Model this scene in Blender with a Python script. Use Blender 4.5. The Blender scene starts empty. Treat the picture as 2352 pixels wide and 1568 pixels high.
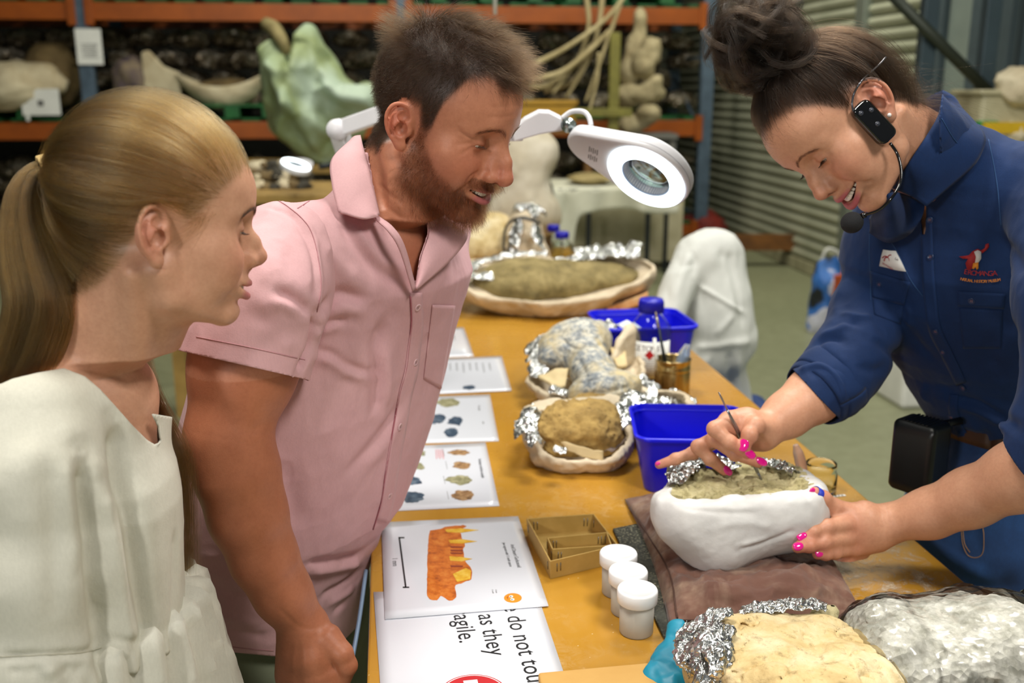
import bpy, bmesh, math, random
import numpy as np
from mathutils import Vector, Matrix
from mathutils.bvhtree import BVHTree

SC = bpy.context.scene
COL = SC.collection
# ------------------------------------------------------------------ camera, world, lights, exposure
CAM_Z, F_PX, CX, CY, PITCH = 1.50, 2287.0, 1176.0, 784.0, math.radians(14.2)
TABLE_Z = 0.83
cam_data = bpy.data.cameras.new('camera')
cam_data.sensor_width = 36.0
cam_data.lens = F_PX / 2352.0 * 36.0
cam_data.clip_end = 100
cam_data.dof.use_dof = True
cam_data.dof.focus_distance = 1.15
cam_data.dof.aperture_fstop = 4.5
cam = bpy.data.objects.new('camera', cam_data)
cam.location = (0, 0, CAM_Z)
cam.rotation_euler = (math.pi / 2 - PITCH, 0, 0)
COL.objects.link(cam)
SC.camera = cam

SC.view_settings.view_transform = 'Standard'
SC.view_settings.look = 'None'
SC.view_settings.exposure = 0.0
SC.view_settings.gamma = 1.0
SC.view_settings.use_curve_mapping = False

world = bpy.data.worlds.new('world')
SC.world = world
world.use_nodes = True
world.node_tree.nodes['Background'].inputs[0].default_value = (0.62, 0.68, 0.70, 1)
world.node_tree.nodes['Background'].inputs[1].default_value = 0.18

def area_light(name, loc, target, size, power, color, size_y=None):
    l = bpy.data.lights.new(name, 'AREA')
    l.energy = power
    l.color = color
    l.shape = 'RECTANGLE'
    l.size = size
    l.size_y = size_y or size
    o = bpy.data.objects.new(name, l)
    o.location = loc
    d = Vector(target) - Vector(loc)
    o.rotation_euler = d.to_track_quat('-Z', 'Y').to_euler()
    COL.objects.link(o)
    return o

# lamps of the warehouse: high bays above, one work lamp behind the visitors (all outside the frame)
area_light('work_lamp', (-1.75, -2.2, 2.25), (0.0, 1.3, 1.1), 0.35, 44, (1.0, 0.97, 0.91))
area_light('high_bay_light', (-1.0, 0.9, 4.2), (0.0, 1.4, 0.9), 0.8, 84, (1.0, 0.96, 0.87))
area_light('high_bay_light', (0.9, 2.7, 4.0), (0.2, 1.6, 0.9), 1.2, 92, (1.0, 0.97, 0.92), 0.8)
area_light('high_bay_light', (1.5, -0.6, 3.9), (0.4, 1.4, 0.9), 0.8, 78, (1.0, 0.95, 0.88))
area_light('high_bay_light', (-1.5, 6.2, 4.6), (-1.5, 7.8, 1.0), 1.0, 88, (1.0, 0.95, 0.80))
area_light('high_bay_light', (1.9, 6.6, 4.6), (1.4, 7.8, 1.0), 1.0, 112, (1.0, 0.97, 0.82))

# ------------------------------------------------------------------ pixels of the photograph -> points of the place
_cp, _sp = math.cos(PITCH), math.sin(PITCH)
def ray(px, py):
    x = (px - CX) / F_PX
    y = -(py - CY) / F_PX
    return np.array([x, _cp + y * _sp, -_sp + y * _cp])
def at(px, py, Y):
    d = ray(px, py)
    return np.array([0, 0, CAM_Z]) + d * (Y / d[1])
def on(px, py, z=TABLE_Z):
    d = ray(px, py)
    return np.array([0, 0, CAM_Z]) + d * ((z - CAM_Z) / d[2])
def mpp(p):
    """metres per pixel at a point"""
    return (p[1] * _cp + (CAM_Z - p[2]) * _sp) / F_PX
def proj(P):
    P = np.asarray(P, float).reshape(-1, 3)
    z = P[:, 1] * _cp + (CAM_Z - P[:, 2]) * _sp
    u = P[:, 1] * _sp + (P[:, 2] - CAM_Z) * _cp
    return np.stack([CX + F_PX * P[:, 0] / z, CY - F_PX * u / z], 1)
VIEW = np.array([0, _cp, -_sp])

# ------------------------------------------------------------------ colours and materials
def lin(c):
    if isinstance(c, str):
        c = c.lstrip('#')
        c = [int(c[i:i + 2], 16) / 255 for i in (0, 2, 4)]
        return tuple(v / 12.92 if v <= 0.04045 else ((v + 0.055) / 1.055) ** 2.4 for v in c)
    return tuple(c[:3])
class NT:
    def __init__(s, name):
        s.m = bpy.data.materials.new(name)
        s.m.use_nodes = True
        s.t = s.m.node_tree
        s.b = s.t.nodes['Principled BSDF']
        s.out = s.t.nodes['Material Output']
        s._c = None
    def n(s, typ, **kw):
        o = s.t.nodes.new(typ)
        for k, v in kw.items():
            if k.startswith('i_'):
                o.inputs[k[2:].replace('_', ' ')].default_value = v
            else:
                setattr(o, k, v)
        return o
    def l(s, a, b):
        s.t.links.new(a, b)
    def coord(s, kind='Object'):
        if s._c is None:
            s._c = s.n('ShaderNodeTexCoord')
        return s._c.outputs[kind]
    def noise(s, scale, detail=5, rough=0.55, dist=0.0, stretch=None, coord='Object'):
        no = s.n('ShaderNodeTexNoise', i_Scale=scale, i_Detail=detail, i_Roughness=rough, i_Distortion=dist)
        c = s.coord(coord)
        if stretch:
            mp = s.n('ShaderNodeMapping')
            mp.inputs['Scale'].default_value = stretch
            s.l(c, mp.inputs[0]); c = mp.outputs[0]
        s.l(c, no.inputs['Vector'])
        return no.outputs['Fac']
    def voro(s, scale, feature='F1', out='Distance'):
        v = s.n('ShaderNodeTexVoronoi', feature=feature, i_Scale=scale)
        s.l(s.coord(), v.inputs['Vector'])
        return v.outputs[out]
    def ramp(s, fac, stops):
        r = s.n('ShaderNodeValToRGB')
        e = r.color_ramp.elements
        while len(e) < len(stops):
            e.new(0.5)
        for el, (p, c) in zip(e, stops):
            el.position = p
            el.color = (*lin(c), 1)
        s.l(fac, r.inputs[0])
        return r.outputs[0]
    def mix(s, fac, a, b, mode='MIX'):
        m = s.n('ShaderNodeMix', data_type='RGBA', blend_type=mode)
        for idx, v in ((0, fac), (6, a), (7, b)):
            if hasattr(v, 'is_linked') or isinstance(v, bpy.types.NodeSocket):
                s.l(v, m.inputs[idx])
            elif idx == 0:
                m.inputs[0].default_value = v
            else:
                m.inputs[idx].default_value = (*lin(v), 1)
        return m.outputs[2]
    def math(s, op, a, b=0.5):
        m = s.n('ShaderNodeMath', operation=op)
        for i, v in enumerate((a, b)):
            if isinstance(v, bpy.types.NodeSocket):
                s.l(v, m.inputs[i])
            else:
                m.inputs[i].default_value = v
        return m.outputs[0]
    def bump(s, h, strength, dist=0.002):
        b = s.n('ShaderNodeBump', i_Strength=strength, i_Distance=dist)
        s.l(h, b.inputs['Height'])
        if s.b.inputs['Normal'].is_linked:
            s.l(s.b.inputs['Normal'].links[0].from_socket, b.inputs['Normal'])
        s.l(b.outputs[0], s.b.inputs['Normal'])
    def set(s, **kw):
        for k, v in kw.items():
            inp = s.b.inputs[k.replace('_', ' ')]
            if isinstance(v, bpy.types.NodeSocket):
                s.l(v, inp)
            elif isinstance(v, (str, tuple)) and inp.type == 'RGBA':
                inp.default_value = (*lin(v), 1)
            else:
                inp.default_value = v
        return s
_mc = {}
def M(name, color, rough=0.5, metal=0.0, color2=None, vscale=8.0, lo=0.35, hi=0.65, bump=None, stretch=None, **kw):
    """plain procedural material: base colour broken up by noise, optional bump (scale, strength)"""
    if name in _mc:
        return _mc[name]
    t = NT(name)
    if color2 is None:
        c = lin(color)
        color2 = tuple(min(1, v * 0.86) for v in c)
    f = t.noise(vscale, 6, 0.6, 0.2, stretch)
    t.set(Base_Color=t.ramp(f, [(lo, color), (hi, color2)]), Roughness=rough, Metallic=metal)
    if bump:
        t.bump(t.noise(bump[0], 5, 0.6, 0.0, stretch), bump[1], bump[2] if len(bump) > 2 else 0.002)
    t.set(**kw)
    _mc[name] = t.m
    return t.m

# ------------------------------------------------------------------ objects
def tag(o, label=None, cat=None, group=None, kind=None):
    if label: o['label'] = label
    if cat: o['category'] = cat
    if group: o['group'] = group
    if kind: o['kind'] = kind
    return o
_base = {}
def thing(name, loc, label, cat, group=None, kind=None):
    o = bpy.data.objects.new(name, None)
    o.empty_display_size = 0.05
    o.location = tuple(float(v) for v in loc)
    COL.objects.link(o)
    _base[o] = Matrix.Translation(o.location)
    return tag(o, label, cat, group, kind)
def link(name, me, mat=None, parent=None, smooth=True):
    o = bpy.data.objects.new(name, me)
    COL.objects.link(o)
    if mat is not None and not me.materials:
        for m in (mat if isinstance(mat, (list, tuple)) else [mat]):
            me.materials.append(m)
    if smooth:
        me.polygons.foreach_set('use_smooth', np.ones(len(me.polygons), bool))
    if parent is not None:
        o.parent = parent
        b = _base.get(parent)
        if b is not None:
            o.matrix_parent_inverse = b.inverted()
    return o
def mesh_np(name, V, F, mat=None, parent=None, smooth=True, cols=None):
    """V (n,3); F: (m,k) array or list of faces; world coordinates"""
    me = bpy.data.meshes.new(name)
    V = np.asarray(V, np.float32)
    if isinstance(F, np.ndarray):
        k = F.shape[1]
        me.vertices.add(len(V)); me.vertices.foreach_set('co', V.ravel())
        me.loops.add(F.size); me.loops.foreach_set('vertex_index', F.astype(np.int32).ravel())
        me.polygons.add(len(F)); me.polygons.foreach_set('loop_start', np.arange(0, F.size, k, dtype=np.int32))
        me.update(calc_edges=True)
    else:
        me.from_pydata([tuple(map(float, v)) for v in V], [], [tuple(int(i) for i in f) for f in F])
        me.update()
    if cols is not None:
        a = me.color_attributes.new('Col', 'FLOAT_COLOR', 'POINT')
        c = np.ones((len(V), 4), np.float32); c[:, :3] = cols
        a.data.foreach_set('color', c.ravel())
    return link(name, me, mat, parent, smooth)
def mod(o, typ, **kw):
    m = o.modifiers.new(typ.lower(), typ)
    for k, v in kw.items():
        setattr(m, k, v)
    return m
def bevel(o, w=0.003, seg=2):
    mod(o, 'BEVEL', width=w, segments=seg, limit_method='ANGLE', angle_limit=math.radians(35))
    return o
def rotz(a):
    c, s = math.cos(a), math.sin(a)
    return np.array([[c, -s, 0], [s, c, 0], [0, 0, 1.0]])
def frame_from(d, up=(0, 0, 1)):
    """columns: side, up-ish, d"""
    d = np.asarray(d, float); d = d / np.linalg.norm(d)
    u = np.asarray(up, float)
    s = np.cross(u, d)
    if np.linalg.norm(s) < 1e-6:
        s = np.cross([1, 0, 0], d)
    s /= np.linalg.norm(s)
    return np.stack([s, np.cross(d, s), d], 1)
def box_vf(size, c=(0, 0, 0), R=None):
    sx, sy, sz = [v / 2 for v in size]
    V = np.array([[x, y, z] for x in (-sx, sx) for y in (-sy, sy) for z in (-sz, sz)])
    F = [(0, 1, 3, 2), (4, 6, 7, 5), (0, 4, 5, 1), (2, 3, 7, 6), (0, 2, 6, 4), (1, 5, 7, 3)]
    if R is not None:
        V = V @ np.asarray(R).T
    return V + np.asarray(c, float), F
def box(name, size, c, mat, parent=None, R=None, bev=0.0):
    V, F = box_vf(size, c, R)
    o = mesh_np(name, V, F, mat, parent, smooth=False)
    if bev:
        bevel(o, bev)
    return o
def join_vf(parts):
    V, F, n = [], [], 0
    for v, f in parts:
        V.append(np.asarray(v)); F += [tuple(i + n for i in q) for q in f]; n += len(v)
    return np.concatenate(V), F
def resample(pts, n):
    pts = np.asarray(pts, float)
    # Catmull-Rom through the points, n samples
    if len(pts) == 2:
        t = np.linspace(0, 1, n)[:, None]
        return pts[0] * (1 - t) + pts[1] * t
    p = np.concatenate([[2 * pts[0] - pts[1]], pts, [2 * pts[-1] - pts[-2]]])
    L = np.concatenate([[0], np.cumsum(np.linalg.norm(np.diff(pts, axis=0), axis=1))])
    s = np.linspace(0, L[-1], n)
    i = np.clip(np.searchsorted(L, s, side='right') - 1, 0, len(pts) - 2)
    t = ((s - L[i]) / np.maximum(L[i + 1] - L[i], 1e-9))[:, None]
    a, b, c, d = p[i], p[i + 1], p[i + 2], p[i + 3]
    return 0.5 * ((2 * b) + (-a + c) * t + (2 * a - 5 * b + 4 * c - d) * t ** 2 + (-a + 3 * b - 3 * c + d) * t ** 3)
def tube_vf(pts, r, seg=10, caps=True, flat=1.0, up=(0, 0, 1)):
    pts = np.asarray(pts, float)
    n = len(pts)
    r = np.broadcast_to(np.asarray(r, float), (n,))
    T = np.gradient(pts, axis=0); T /= np.linalg.norm(T, axis=1)[:, None] + 1e-12
    s = np.cross(up, T[0])
    if np.linalg.norm(s) < 1e-3: s = np.cross([1, 0, 0.3], T[0])
    V = []
    for i in range(n):
        s = s - T[i] * np.dot(s, T[i]); s /= np.linalg.norm(s) + 1e-12
        u = np.cross(T[i], s)
        a = np.arange(seg) * 2 * math.pi / seg
        V.append(pts[i] + r[i] * (np.cos(a)[:, None] * s + flat * np.sin(a)[:, None] * u))
    V = np.concatenate(V)
    F = []
    for i in range(n - 1):
        for j in range(seg):
            k = (j + 1) % seg
            F.append((i * seg + j, i * seg + k, (i + 1) * seg + k, (i + 1) * seg + j))
    if caps:
        F.append(tuple(range(seg - 1, -1, -1))); F.append(tuple(range((n - 1) * seg, n * seg)))
    return V, F
def tube(name, pts, r, mat, parent=None, seg=10, n=None, flat=1.0, up=(0, 0, 1)):
    if n: 
        r = np.interp(np.linspace(0, 1, n), np.linspace(0, 1, len(pts)), np.broadcast_to(r, (len(pts),)))
        pts = resample(pts, n)
    V, F = tube_vf(pts, r, seg, True, flat, up)
    return mesh_np(name, V, F, mat, parent)
def lathe_vf(prof, seg=32, c=(0, 0, 0), R=None, closed=False):
    """prof: (r, z) list"""
    a = np.arange(seg) * 2 * math.pi / seg
    V, F = [], []
    for r, z in prof:
        V.append(np.stack([r * np.cos(a), r * np.sin(a), np.full(seg, z)], 1))
    n = len(prof)
    for i in range(n - 1 if not closed else n):
        i2 = (i + 1) % n
        for j in range(seg):
            k = (j + 1) % seg
            F.append((i * seg + j, i * seg + k, i2 * seg + k, i2 * seg + j))
    V = np.concatenate(V)
    if not closed:
        if prof[0][0] > 1e-5: F.append(tuple(range(seg - 1, -1, -1)))
        if prof[-1][0] > 1e-5: F.append(tuple(range((n - 1) * seg, n * seg)))
    if R is not None: V = V @ np.asarray(R).T
    return V + np.asarray(c, float), F
def lathe(name, prof, c, mat, parent=None, seg=32, R=None, closed=False):
    V, F = lathe_vf(prof, seg, c, R, closed)
    return mesh_np(name, V, F, mat, parent)
def grid_vf(G):
    """G: (nu, nv, 3) array of points"""
    nu, nv = G.shape[:2]
    idx = np.arange(nu * nv).reshape(nu, nv)
    F = np.stack([idx[:-1, :-1], idx[1:, :-1], idx[1:, 1:], idx[:-1, 1:]], -1).reshape(-1, 4)
    return G.reshape(-1, 3), F
def prism_vf(poly, h0, h1, c=(0, 0, 0), R=None):
    """polygon (n,2) extruded from z=h0 to h1"""
    poly = np.asarray(poly, float); n = len(poly)
    V = np.concatenate([np.c_[poly, np.full(n, h0)], np.c_[poly, np.full(n, h1)]])
    F = [tuple(range(n - 1, -1, -1)), tuple(range(n, 2 * n))]
    F += [(i, (i + 1) % n, n + (i + 1) % n, n + i) for i in range(n)]
    if R is not None: V = V @ np.asarray(R).T
    return V + np.asarray(c, float), F
def copy_tree(o, parent=None):
    c = o.copy(); COL.objects.link(c)
    if o in _base: _base[c] = _base[o]
    if parent is not None: c.parent = parent
    for ch in [x for x in o.children]:
        copy_tree(ch, c)
    return c

# ------------------------------------------------------------------ numpy noise
def _h(ix, iy, iz, seed):
    n = (ix.astype(np.int64) * 73856093) ^ (iy.astype(np.int64) * 19349663) ^ (iz.astype(np.int64) * 83492791) ^ (seed * 2654435)
    n = (n ^ (n >> 13)) * 1274126177 & 0x7fffffff
    n = (n ^ (n >> 16)) * 668265263 & 0x7fffffff
    return (n & 0xffff) / 32767.5 - 1.0
def vnoise(P, scale=1.0, seed=0):
    q = np.asarray(P, float) * scale
    i = np.floor(q).astype(np.int64); f = q - i
    f = f * f * f * (f * (f * 6 - 15) + 10)
    x, y, z = i.T; fx, fy, fz = f.T
    def L(a, b, t): return a + (b - a) * t
    c = [[[_h(x + a, y + b, z + d, seed) for d in (0, 1)] for b in (0, 1)] for a in (0, 1)]
    return L(L(L(c[0][0][0], c[1][0][0], fx), L(c[0][1][0], c[1][1][0], fx), fy),
             L(L(c[0][0][1], c[1][0][1], fx), L(c[0][1][1], c[1][1][1], fx), fy), fz)
def fbm(P, scale=1.0, octv=4, seed=0, gain=0.5, ridge=False):
    a, s, r = 1.0, scale, 0
    for o in range(octv):
        v = vnoise(P, s, seed + o * 17)
        r = r + a * ((1 - 2 * np.abs(v)) if ridge else v)
        a *= gain; s *= 2.03
    return r
def crumple(P, scale, seed=0, octv=3):
    """foil like creases: folded noise"""
    r, a = 0, 1.0
    for o in range(octv):
        r = r + a * np.abs(vnoise(P, scale, seed + o * 5)) * 2
        a *= 0.55; scale *= 2.1
    return r - 0.8

# ------------------------------------------------------------------ signed distance sculpting
def sph(P, c, r):
    return np.linalg.norm(P - c, axis=1) - r
def rc(P, a, b, ra, rb):
    a = np.asarray(a, float); ba = np.asarray(b, float) - a
    pa = P - a
    h = np.clip(pa @ ba / max(ba @ ba, 1e-12), 0, 1)
    return np.linalg.norm(pa - h[:, None] * ba, axis=1) - (ra + (rb - ra) * h)
def ell(P, c, r, R=None):
    q = P - np.asarray(c, float)
    if R is not None: q = q @ np.asarray(R)
    r = np.asarray(r, float)
    k0 = np.linalg.norm(q / r, axis=1); k1 = np.linalg.norm(q / (r * r), axis=1)
    return k0 * (k0 - 1.0) / np.maximum(k1, 1e-9)
def rbox(P, c, b, r, R=None):
    q = P - np.asarray(c, float)
    if R is not None: q = q @ np.asarray(R)
    q = np.abs(q) - np.asarray(b, float) + r
    return np.linalg.norm(np.maximum(q, 0), axis=1) + np.minimum(q.max(1), 0) - r
def smin(a, b, k):
    h = np.maximum(k - np.abs(a - b), 0) / k
    return np.minimum(a, b) - h * h * k * 0.25
def smax(a, b, k):
    return -smin(-a, -b, k)
def chain(P, pts, rad, k=0.0):
    d = None
    for i in range(len(pts) - 1):
        e = rc(P, pts[i], pts[i + 1], rad[i], rad[i + 1])
        d = e if d is None else (smin(d, e, k) if k else np.minimum(d, e))
    return d
def mesh_sdf(f, lo, hi, h, newton=1, margin=1.25):
    """surface nets over the blocks near the surface only"""
    B = 8
    lo = np.asarray(lo, float); hi = np.asarray(hi, float)
    nb = np.maximum(np.ceil((hi - lo) / (h * B)).astype(int), 1)
    g = np.stack(np.meshgrid(*[np.arange(v) for v in nb], indexing='ij'), -1).reshape(-1, 3)
    d = np.concatenate([f(lo + (c + 0.5) * (h * B)) for c in np.array_split(g, max(1, len(g) // 200000 + 1))])
    blk = g[np.abs(d) < h * B * 0.5 * 1.7321 * margin + h]
    off = np.stack(np.meshgrid(*[np.arange(B + 1)] * 3, indexing='ij'), -1).reshape(-1, 3)
    W = np.empty((len(blk), (B + 1) ** 3), np.float32)
    step = 350
    for s in range(0, len(blk), step):
        b = blk[s:s + step]
        P = (lo + (b[:, None, :] * B + off[None]) * h).reshape(-1, 3)
        W[s:s + step] = f(P).reshape(len(b), -1)
    W = W.reshape(-1, B + 1, B + 1, B + 1)
    ins = W < 0
    cs = [(a, b, c) for a in (0, 1) for b in (0, 1) for c in (0, 1)]
    cnt = sum(ins[:, a:a + B, b:b + B, c:c + B].astype(np.int8) for a, b, c in cs)
    sel = np.argwhere((cnt > 0) & (cnt < 8))
    gc = blk[sel[:, 0]] * B + sel[:, 1:]
    N = nb * B + 2
    key = lambda q: ((q[:, 0] + 1) * N[1] + (q[:, 1] + 1)) * N[2] + q[:, 2] + 1
    vals = np.stack([W[sel[:, 0], sel[:, 1] + a, sel[:, 2] + b, sel[:, 3] + c] for a, b, c in cs], 1)
    acc = np.zeros((len(sel), 3)); num = np.zeros(len(sel))
    C = np.array(cs, float)
    for i in range(8):
        for j in range(i + 1, 8):
            if np.abs(C[i] - C[j]).sum() == 1:
                va, vb = vals[:, i], vals[:, j]
                m = (va < 0) != (vb < 0)
                t = np.where(m, va / np.where(m, va - vb, 1), 0)
                acc += m[:, None] * (C[i] + t[:, None] * (C[j] - C[i])); num += m
    V = lo + (gc + acc / num[:, None]) * h
    k = key(gc); order = np.argsort(k); ks = k[order]
    def look(q):
        kk = key(q); p = np.clip(np.searchsorted(ks, kk), 0, len(ks) - 1)
        return np.where(ks[p] == kk, order[p], -1)
    F = []
    for ax in range(3):
        sl0 = [slice(None)] + [slice(0, B)] * 3
        sl1 = list(sl0); sl1[ax + 1] = slice(1, B + 1)
        a, b = ins[tuple(sl0)], ins[tuple(sl1)]
        e = np.argwhere(a != b)
        if len(e) == 0: continue
        flip = a[tuple(e.T)]
        q = blk[e[:, 0]] * B + e[:, 1:]
        u, v = np.zeros(3, int), np.zeros(3, int)
        u[(ax + 1) % 3] = 1; v[(ax + 2) % 3] = 1
        f4 = np.stack([look(q - u - v), look(q - v), look(q), look(q - u)], 1)
        f4[~flip] = f4[~flip][:, ::-1]
        F.append(f4[(f4 >= 0).all(1)])
    F = np.concatenate(F)
    for _ in range(newton):
        V = V - np.clip(f(V), -h, h)[:, None] * grad(f, V, h * 0.4)
    return V, F
def grad(f, V, e=0.0005):
    t = np.array([[1, -1, -1], [-1, -1, 1], [-1, 1, -1], [1, 1, 1]], float)
    g = sum(f(V + e * k)[:, None] * k for k in t)
    return g / (np.linalg.norm(g, axis=1)[:, None] + 1e-12)
def vnormals(V, F):
    n = np.zeros_like(V)
    a = V[F[:, 2]] - V[F[:, 0]]; b = V[F[:, 3]] - V[F[:, 1]]
    fn = np.cross(a, b)
    for j in range(4):
        np.add.at(n, F[:, j], fn)
    return n / (np.linalg.norm(n, axis=1)[:, None] + 1e-12)
def cull(V, F, keep):
    """drop vertices where keep is False"""
    F = F[keep[F].all(1)]
    used = np.zeros(len(V), bool); used[F.ravel()] = True
    idx = np.cumsum(used) - 1
    return V[used], idx[F], used
def seg_dist(P, poly):
    d = None
    for i in range(len(poly) - 1):
        a = poly[i]; ba = poly[i + 1] - a; pa = P - a
        h = np.clip(pa @ ba / max(ba @ ba, 1e-12), 0, 1)
        e = np.linalg.norm(pa - h[:, None] * ba, axis=1)
        d = e if d is None else np.minimum(d, e)
    return d
class Surf:
    """a built surface that details can be laid on by the photograph's pixel positions"""
    def __init__(s, V, F):
        s.bvh = BVHTree.FromPolygons([tuple(v) for v in V], [tuple(f) for f in F])
    def hit(s, px, py, off=0.0):
        d = ray(px, py); d /= np.linalg.norm(d)
        loc, nor, i, t = s.bvh.ray_cast(Vector((0, 0, CAM_Z)), Vector(d))
        if loc is None: return None, None
        n = np.array(nor); n = n if n @ d < 0 else -n
        return np.array(loc) + n * off, n
    def line(s, pts, n=12, off=0.0):
        out, nn = [], []
        for p in resample(np.array(pts, float), n):
            h, nr = s.hit(p[0], p[1], off)
            if h is not None: out.append(h); nn.append(nr)
        return np.array(out), np.array(nn)
    def near(s, P, off=0.0):
        r, nn = [], []
        for p in P:
            loc, nor, i, t = s.bvh.find_nearest(Vector(p))
            n = np.array(nor); r.append(np.array(loc) + n * off); nn.append(n)
        return np.array(r), np.array(nn)
    def patch(s, quad, nu, nv, off):
        """conforming grid inside 4 pixel corners (tl, tr, br, bl)"""
        tl, tr, br, bl = [np.array(q, float) for q in quad]
        G = np.zeros((nu, nv, 3)); last = None; bad = []
        for i in range(nu):
            for j in range(nv):
                a, b = i / (nu - 1), j / (nv - 1)
                p = (tl * (1 - a) + tr * a) * (1 - b) + (bl * (1 - a) + br * a) * b
                h, n = s.hit(p[0], p[1], off)
                if h is None: bad.append((i, j, p))
                else: G[i, j] = h; last = h
        for i, j, p in bad:
            good = [(abs(i - a) + abs(j - b), G[a, b]) for a in range(nu) for b in range(nv) if G[a, b].any()]
            Y = min(good, key=lambda t: t[0])[1][1] if good else 1.3
            G[i, j] = at(p[0], p[1], Y)
        return G
def sheet(name, G, thick, mat, parent=None, offset=0.0):
    V, F = grid_vf(G)
    o = mesh_np(name, V, F, mat, parent)
    mod(o, 'SOLIDIFY', thickness=thick, offset=offset)
    return o
def creases(V, F, surf, lines):
    """push folds into a surface; each line: (pixel polyline, height in m, width in m)"""
    N = vnormals(V, F)
    D = np.zeros(len(V))
    for pts, amp, w in lines:
        L, _ = surf.line(pts, max(6, 3 * len(pts)))
        if len(L) < 2: continue
        lo, hi = L.min(0) - 3 * w, L.max(0) + 3 * w
        m = ((V > lo) & (V < hi)).all(1)
        if not m.any(): continue
        d = seg_dist(V[m], L)
        # fade out to the ends
        t = np.minimum(np.linalg.norm(V[m] - L[0], axis=1), np.linalg.norm(V[m] - L[-1], axis=1))
        fade = np.clip(t / (2.5 * w), 0.25, 1)
        D[m] += amp * np.exp(-(d / w) ** 2) * fade
    return V + N * D[:, None]
def hair(name, strands, mat, parent, r0=0.00006, r1=0.00002, lock=None):
    """strands: list of (k,3) arrays -> one curves object"""
    hc = bpy.data.hair_curves.new(name)
    hc.add_curves([len(s) for s in strands])
    P = np.concatenate(strands).astype(np.float32)
    hc.attributes['position'].data.foreach_set('vector', P.ravel()) if 'position' in hc.attributes else hc.points.foreach_set('position', P.ravel())
    rad = np.concatenate([np.linspace(r0, r1, len(s)) for s in strands]).astype(np.float32)
    a = hc.attributes.get('radius') or hc.attributes.new('radius', 'FLOAT', 'POINT')
    a.data.foreach_set('value', rad)
    if lock is not None:
        hc.attributes.new('lock', 'FLOAT', 'CURVE').data.foreach_set('value', np.asarray(lock, np.float32))
    hc.materials.append(mat)
    o = bpy.data.objects.new(name, hc)
    COL.objects.link(o)
    if parent is not None: o.parent = parent
    return o
def text_obj(name, s, size, mat, parent, R, c, align='LEFT', ext=0.00008, spacing=1.0):
    """flat lettering; R columns: reading direction, up, normal"""
    cu = bpy.data.curves.new(name, 'FONT')
    cu.body = s; cu.size = size; cu.align_x = align; cu.extrude = ext; cu.space_character = spacing
    cu.resolution_u = 3
    cu.materials.append(mat)
    tmp = bpy.data.objects.new('lettering_curve', cu)
    me = bpy.data.meshes.new_from_object(tmp)
    bpy.data.objects.remove(tmp); bpy.data.curves.remove(cu)
    o = bpy.data.objects.new(name, me)
    m = Matrix([[*R[i], c[i]] for i in range(3)] + [[0, 0, 0, 1]])
    COL.objects.link(o)
    if parent is not None:
        o.parent = parent
        b = _base.get(parent)
        if b is not None: o.matrix_parent_inverse = b.inverted()
    o.matrix_basis = m
    return o

TA = math.radians(7.0)
T = np.array([-math.sin(TA), math.cos(TA), 0.0])     # along the workbench, away from the camera
S = np.array([math.cos(TA), math.sin(TA), 0.0])      # across it, to the right
UP = np.array([0, 0, 1.0])
RT = np.stack([S, T, UP], 1)
rnd = random.Random(7)
nrng = np.random.default_rng(11)

# ------------------------------------------------------------------ the hall
def plane_at(px, py, p0, n):
    d = ray(px, py); o = np.array([0, 0, CAM_Z])
    return o + d * ((np.asarray(p0) - o) @ n / (d @ n))

m_floor = NT('sealed_concrete')
_f = m_floor.noise(0.9, 7, 0.6)
_g = m_floor.noise(14, 5, 0.6)
_c = m_floor.mix(0.35, m_floor.ramp(_f, [(0.3, '#7c8063'), (0.7, '#8e9072')]), m_floor.ramp(_g, [(0.35, '#74775c'), (0.65, '#94967a')]))
m_floor.set(Base_Color=_c, Roughness=0.42)
m_floor = m_floor.m
fl = mesh_np('floor', [(-9, -3, 0), (7, -3, 0), (7, 16, 0), (-9, 16, 0)], [(0, 1, 2, 3)], m_floor, smooth=False)
tag(fl, kind='structure')
m_back = M('dark_wall_sheet', '#2b2a24', 0.7, color2='#1d1d1a')
wb = box('wall_back', (16, 0.1, 6), (-1, 14.2, 3), m_back); tag(wb, kind='structure')
wl = box('wall_left', (0.1, 19, 6), (-8.5, 6.5, 3), M('left_wall_sheet', '#6b6e62', 0.7)); tag(wl, kind='structure')
ce = box('ceiling', (16, 19, 0.1), (-1, 6.5, 6.05), M('roof_sheet', '#b9bcb4', 0.7)); tag(ce, kind='structure')

# ---- roller shutter wall on the right, parallel to the bench
W0 = on(1700, 560, 0.0)
def wall_s(px):
    p = plane_at(px, 300, W0, S)
    return (p - W0) @ T
m_slat = M('shutter_slat_paint', '#bcbea8', 0.42, color2='#a6a993', vscale=1.5, metal=0.15, stretch=(1, 1, 1))
wr = box('wall_right', (0.06, 16, 6), W0 + T * (-3.5) + UP * 3.0 + S * 0.10, M('right_wall_sheet', '#8d9384', 0.6), R=RT)
tag(wr, kind='structure')
s0, s1 = wall_s(1560), wall_s(2112)
L = s0 - s1
prof = []
for k in range(9):
    a = k / 8
    prof.append((-0.006 - 0.024 * math.sin(a * math.pi) ** 0.8, 0.006 + a * 0.074))
V = []
for (dx, dz) in prof:
    for t in (-L / 2, L / 2):
        V.append(S * dx + T * t + UP * dz)
V += [S * 0.01 + T * t + UP * dz for dz in (0.0, 0.086) for t in (-L / 2, L / 2)]
F = [(2 * k, 2 * k + 1, 2 * k + 3, 2 * k + 2) for k in range(8)]
F += [(18, 19, 1, 0), (16, 17, 21, 20), (18, 20, 21, 19)]
mid = W0 + T * (s0 + s1) / 2
slat0 = mesh_np('slat', np.array(V), F, m_slat, wr, smooth=False)
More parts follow.
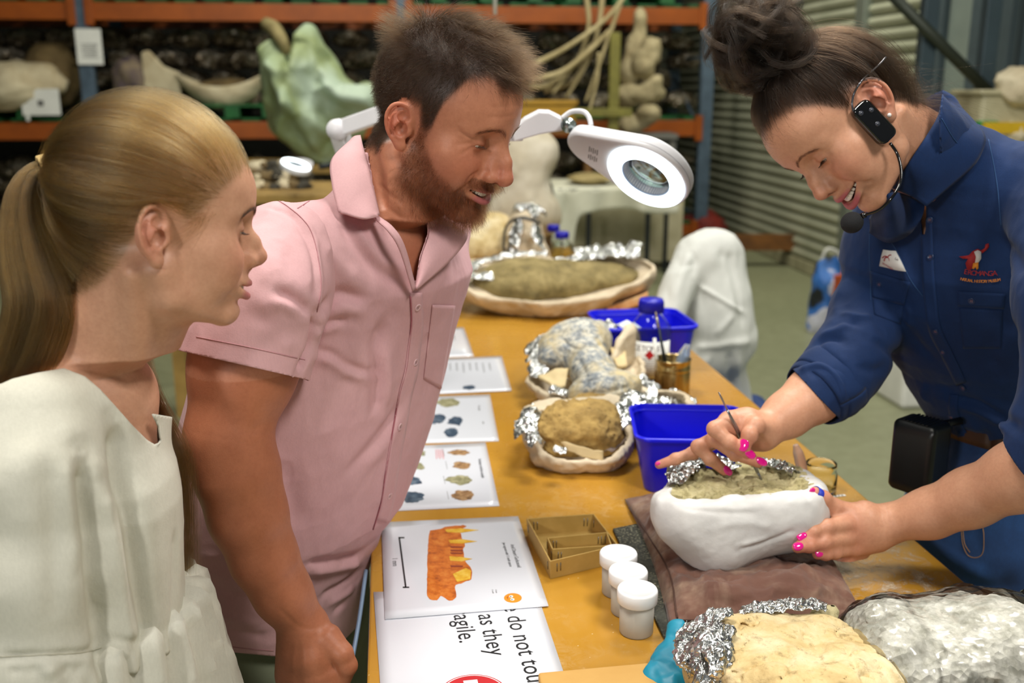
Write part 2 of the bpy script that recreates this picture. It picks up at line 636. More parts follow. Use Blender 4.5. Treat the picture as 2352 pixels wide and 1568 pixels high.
for k in range(44):
    o = slat0 if k == 0 else slat0.copy()
    if k: COL.objects.link(o)
    o.location = tuple(mid + UP * (0.11 + 0.0905 * k))
box('bottom_rail', (0.07, L, 0.10), mid + UP * 0.055, M('shutter_rail', '#a7a386', 0.5, color2='#8a876c'), wr, R=RT, bev=0.006)
tr = box('trim_1', (0.10, 0.14, 4.2), W0 + T * wall_s(1972) + UP * 2.1 - S * 0.02, M('steel_guide', '#7f877d', 0.45, metal=0.3), R=RT, bev=0.01)
tag(tr, kind='structure')
dr = box('door_1', (0.06, 2.6, 4.2), W0 + T * (wall_s(2115) - 1.3) + UP * 2.1 + S * 0.02, M('grey_door_sheet', '#8a968f', 0.5, color2='#77837f', vscale=2), R=RT)
tag(dr, kind='structure')
for px in (2148, 2232, 2300):
    s = wall_s(px)
    box('door_stile', (0.05, 0.10, 4.2), W0 + T * s + UP * 2.1 - S * 0.03, M('door_stile_paint', '#4d5b62', 0.45), dr, R=RT, bev=0.006)

# ---- end frame of a second rack, nearer on the right
m_blue = M('upright_paint', '#5f7387', 0.45, metal=0.3, color2='#4c5d6e')
m_bluedark = M('upright_dark_paint', '#3a4a52', 0.45, metal=0.3)
Yf = 4.9
fr = thing('rack_frame', (at(2250, 200, Yf)[0], Yf, 0), 'tall dark steel rack end frame with one diagonal brace, behind the woman', 'rack')
for px in (2118, 2258, 2345):
    p = at(px, 200, Yf)
    box('upright', (0.07, 0.07, 3.6), (p[0], Yf, 1.8), m_bluedark, fr, bev=0.006)
tube('diagonal_brace', [at(2040, -20, Yf - 0.06), at(2275, 215, Yf - 0.06)], 0.028, M('brace_steel', '#33392f', 0.5, metal=0.4), fr, seg=8)
box('shelf_board', (1.1, 0.5, 0.03), (at(2340, 320, Yf)[0] + 0.05, Yf, at(2300, 318, Yf)[2] - 0.02), M('shelf_ply', '#8d7a4d', 0.6), fr, bev=0.003)

# ---- the pallet rack across the back
R0 = at(1622, 300, 9.8); R0[2] = 0
def rack_at(px, py, back=0.0):
    return plane_at(px, py, R0 + T * back, T)
m_orange = M('beam_paint', '#a5520c', 0.42, color2='#8a4208', vscale=3)
m_green = M('green_pallet_paint', '#1f6b34', 0.55, color2='#164f28')
rack = thing('pallet_rack', (R0[0] - 3, R0[1], 0), 'long pallet rack with orange beams and blue grey uprights across the back of the hall', 'rack')
LV = [0.14, 1.14, 2.16]
ux = [rack_at(px, 200) for px in (-760, 205, 925, 1622)]
for p in ux:
    for b in (0.0, 1.15):
        q = p + T * b; q[2] = 2.0
        box('upright', (0.125, 0.09, 4.0), q, m_blue, rack, R=RT, bev=0.01)
    for k in range(5):
        a = p + UP * (0.3 + 0.75 * k) - UP * p[2]; b = a + T * 1.15 + UP * (0.6 if k % 2 else 0)
        tube('lattice_brace', [a, b], 0.018, m_blue, rack, seg=6)
for i in range(len(ux) - 1):
    a, b = ux[i], ux[i + 1]
    for z in LV:
        for back in (0.0, 1.15):
            c = (a + b) / 2 + T * (back - 0.02); c[2] = z
            ln = np.linalg.norm((b - a)[:2]) - 0.125
            bm = box('beam', (ln, 0.055, 0.15), c, m_orange, rack, R=RT, bev=0.006)
            if back == 0:
                for e in (-1, 1):
                    box('beam_connector', (0.07, 0.075, 0.24), c + S * e * (ln / 2 - 0.01) - T * 0.015, m_orange, bm, R=RT, bev=0.006)
        # deck: green slatted pallets, joined slats
        parts = []
        n = int(ln / 0.22)
        for k in range(n):
            c = a + (b - a) * (k + 0.5) / n + T * 0.56; c[2] = z + 0.095
            parts.append(box_vf((0.17, 1.12, 0.022), c, RT))
        for t in (0.1, 0.56, 1.02):
            c = (a + b) / 2 + T * t; c[2] = z + 0.145
        V, F = join_vf(parts)
        mesh_np('deck', V, F, m_green, rack, smooth=False)

# green pallets standing on the two upper levels
def pallet(c, w=1.1, label='', group='green pallets on the rack'):
    t = thing('pallet', c, label, 'pallet', group)
    for k in range(7):
        box('slat', (0.11, 1.0, 0.02), c + S * (k - 3) * (w - 0.11) / 6 + UP * 0.11 + T * 0.5, m_green, t, R=RT)
    for k in (-1, 0, 1):
        box('bearer', (0.12, 0.9, 0.10), c + S * k * (w / 2 - 0.07) + UP * 0.05 + T * 0.48, m_green, t, R=RT)
        box('bearer_end', (0.13, 0.02, 0.10), c + S * k * (w / 2 - 0.07) + UP * 0.05 - T * 0.01, m_green, t, R=RT)
for px, z, w in ((-40, LV[1], 'under the cream jacket beside the blue grey post'), (330, LV[1], 'under the brown bone block, right of the post'), (530, LV[1], 'under the boat shaped jacket'),
                 (70, LV[2], 'on the top beam, leftmost'), (380, LV[2], 'on the top beam right of the post'), (640, LV[2], 'on the top beam above the green wrap'), (1120, LV[2], 'on the top beam behind the pull cord'), (1420, LV[2], 'on the top beam above the rib bones')):
    c = rack_at(px, 200); c[2] = z + 0.108
    pallet(c, 0.80 if z == LV[1] else 1.02, 'green slatted pallet ' + w)

# ---- foil and plastic wrapped bundles filling the back of the rack
t = NT('foil_bundle_skin')
f1 = t.noise(7, 4, 0.6); f2 = t.noise(16, 3, 0.7)
t.set(Base_Color=t.ramp(f1, [(0.35, '#40372a'), (0.5, '#857660'), (0.66, '#cbc3b4')]), Roughness=t.ramp(f2, [(0.35, (0.10, 0.10, 0.10)), (0.65, (0.45, 0.45, 0.45))]),
      Metallic=t.ramp(f2, [(0.47, (0, 0, 0)), (0.56, (0.9, 0.9, 0.9))]))
t.bump(t.voro(16), 1.0, 0.05)
m_bundle = t.m
def blob(name, c, rad, mat, parent=None, R=None, seed=0, amp=0.15, freq=1.6, sub=4, crush=0.0, flat=None, fine=0.0):
    bm = bmesh.new(); bmesh.ops.create_icosphere(bm, subdivisions=sub, radius=1.0)
    V = np.array([v.co[:] for v in bm.verts]); F = np.array([[v.index for v in f.verts] for f in bm.faces]); bm.free()
    d = 1 + amp * fbm(V, freq, 4, seed)
    if crush: d += crush * crumple(V, freq * 2.2, seed + 3)
    if fine: d += fine * fbm(V, freq * 6, 3, seed + 9)
    V = V * d[:, None]
    if flat is not None: V[:, 2] = np.maximum(V[:, 2], flat)
    V = V * np.asarray(rad, float)
    if R is not None: V = V @ np.asarray(R).T
    return mesh_np(name, V + np.asarray(c, float), F, mat, parent)
protos = [blob('wrapped_bundle', (0, 0, 0), (0.172, 0.24, 0.108), m_bundle, seed=20 + k, amp=0.16, freq=1.5, sub=3, crush=0.10, flat=-0.75) for k in range(6)]
RN = {1: ('bottom', 'lower middle', 'upper middle', 'top'), 2: ('lower', 'upper', 'x', 'x'), 0: ('bottom', 'middle', 'top', 'x')}
ORD = ['first', 'second', 'third', 'fourth', 'fifth', 'sixth', 'seventh', 'eighth', 'ninth', 'tenth', 'eleventh', 'twelfth']
for lv, z0, nrow in ((1, LV[1] + 0.25, 4), (2, LV[2] + 0.32, 2), (0, LV[0] + 0.24, 3)):
    for r in range(nrow):
        px = -150 + 37 * (r % 2); num = {}
        while px < 1590:
            p = rack_at(px, 200, 0.84); z = z0 + r * 0.192
            if not (860 < px < 1190) and not (lv == 0 and not (560 < px < 720 or px < 60 or 1180 < px < 1600)):
                src = protos[rnd.randrange(6)]
                o = src if 'label' not in src else src.copy()
                if o is not src: COL.objects.link(o)
                side = 'left of the post' if px < 200 else ('behind the green wrap' if px < 860 else 'behind the rib bones')
                num[side] = num.get(side, -1) + 1
                tag(o, 'dark foil bundle, %s in %s row, %s rack level, %s' % (ORD[num[side]], RN[lv][r], ('bottom', 'middle', 'top')[lv], side), 'bundle', 'foil wrapped bundles at the back of the rack')
                o.location = (p[0], p[1] + rnd.uniform(-.05, .05), z)
                o.rotation_euler = (rnd.uniform(-.1, .1), rnd.uniform(-.12, .12), rnd.uniform(-.35, .35) + math.pi * rnd.randrange(2))
                sc = rnd.uniform(0.88, 1.08); o.scale = (sc, sc, sc * rnd.uniform(0.9, 1.05))
            px += rnd.uniform(84, 98)
for o in protos:
    if 'label' not in o: bpy.data.objects.remove(o)

# ---- white paper on the post, label card on the pallet
m_paper = M('white_paper', '#eef0ee', 0.45, color2='#e4e6e4')
p = rack_at(210, 108) - T * 0.07
q = box('notice_sheet', (0.215, 0.003, 0.30), p, m_paper, R=RT @ rotz(0.03)); tag(q, 'white printed notice sheet taped to the blue grey rack post', 'paper')
m_ink = M('grey_ink', '#6b6b6b', 0.6)
V, F = join_vf([box_vf((0.15 - 0.02 * (k % 3), 0.001, 0.006), p - T * 0.003 + UP * (0.02 - 0.018 * k), RT) for k in range(7)])
mesh_np('print_lines', V, F, m_ink, q, smooth=False)
p = rack_at(102, 234) - T * 0.10
q = box('label_card', (0.32, 0.004, 0.225), p, m_paper, R=RT); tag(q, 'white label card hanging in front of the cream jacket at far left', 'card')
box('print_mark', (0.05, 0.001, 0.05), p - T * 0.004 - UP * 0.01, m_ink, q, R=RT)
box('hanging_string', (0.03, 0.003, 0.05), p - UP * 0.135 - S * 0.12, m_paper, q, R=RT)

# ---- plaster jackets on the middle level
m_cream = M('aged_plaster', '#d8cdb0', 0.8, color2='#b8a888', vscale=5, bump=(30, 0.5, 0.01))
m_brown = M('brown_rock', '#7b6742', 0.85, color2='#5d4c2f', vscale=6, bump=(25, 0.6, 0.01))
zz = LV[1] + 0.225
p = rack_at(30, 210, 0.10); p[2] = zz + 0.17
q = blob('plaster_jacket', p, (0.42, 0.30, 0.22), m_cream, seed=3, amp=0.22, freq=1.3, fine=0.03); tag(q, 'cream plaster jacket with a rounded end beside the rack post, far left', 'jacket')
p = rack_at(118, 165, 0.32); p[2] = zz + 0.26
q = blob('burlap_bundle', p, (0.24, 0.25, 0.30), m_brown, seed=5, amp=0.12); tag(q, 'brown burlap covered bundle behind the cream jacket, far left', 'bundle')
p = rack_at(308, 205, 0.3); p[2] = zz + 0.18
q = blob('bone_block', p, (0.17, 0.2, 0.26), M('mottled_rock', '#8a7a63', 0.85, color2='#4d4150', vscale=9), seed=8, amp=0.2); tag(q, 'brown and purple mottled bone block standing right of the post', 'fossil')
p = rack_at(378, 210, 0.2); p[2] = zz + 0.16
V, F = prism_vf([(-0.17, -0.2), (0.15, -0.2), (0.16, 0.12), (0.02, 0.18), (-0.1, 0.32), (-0.17, 0.30)], 0, 0.06, p, RT @ np.array([[1, 0, 0], [0, 0, -1], [0, 1, 0.0]]))
q = mesh_np('plaster_slab', V, F, m_cream, smooth=False); bevel(q, 0.02); tag(q, 'cream plaster slab leaning beside the mottled bone block', 'slab')
# boat shaped jacket: trough of plaster
def trough(name, c, R, length, width, depth, bend, mat, seed, thick=0.02):
    n, m = 40, 22
    G = np.zeros((n, m, 3))
    for i in range(n):
        u = -1 + 2 * i / (n - 1)
        w = width * (1 - abs(u) ** 3) ** 0.5 + 0.004
        for j in range(m):
            a = -math.pi / 2 + math.pi * j / (m - 1)
            G[i, j] = (u * length, w * math.sin(a), -depth * (1 - abs(u) ** 2.5) * math.cos(a) + bend * u * u)
    V, F = grid_vf(G)
    V = V + vnormals(V, F) * (0.04 * fbm(V, 7, 4, seed) * depth * 2)[:, None]
    V = V @ np.asarray(R).T + c
    o = mesh_np(name, V, F, mat); mod(o, 'SOLIDIFY', thickness=thick, offset=0); return o
p = rack_at(512, 222, 0.2); p[2] = zz + 0.16
q = trough('boat_jacket', p, RT, 0.40, 0.2, 0.2, 0.12, m_cream, 4); tag(q, 'boat shaped cream plaster jacket with raised ends under the foil wall', 'jacket')
b = blob('rock_fill', p - UP * 0.01, (0.30, 0.14, 0.08), m_brown, q, seed=2, amp=0.2)

# ---- big green and white draped block, nearer than the rack
m_tarp = NT('green_tarp')
f = m_tarp.noise(1.7, 4, 0.5)
m_tarp.set(Base_Color=m_tarp.ramp(f, [(0.30, '#a3b8a6'), (0.5, '#8c9a6c'), (0.68, '#b2c4b4')]), Roughness=0.6)
m_tarp = m_tarp.m
Yt = 7.2
c = at(725, 260, Yt)
k = mpp(c)
outline = [(606, 230), (605, 110), (640, 85), (672, 130), (690, 66), (722, 62), (760, 140), (820, 200), (860, 190), (868, 240), (820, 330), (770, 372), (700, 372), (655, 330), (625, 280)]
O = np.array([at(x, y, Yt) for x, y in outline])
def cushion_shape(O, thick, n=90, m=26, seed=0, amp=0.03, fr=4.0, down=0.0):
    """rounded solid whose outline follows a loop standing upright, with real thickness"""
    c = O.mean(0); loop = resample(np.concatenate([O, O[:1]]), n + 1)[:-1]
    V, F = [], []
    for s in (-1, 1):
        for j in range(m):
            r = j / (m - 1)
            sc = math.cos(r * math.pi / 2) if j < m - 1 else 0.001
            V.append(c + (loop - c) * sc + np.array([0, s * thick * math.sin(r * math.pi / 2), 0]))
    V = np.concatenate(V)
    for s in range(2):
        for j in range(m - 1):
            for i in range(n):
                a, b = s * m * n + j * n + i, s * m * n + j * n + (i + 1) % n
                q = (a, b, b + n, a + n)
                F.append(q if s == 0 else q[::-1])
    V = V + np.array([0, 1.0, 0]) * (amp * fbm(V, fr, 4, seed))[:, None] + 0.3 * amp * np.stack([vnoise(V, fr * 2, 5), 0 * V[:, 0], vnoise(V, fr * 2, 6)], 1)
    return V, F
V, F = cushion_shape(O, 0.32, seed=3, amp=0.10, fr=3.2)
def folds(V, lines):
    D = np.zeros(len(V))
    for pts, Y, amp, w in lines:
        Lp = resample(np.array([at(x, y, Y) for x, y in pts]), 10)
        d = seg_dist(V * [1, 0, 1], Lp * [1, 0, 1])
        D += amp * np.exp(-(d / w) ** 2)
    return V - np.array([0, 1, 0]) * D[:, None]
V = folds(V, [([(640, 150), (680, 220), (760, 300)], Yt, 0.10, 0.05), ([(700, 90), (690, 200), (660, 300)], Yt, 0.12, 0.06), ([(760, 170), (790, 220), (850, 230)], Yt, 0.12, 0.05), ([(690, 240), (740, 330)], Yt, 0.08, 0.04), ([(612, 120), (622, 240)], Yt, 0.10, 0.05)])
tarp = mesh_np('draped_jacket', V, F, m_tarp); tag(tarp, 'large block draped in pale green cloth in front of the rack', 'jacket')
hb = tube('bone', [at(612, 55, Yt - .02), at(630, 66, Yt - .12), at(648, 95, Yt - .2), at(662, 125, Yt - .2)], [0.045, 0.05, 0.045, 0.03], M('old_bone', '#8f8358', 0.8, color2='#6f6440'), seg=12, n=14)
tag(hb, 'olive brown bone end poking out of the pale green wrap', 'bone')
stand = thing('low_table', (at(740, 600, Yt)[0], Yt, 0), 'low wooden stand under the pale green wrapped block', 'table')
zt = at(720, 372, Yt)[2]
box('table_top', (1.3, 0.8, 0.05), (at(720, 380, Yt)[0], Yt + .05, zt - 0.03), M('old_ply', '#a98848', 0.6, color2='#8a6c34'), stand, bev=0.004)
for sx in (-1, 1):
    for sy in (-1, 1):
        box('leg', (0.07, 0.07, zt - 0.055), (at(720, 380, Yt)[0] + sx * 0.55, Yt + .05 + sy * 0.33, (zt - 0.055) / 2), M('old_ply', '#a98848'), stand)

# ---- rib bones in front of the rack, right
m_rib = M('rib_plaster', '#c3b48c', 0.75, color2='#a3936a', vscale=7, bump=(22, 0.4, 0.006))
Yr = 8.6
ribs = [([(1222, 150), (1300, 110), (1390, 45), (1440, -15)], .030, 'longest pale rib bone reaching up to the right across the orange beam', 0),
        ([(1218, 185), (1290, 165), (1350, 120), (1400, 70)], .034, 'thick rib bone just below the longest one', .05),
        ([(1345, -20), (1352, 60), (1330, 130), (1270, 215)], .026, 'rib bone curving down left from the top beam', .1),
        ([(1385, -20), (1375, 60), (1350, 140), (1300, 225)], .026, 'second rib bone curving down from the top beam', .15),
        ([(1425, 5), (1400, 80), (1372, 160), (1345, 235)], .024, 'straight rib bone crossing the middle of the rib bundle', .02),
        ([(1215, 200), (1260, 195), (1320, 150), (1370, 90)], .030, 'rib bone with a flared lower end at the left of the bundle', .22),
        ([(1250, 210), (1310, 190), (1345, 140), (1375, 80)], .026, 'rib bone lying at the back of the rib bundle', .3),
        ([(1375, 120), (1372, 180), (1352, 262)], .020, 'thin rib bone hanging lowest in the rib bundle', -.05)]
for pts, r, lab, dy in ribs:
    P = [at(x, y, Yr + dy) for x, y in pts]
    o = tube('rib_bone', P, [r * 1.35, r, r * .95, r * .8][:len(P)] if len(P) == 4 else [r, r, r * 0.7], m_rib, seg=10, n=22, flat=0.7)
    tag(o, lab, 'bone', 'rib bones in front of the rack')
post = thing('rib_stand', (at(1415, 300, Yr)[0], Yr, 0), 'olive wooden post stand holding the rib bones', 'stand')
m_olive = M('olive_wood', '#7f7a34', 0.6, color2='#66612a')
pa, pb = at(1420, 75, Yr), at(1408, 290, Yr)
box('post', (0.085, 0.085, pa[2]), (pb[0], Yr, pa[2] / 2), m_olive, post, bev=0.006)
box('cross_arm', (0.5, 0.06, 0.07), (pb[0] - .1, Yr - .05, at(1400, 258, Yr)[2]), m_olive, post, bev=0.006)
box('foot', (0.7, 0.5, 0.06), (pb[0], Yr, 0.03), m_olive, post, bev=0.006)
# vertebra casts on a stand right of the post
m_vert = M('vertebra_plaster', '#b7aa88', 0.8, color2='#8f8160', vscale=6, bump=(20, 0.6, 0.01))
def vertebra(P, parts, lab):
    lo = np.min([np.asarray(a) for a, r in parts], 0) - .25; hi = np.max([np.asarray(a) for a, r in parts], 0) + .25
    def f(Q):
        d = None
        for a, r in parts:
            e = ell(Q, a, r); d = e if d is None else smin(d, e, .08)
        return d + 0.02 * fbm(Q, 9, 3, 4)
    V, F = mesh_sdf(f, lo, hi, 0.018, 1)
    o = mesh_np('vertebra', V, F, m_vert); tag(o, lab, 'fossil', 'vertebrae beside the rib bones'); return o
Yv = 9.0
A = lambda x, y, dy=0: at(x, y, Yv + dy)
vertebra(None, [(A(1470, 60), (.06, .06, .16)), (A(1462, 115), (.09, .09, .14)), (A(1450, 165), (.11, .1, .13))], 'tall spined vertebra topmost beside the olive post')
vertebra(None, [(A(1495, 110, -.1), (.08, .09, .10)), (A(1480, 150, -.1), (.11, .1, .12))], 'rounded vertebra overlapping the tall spined one')
vertebra(None, [(A(1470, 215, -.05), (.19, .12, .09)), (A(1505, 190, -.1), (.08, .08, .08)), (A(1430, 225), (.1, .1, .08))], 'wide vertebra in the middle of the pile behind the magnifier')
vertebra(None, [(A(1490, 262, -.05), (.11, .1, .10)), (A(1450, 285), (.12, .1, .09))], 'lowest grey vertebra of the pile behind the magnifier')
vb = thing('vertebra_stand', (A(1470, 300)[0], Yv, 0), 'plain grey stand under the vertebrae right of the olive post', 'stand')
zt = A(1470, 305)[2]
box('stand_top', (0.6, 0.5, 0.04), (A(1470, 300)[0], Yv, zt - .02), M('grey_ply', '#6b6a66', .6), vb)
for sx in (-1, 1):
    for sy in (-1, 1):
        box('leg', (0.05, 0.05, zt - .04), (A(1470, 300)[0] + sx * .26, Yv + sy * .2, (zt - .04) / 2), M('grey_ply', '#6b6a66'), vb)
# yellow tub seen beside the man's forehead
p = at(1250, 262, 8.9)
q = thing('yellow_crate', p, 'ochre yellow box beneath the rib bones beside the man\'s forehead', 'box')
V, F = box_vf((0.50, 0.35, 0.20), p + UP * 0.0, RT); o = mesh_np('box_body', V, F, M('ochre_board', '#b48a2a', .6), q, smooth=False); bevel(o, .015)
box('box_lid', (0.53, 0.38, 0.04), p + UP * 0.10, M('ochre_board', '#b48a2a'), q, R=RT, bev=0.01)
cr = thing('wooden_trestle', (p[0], p[1], 0), 'brown wooden trestle holding the ochre yellow box', 'trestle')
box('trestle_top', (0.9, 0.5, 0.05), (p[0], p[1], p[2] - .135), M('brown_ply', '#7a5526', .6), cr)
for sx in (-1, 1):
    box('trestle_leg', (0.06, 0.4, p[2] - .16), (p[0] + sx * .38, p[1], (p[2] - .16) / 2), M('brown_ply', '#7a5526'), cr)

# ---- white covered table behind the magnifier
Yw = 7.6
a, b = at(1282, 432, Yw), at(1545, 432, Yw)
ztop = a[2]
wt = thing('covered_table', ((a[0] + b[0]) / 2, Yw + .35, 0), 'table under a white cloth with dark legs behind the magnifier lamp', 'table')
wdt = b[0] - a[0]
box('table_top', (wdt, 0.75, 0.03), ((a[0] + b[0]) / 2, Yw + .38, ztop - .02), M('grey_ply', '#6b6a66'), wt)
m_dleg = M('dark_steel', '#20262a', 0.45, metal=0.5)
for px, dy in ((1352, 0.05), (1488, 0.02), (1300, 0.7), (1530, 0.7)):
    x = at(px, 500, Yw + dy)[0]
    box('leg', (0.035, 0.035, ztop - .03), (x, Yw + dy, (ztop - .03) / 2), m_dleg, wt)
# draped cloth: top sheet with a hanging front that falls longest at the left
n, m = 60, 40
G = np.zeros((n, m, 3))
for i in range(n):
    u = i / (n - 1); x = a[0] - 0.04 + (wdt + 0.08) * u
    drop = 0.62 * math.exp(-(u / 0.16) ** 4) + 0.15 + 0.02 * math.sin(9 * u)
    for j in range(m):
        v = j / (m - 1) * (0.75 + drop)
        if v < 0.72: G[i, j] = (x, Yw + 0.74 - v, ztop + 0.006)
        else:
            h = v - 0.72
            G[i, j] = (x + .015 * math.sin(h * 9 + u * 20), Yw + 0.015 - 0.02 * math.sin(25 * u + 2) * min(1, h * 6) - .015, ztop + 0.005 - h)
cl = sheet('tablecloth', G, 0.001, M('white_cloth', '#dcdccd', 0.8, color2='#c8c7b2', vscale=3)); tag(cl, 'white cloth draped over the table behind the magnifier, long fold at its left corner', 'tablecloth')
p = at(1400, 408, Yw + .3); p[2] = ztop + .05
for k, (dx, w, lab) in enumerate(((-.16, .17, 'flat tan slab on the white covered table, left'), (.17, .15, 'flat tan slab on the white covered table, right'))):
    q = blob('fossil_slab', p + S * dx, (w, .2, .04), M('tan_rock', '#ab9a6c', .8, color2='#8a7a50'), seed=31 + k, amp=.12, flat=-.8); tag(q, lab, 'fossil', 'slabs on the covered table')
# pale panel and small things under it
q = box('cardboard_sheet', (0.95, 0.02, 0.58), (at(1440, 500, Yw + .9)[0], Yw + .9, .36), M('pale_board', '#cfc7aa', .7, color2='#bdb494')); tag(q, 'pale board standing upright behind the dark legs of the covered table', 'board')
# wooden low pallet edge
q = box('low_plank', (3.2, 0.10, 0.13), (at(1430, 560, 8.6)[0], 8.6, at(1430, 556, 8.6)[2]), M('brown_plank', '#7a4d1c', .6, color2='#5c3812')); tag(q, 'long brown plank lying low behind the covered table', 'plank')
for k, (px, lab) in enumerate(((1400, 'left block under the long brown plank'), (1560, 'right block under the long brown plank'))):
    zz_ = q.location[2]
    h = at(1430, 556, 8.6)[2] - .065
    o = box('timber_block', (0.16, 0.10, h), (at(px, 590, 8.6)[0], 8.6, h / 2), M('dark_timber', '#241c14', .7)); tag(o, lab, 'block', 'timber blocks under the plank')
p = on(1527, 585, 0)
q = lathe('white_tub', [(0.0, 0), (.05, 0), (.055, .17), (.06, .17), (.06, .19), (0, .19)], p, M('white_plastic', '#e4e4de', .4)); tag(q, 'small white tub on the floor below the magnifier', 'tub')
p = on(1605, 560, 0)
q = blob('red_bag', p + UP * .13 + S * .02, (.25, .2, .19), M('red_cloth', '#8e2c1e', .7, color2='#5d1c1c', vscale=5), seed=4, amp=.2, crush=.06); tag(q, 'crumpled dark red bag on the floor at the foot of the rack', 'bag')
p = on(1545, 540, 0)
q = lathe('green_drum', [(0, 0), (.13, 0), (.14, .02), (.14, .42), (.12, .45), (0, .45)], p, M('green_drum_paint', '#6d7f4a', .5)); tag(q, 'green drum standing beside the dark red bag', 'drum')

# ---- cable rod hanging from above by the man's hair
q = tube('pull_cord', [at(1137, -150, 5.0), at(1137, 34, 5.0)], .009, M('white_plastic', '#e4e4de'), seg=8); tag(q, 'thin white cord hanging down above the man\'s head', 'cord')

# ---- white coat over a chair beyond the bench
m_coat = NT('coat_cloth')
m_coat.set(Base_Color=m_coat.ramp(m_coat.noise(3, 4), [(.3, '#d3d5d0'), (.7, '#c2c4be')]), Roughness=.75)
m_coat.bump(m_coat.noise(240, 2), .15, .001)
m_coat = m_coat.m
Yc = 3.05
chair = thing('office_chair', (at(1630, 900, Yc)[0], Yc, 0), 'blue padded chair under the white lab coat beyond the bench', 'chair')
pc = at(1640, 640, Yc)
box('chair_back', (0.17, 0.05, 0.34), (at(1630, 640, Yc)[0], Yc + .03, at(1630, 690, Yc)[2]), M('blue_pad', '#16366e', .7), chair, bev=0.03)
zs = 0.50
box('chair_seat', (0.36, 0.42, 0.07), (at(1645, 800, Yc)[0] + .0, Yc - .12, zs), M('blue_pad', '#16366e'), chair, bev=0.03)
for sx in (-1, 1):
    for sy in (-1, 1):
        tube('leg', [(at(1645, 800, Yc)[0] + sx * .19, Yc - .12 + sy * .18, zs - .03), (at(1645, 800, Yc)[0] + sx * .22, Yc - .12 + sy * .21, 0)], .013, m_dleg, chair, seg=8)
# coat: SDF drape
cA = lambda x, y, d=0: at(x, y, Yc + d)
def coat_f(P):
    d = rc(P, cA(1640, 578), cA(1632, 720), .072, .112)
    d = smin(d, rc(P, cA(1612, 600, -.02), cA(1655, 598, .02), .072, .072), .05)
    d = smin(d, rc(P, cA(1640, 700, -.03), cA(1660, 770, -.04), .11, .10), .06)
    # sleeve falling to the left
    d = smin(d, chain(P, [cA(1600, 590, -.02), cA(1562, 650, -.1), cA(1535, 720, -.16), cA(1525, 770, -.18)], [.066, .052, .052, .050]), .02)
    # folded front slab with a sharp right corner
    d = smin(d, rc(P, cA(1655, 800, -.06), cA(1610, 820, -.08), .085, .075), .05)
    d = smin(d, rc(P, cA(1700, 775, -.06), cA(1640, 745, -.08), .035, .07), .05)
    d = smin(d, rc(P, cA(1668, 830, -.02), cA(1672, 1000, -.02), .06, .085), .03)
    d = smin(d, rc(P, cA(1610, 830, -.02), cA(1615, 1000, -.02), .06, .08), .03)
    return d + .004 * fbm(P, 9, 2, 3) + .0018 * fbm(P * [2, 1, .5], 22, 2, 9)
V, F = mesh_sdf(coat_f, cA(1480, 980, -.35) - .1, cA(1760, 480, .3) + .1, .0055)
Sf = Surf(V, F)
V = creases(V, F, Sf, [([(1602, 655), (1660, 690), (1712, 720)], 0.0060, 0.007), ([(1670, 570), (1690, 650), (1708, 760)], -0.0060, 0.013), ([(1640, 560), (1630, 640), (1640, 720)], 0.0060, 0.022), ([(1660, 560), (1655, 610)], -0.0048, 0.013),
     ([(1600, 560), (1570, 620), (1545, 700)], 0.0072, 0.015), ([(1590, 800), (1660, 792), (1728, 785)], 0.0084, 0.013), ([(1676, 800), (1678, 900)], -0.0120, 0.013), ([(1612, 850), (1640, 800)], 0.0060, 0.013), ([(1580, 570), (1595, 600), (1588, 640)], -0.0060, 0.010), ([(1640, 775), (1680, 730), (1690, 720)], 0.0048, 0.010), ([(1700, 810), (1690, 900)], 0.0072, 0.015), ([(1560, 620), (1600, 600)], -0.0048, 0.009)])
coat = mesh_np('lab_coat', V, F, m_coat); tag(coat, 'white lab coat hung over the back of the chair beyond the bench', 'coat')

# ---- things on the floor by the shutter
p = on(1885, 760, 0)
bag = thing('shopping_bag', p, 'blue and white printed bag standing on the floor by the shutter', 'bag')
V, F = cushion_shape(np.array([at(x, y, p[1]) for x, y in ((1850, 750), (1868, 640), (1880, 600), (1922, 590), (1930, 640), (1928, 760), (1900, 776), (1860, 772))]), .10, 60, 14, 5, .02, 9)
t = NT('printed_bag'); t.set(Base_Color=t.ramp(t.noise(7, 2, .4), [(.36, '#1b2228'), (.42, '#2e66b4'), (.55, '#3d78c8'), (.58, '#d6d8ea')]), Roughness=.5)
mesh_np('bag_body', V, F, t.m, bag)
tube('bag_handle', [at(1885, 604, p[1]), at(1900, 572, p[1]), at(1925, 580, p[1]), at(1930, 600, p[1])], .01, M('white_plastic', '#e4e4de'), bag, seg=8, n=12)
p = on(1934, 770, 0)
q = box('orange_box', (0.12, .2, .38), p + UP * .19 + T * .1, M('orange_card', '#c5592a', .6, color2='#b0481d')); tag(q, 'narrow orange box standing behind the blue and white bag', 'box')
p = on(2098, 912, 0)
q = thing('white_appliance', p, 'white square box with a dark round dial on the floor behind the woman', 'box')
o = box('housing', (.36, .36, .30), p + UP * .15 + S * .02, M('white_plastic', '#e4e4de'), q, R=RT, bev=.02)
lathe('dial', [(0, 0), (.05, 0), (.055, .012), (.035, .02), (0, .02)], p + UP * .16 - T * .18 - S * .09, m_dleg, q, R=np.stack([S, UP, -T], 1) @ np.diag([1, 1, 1.0]))

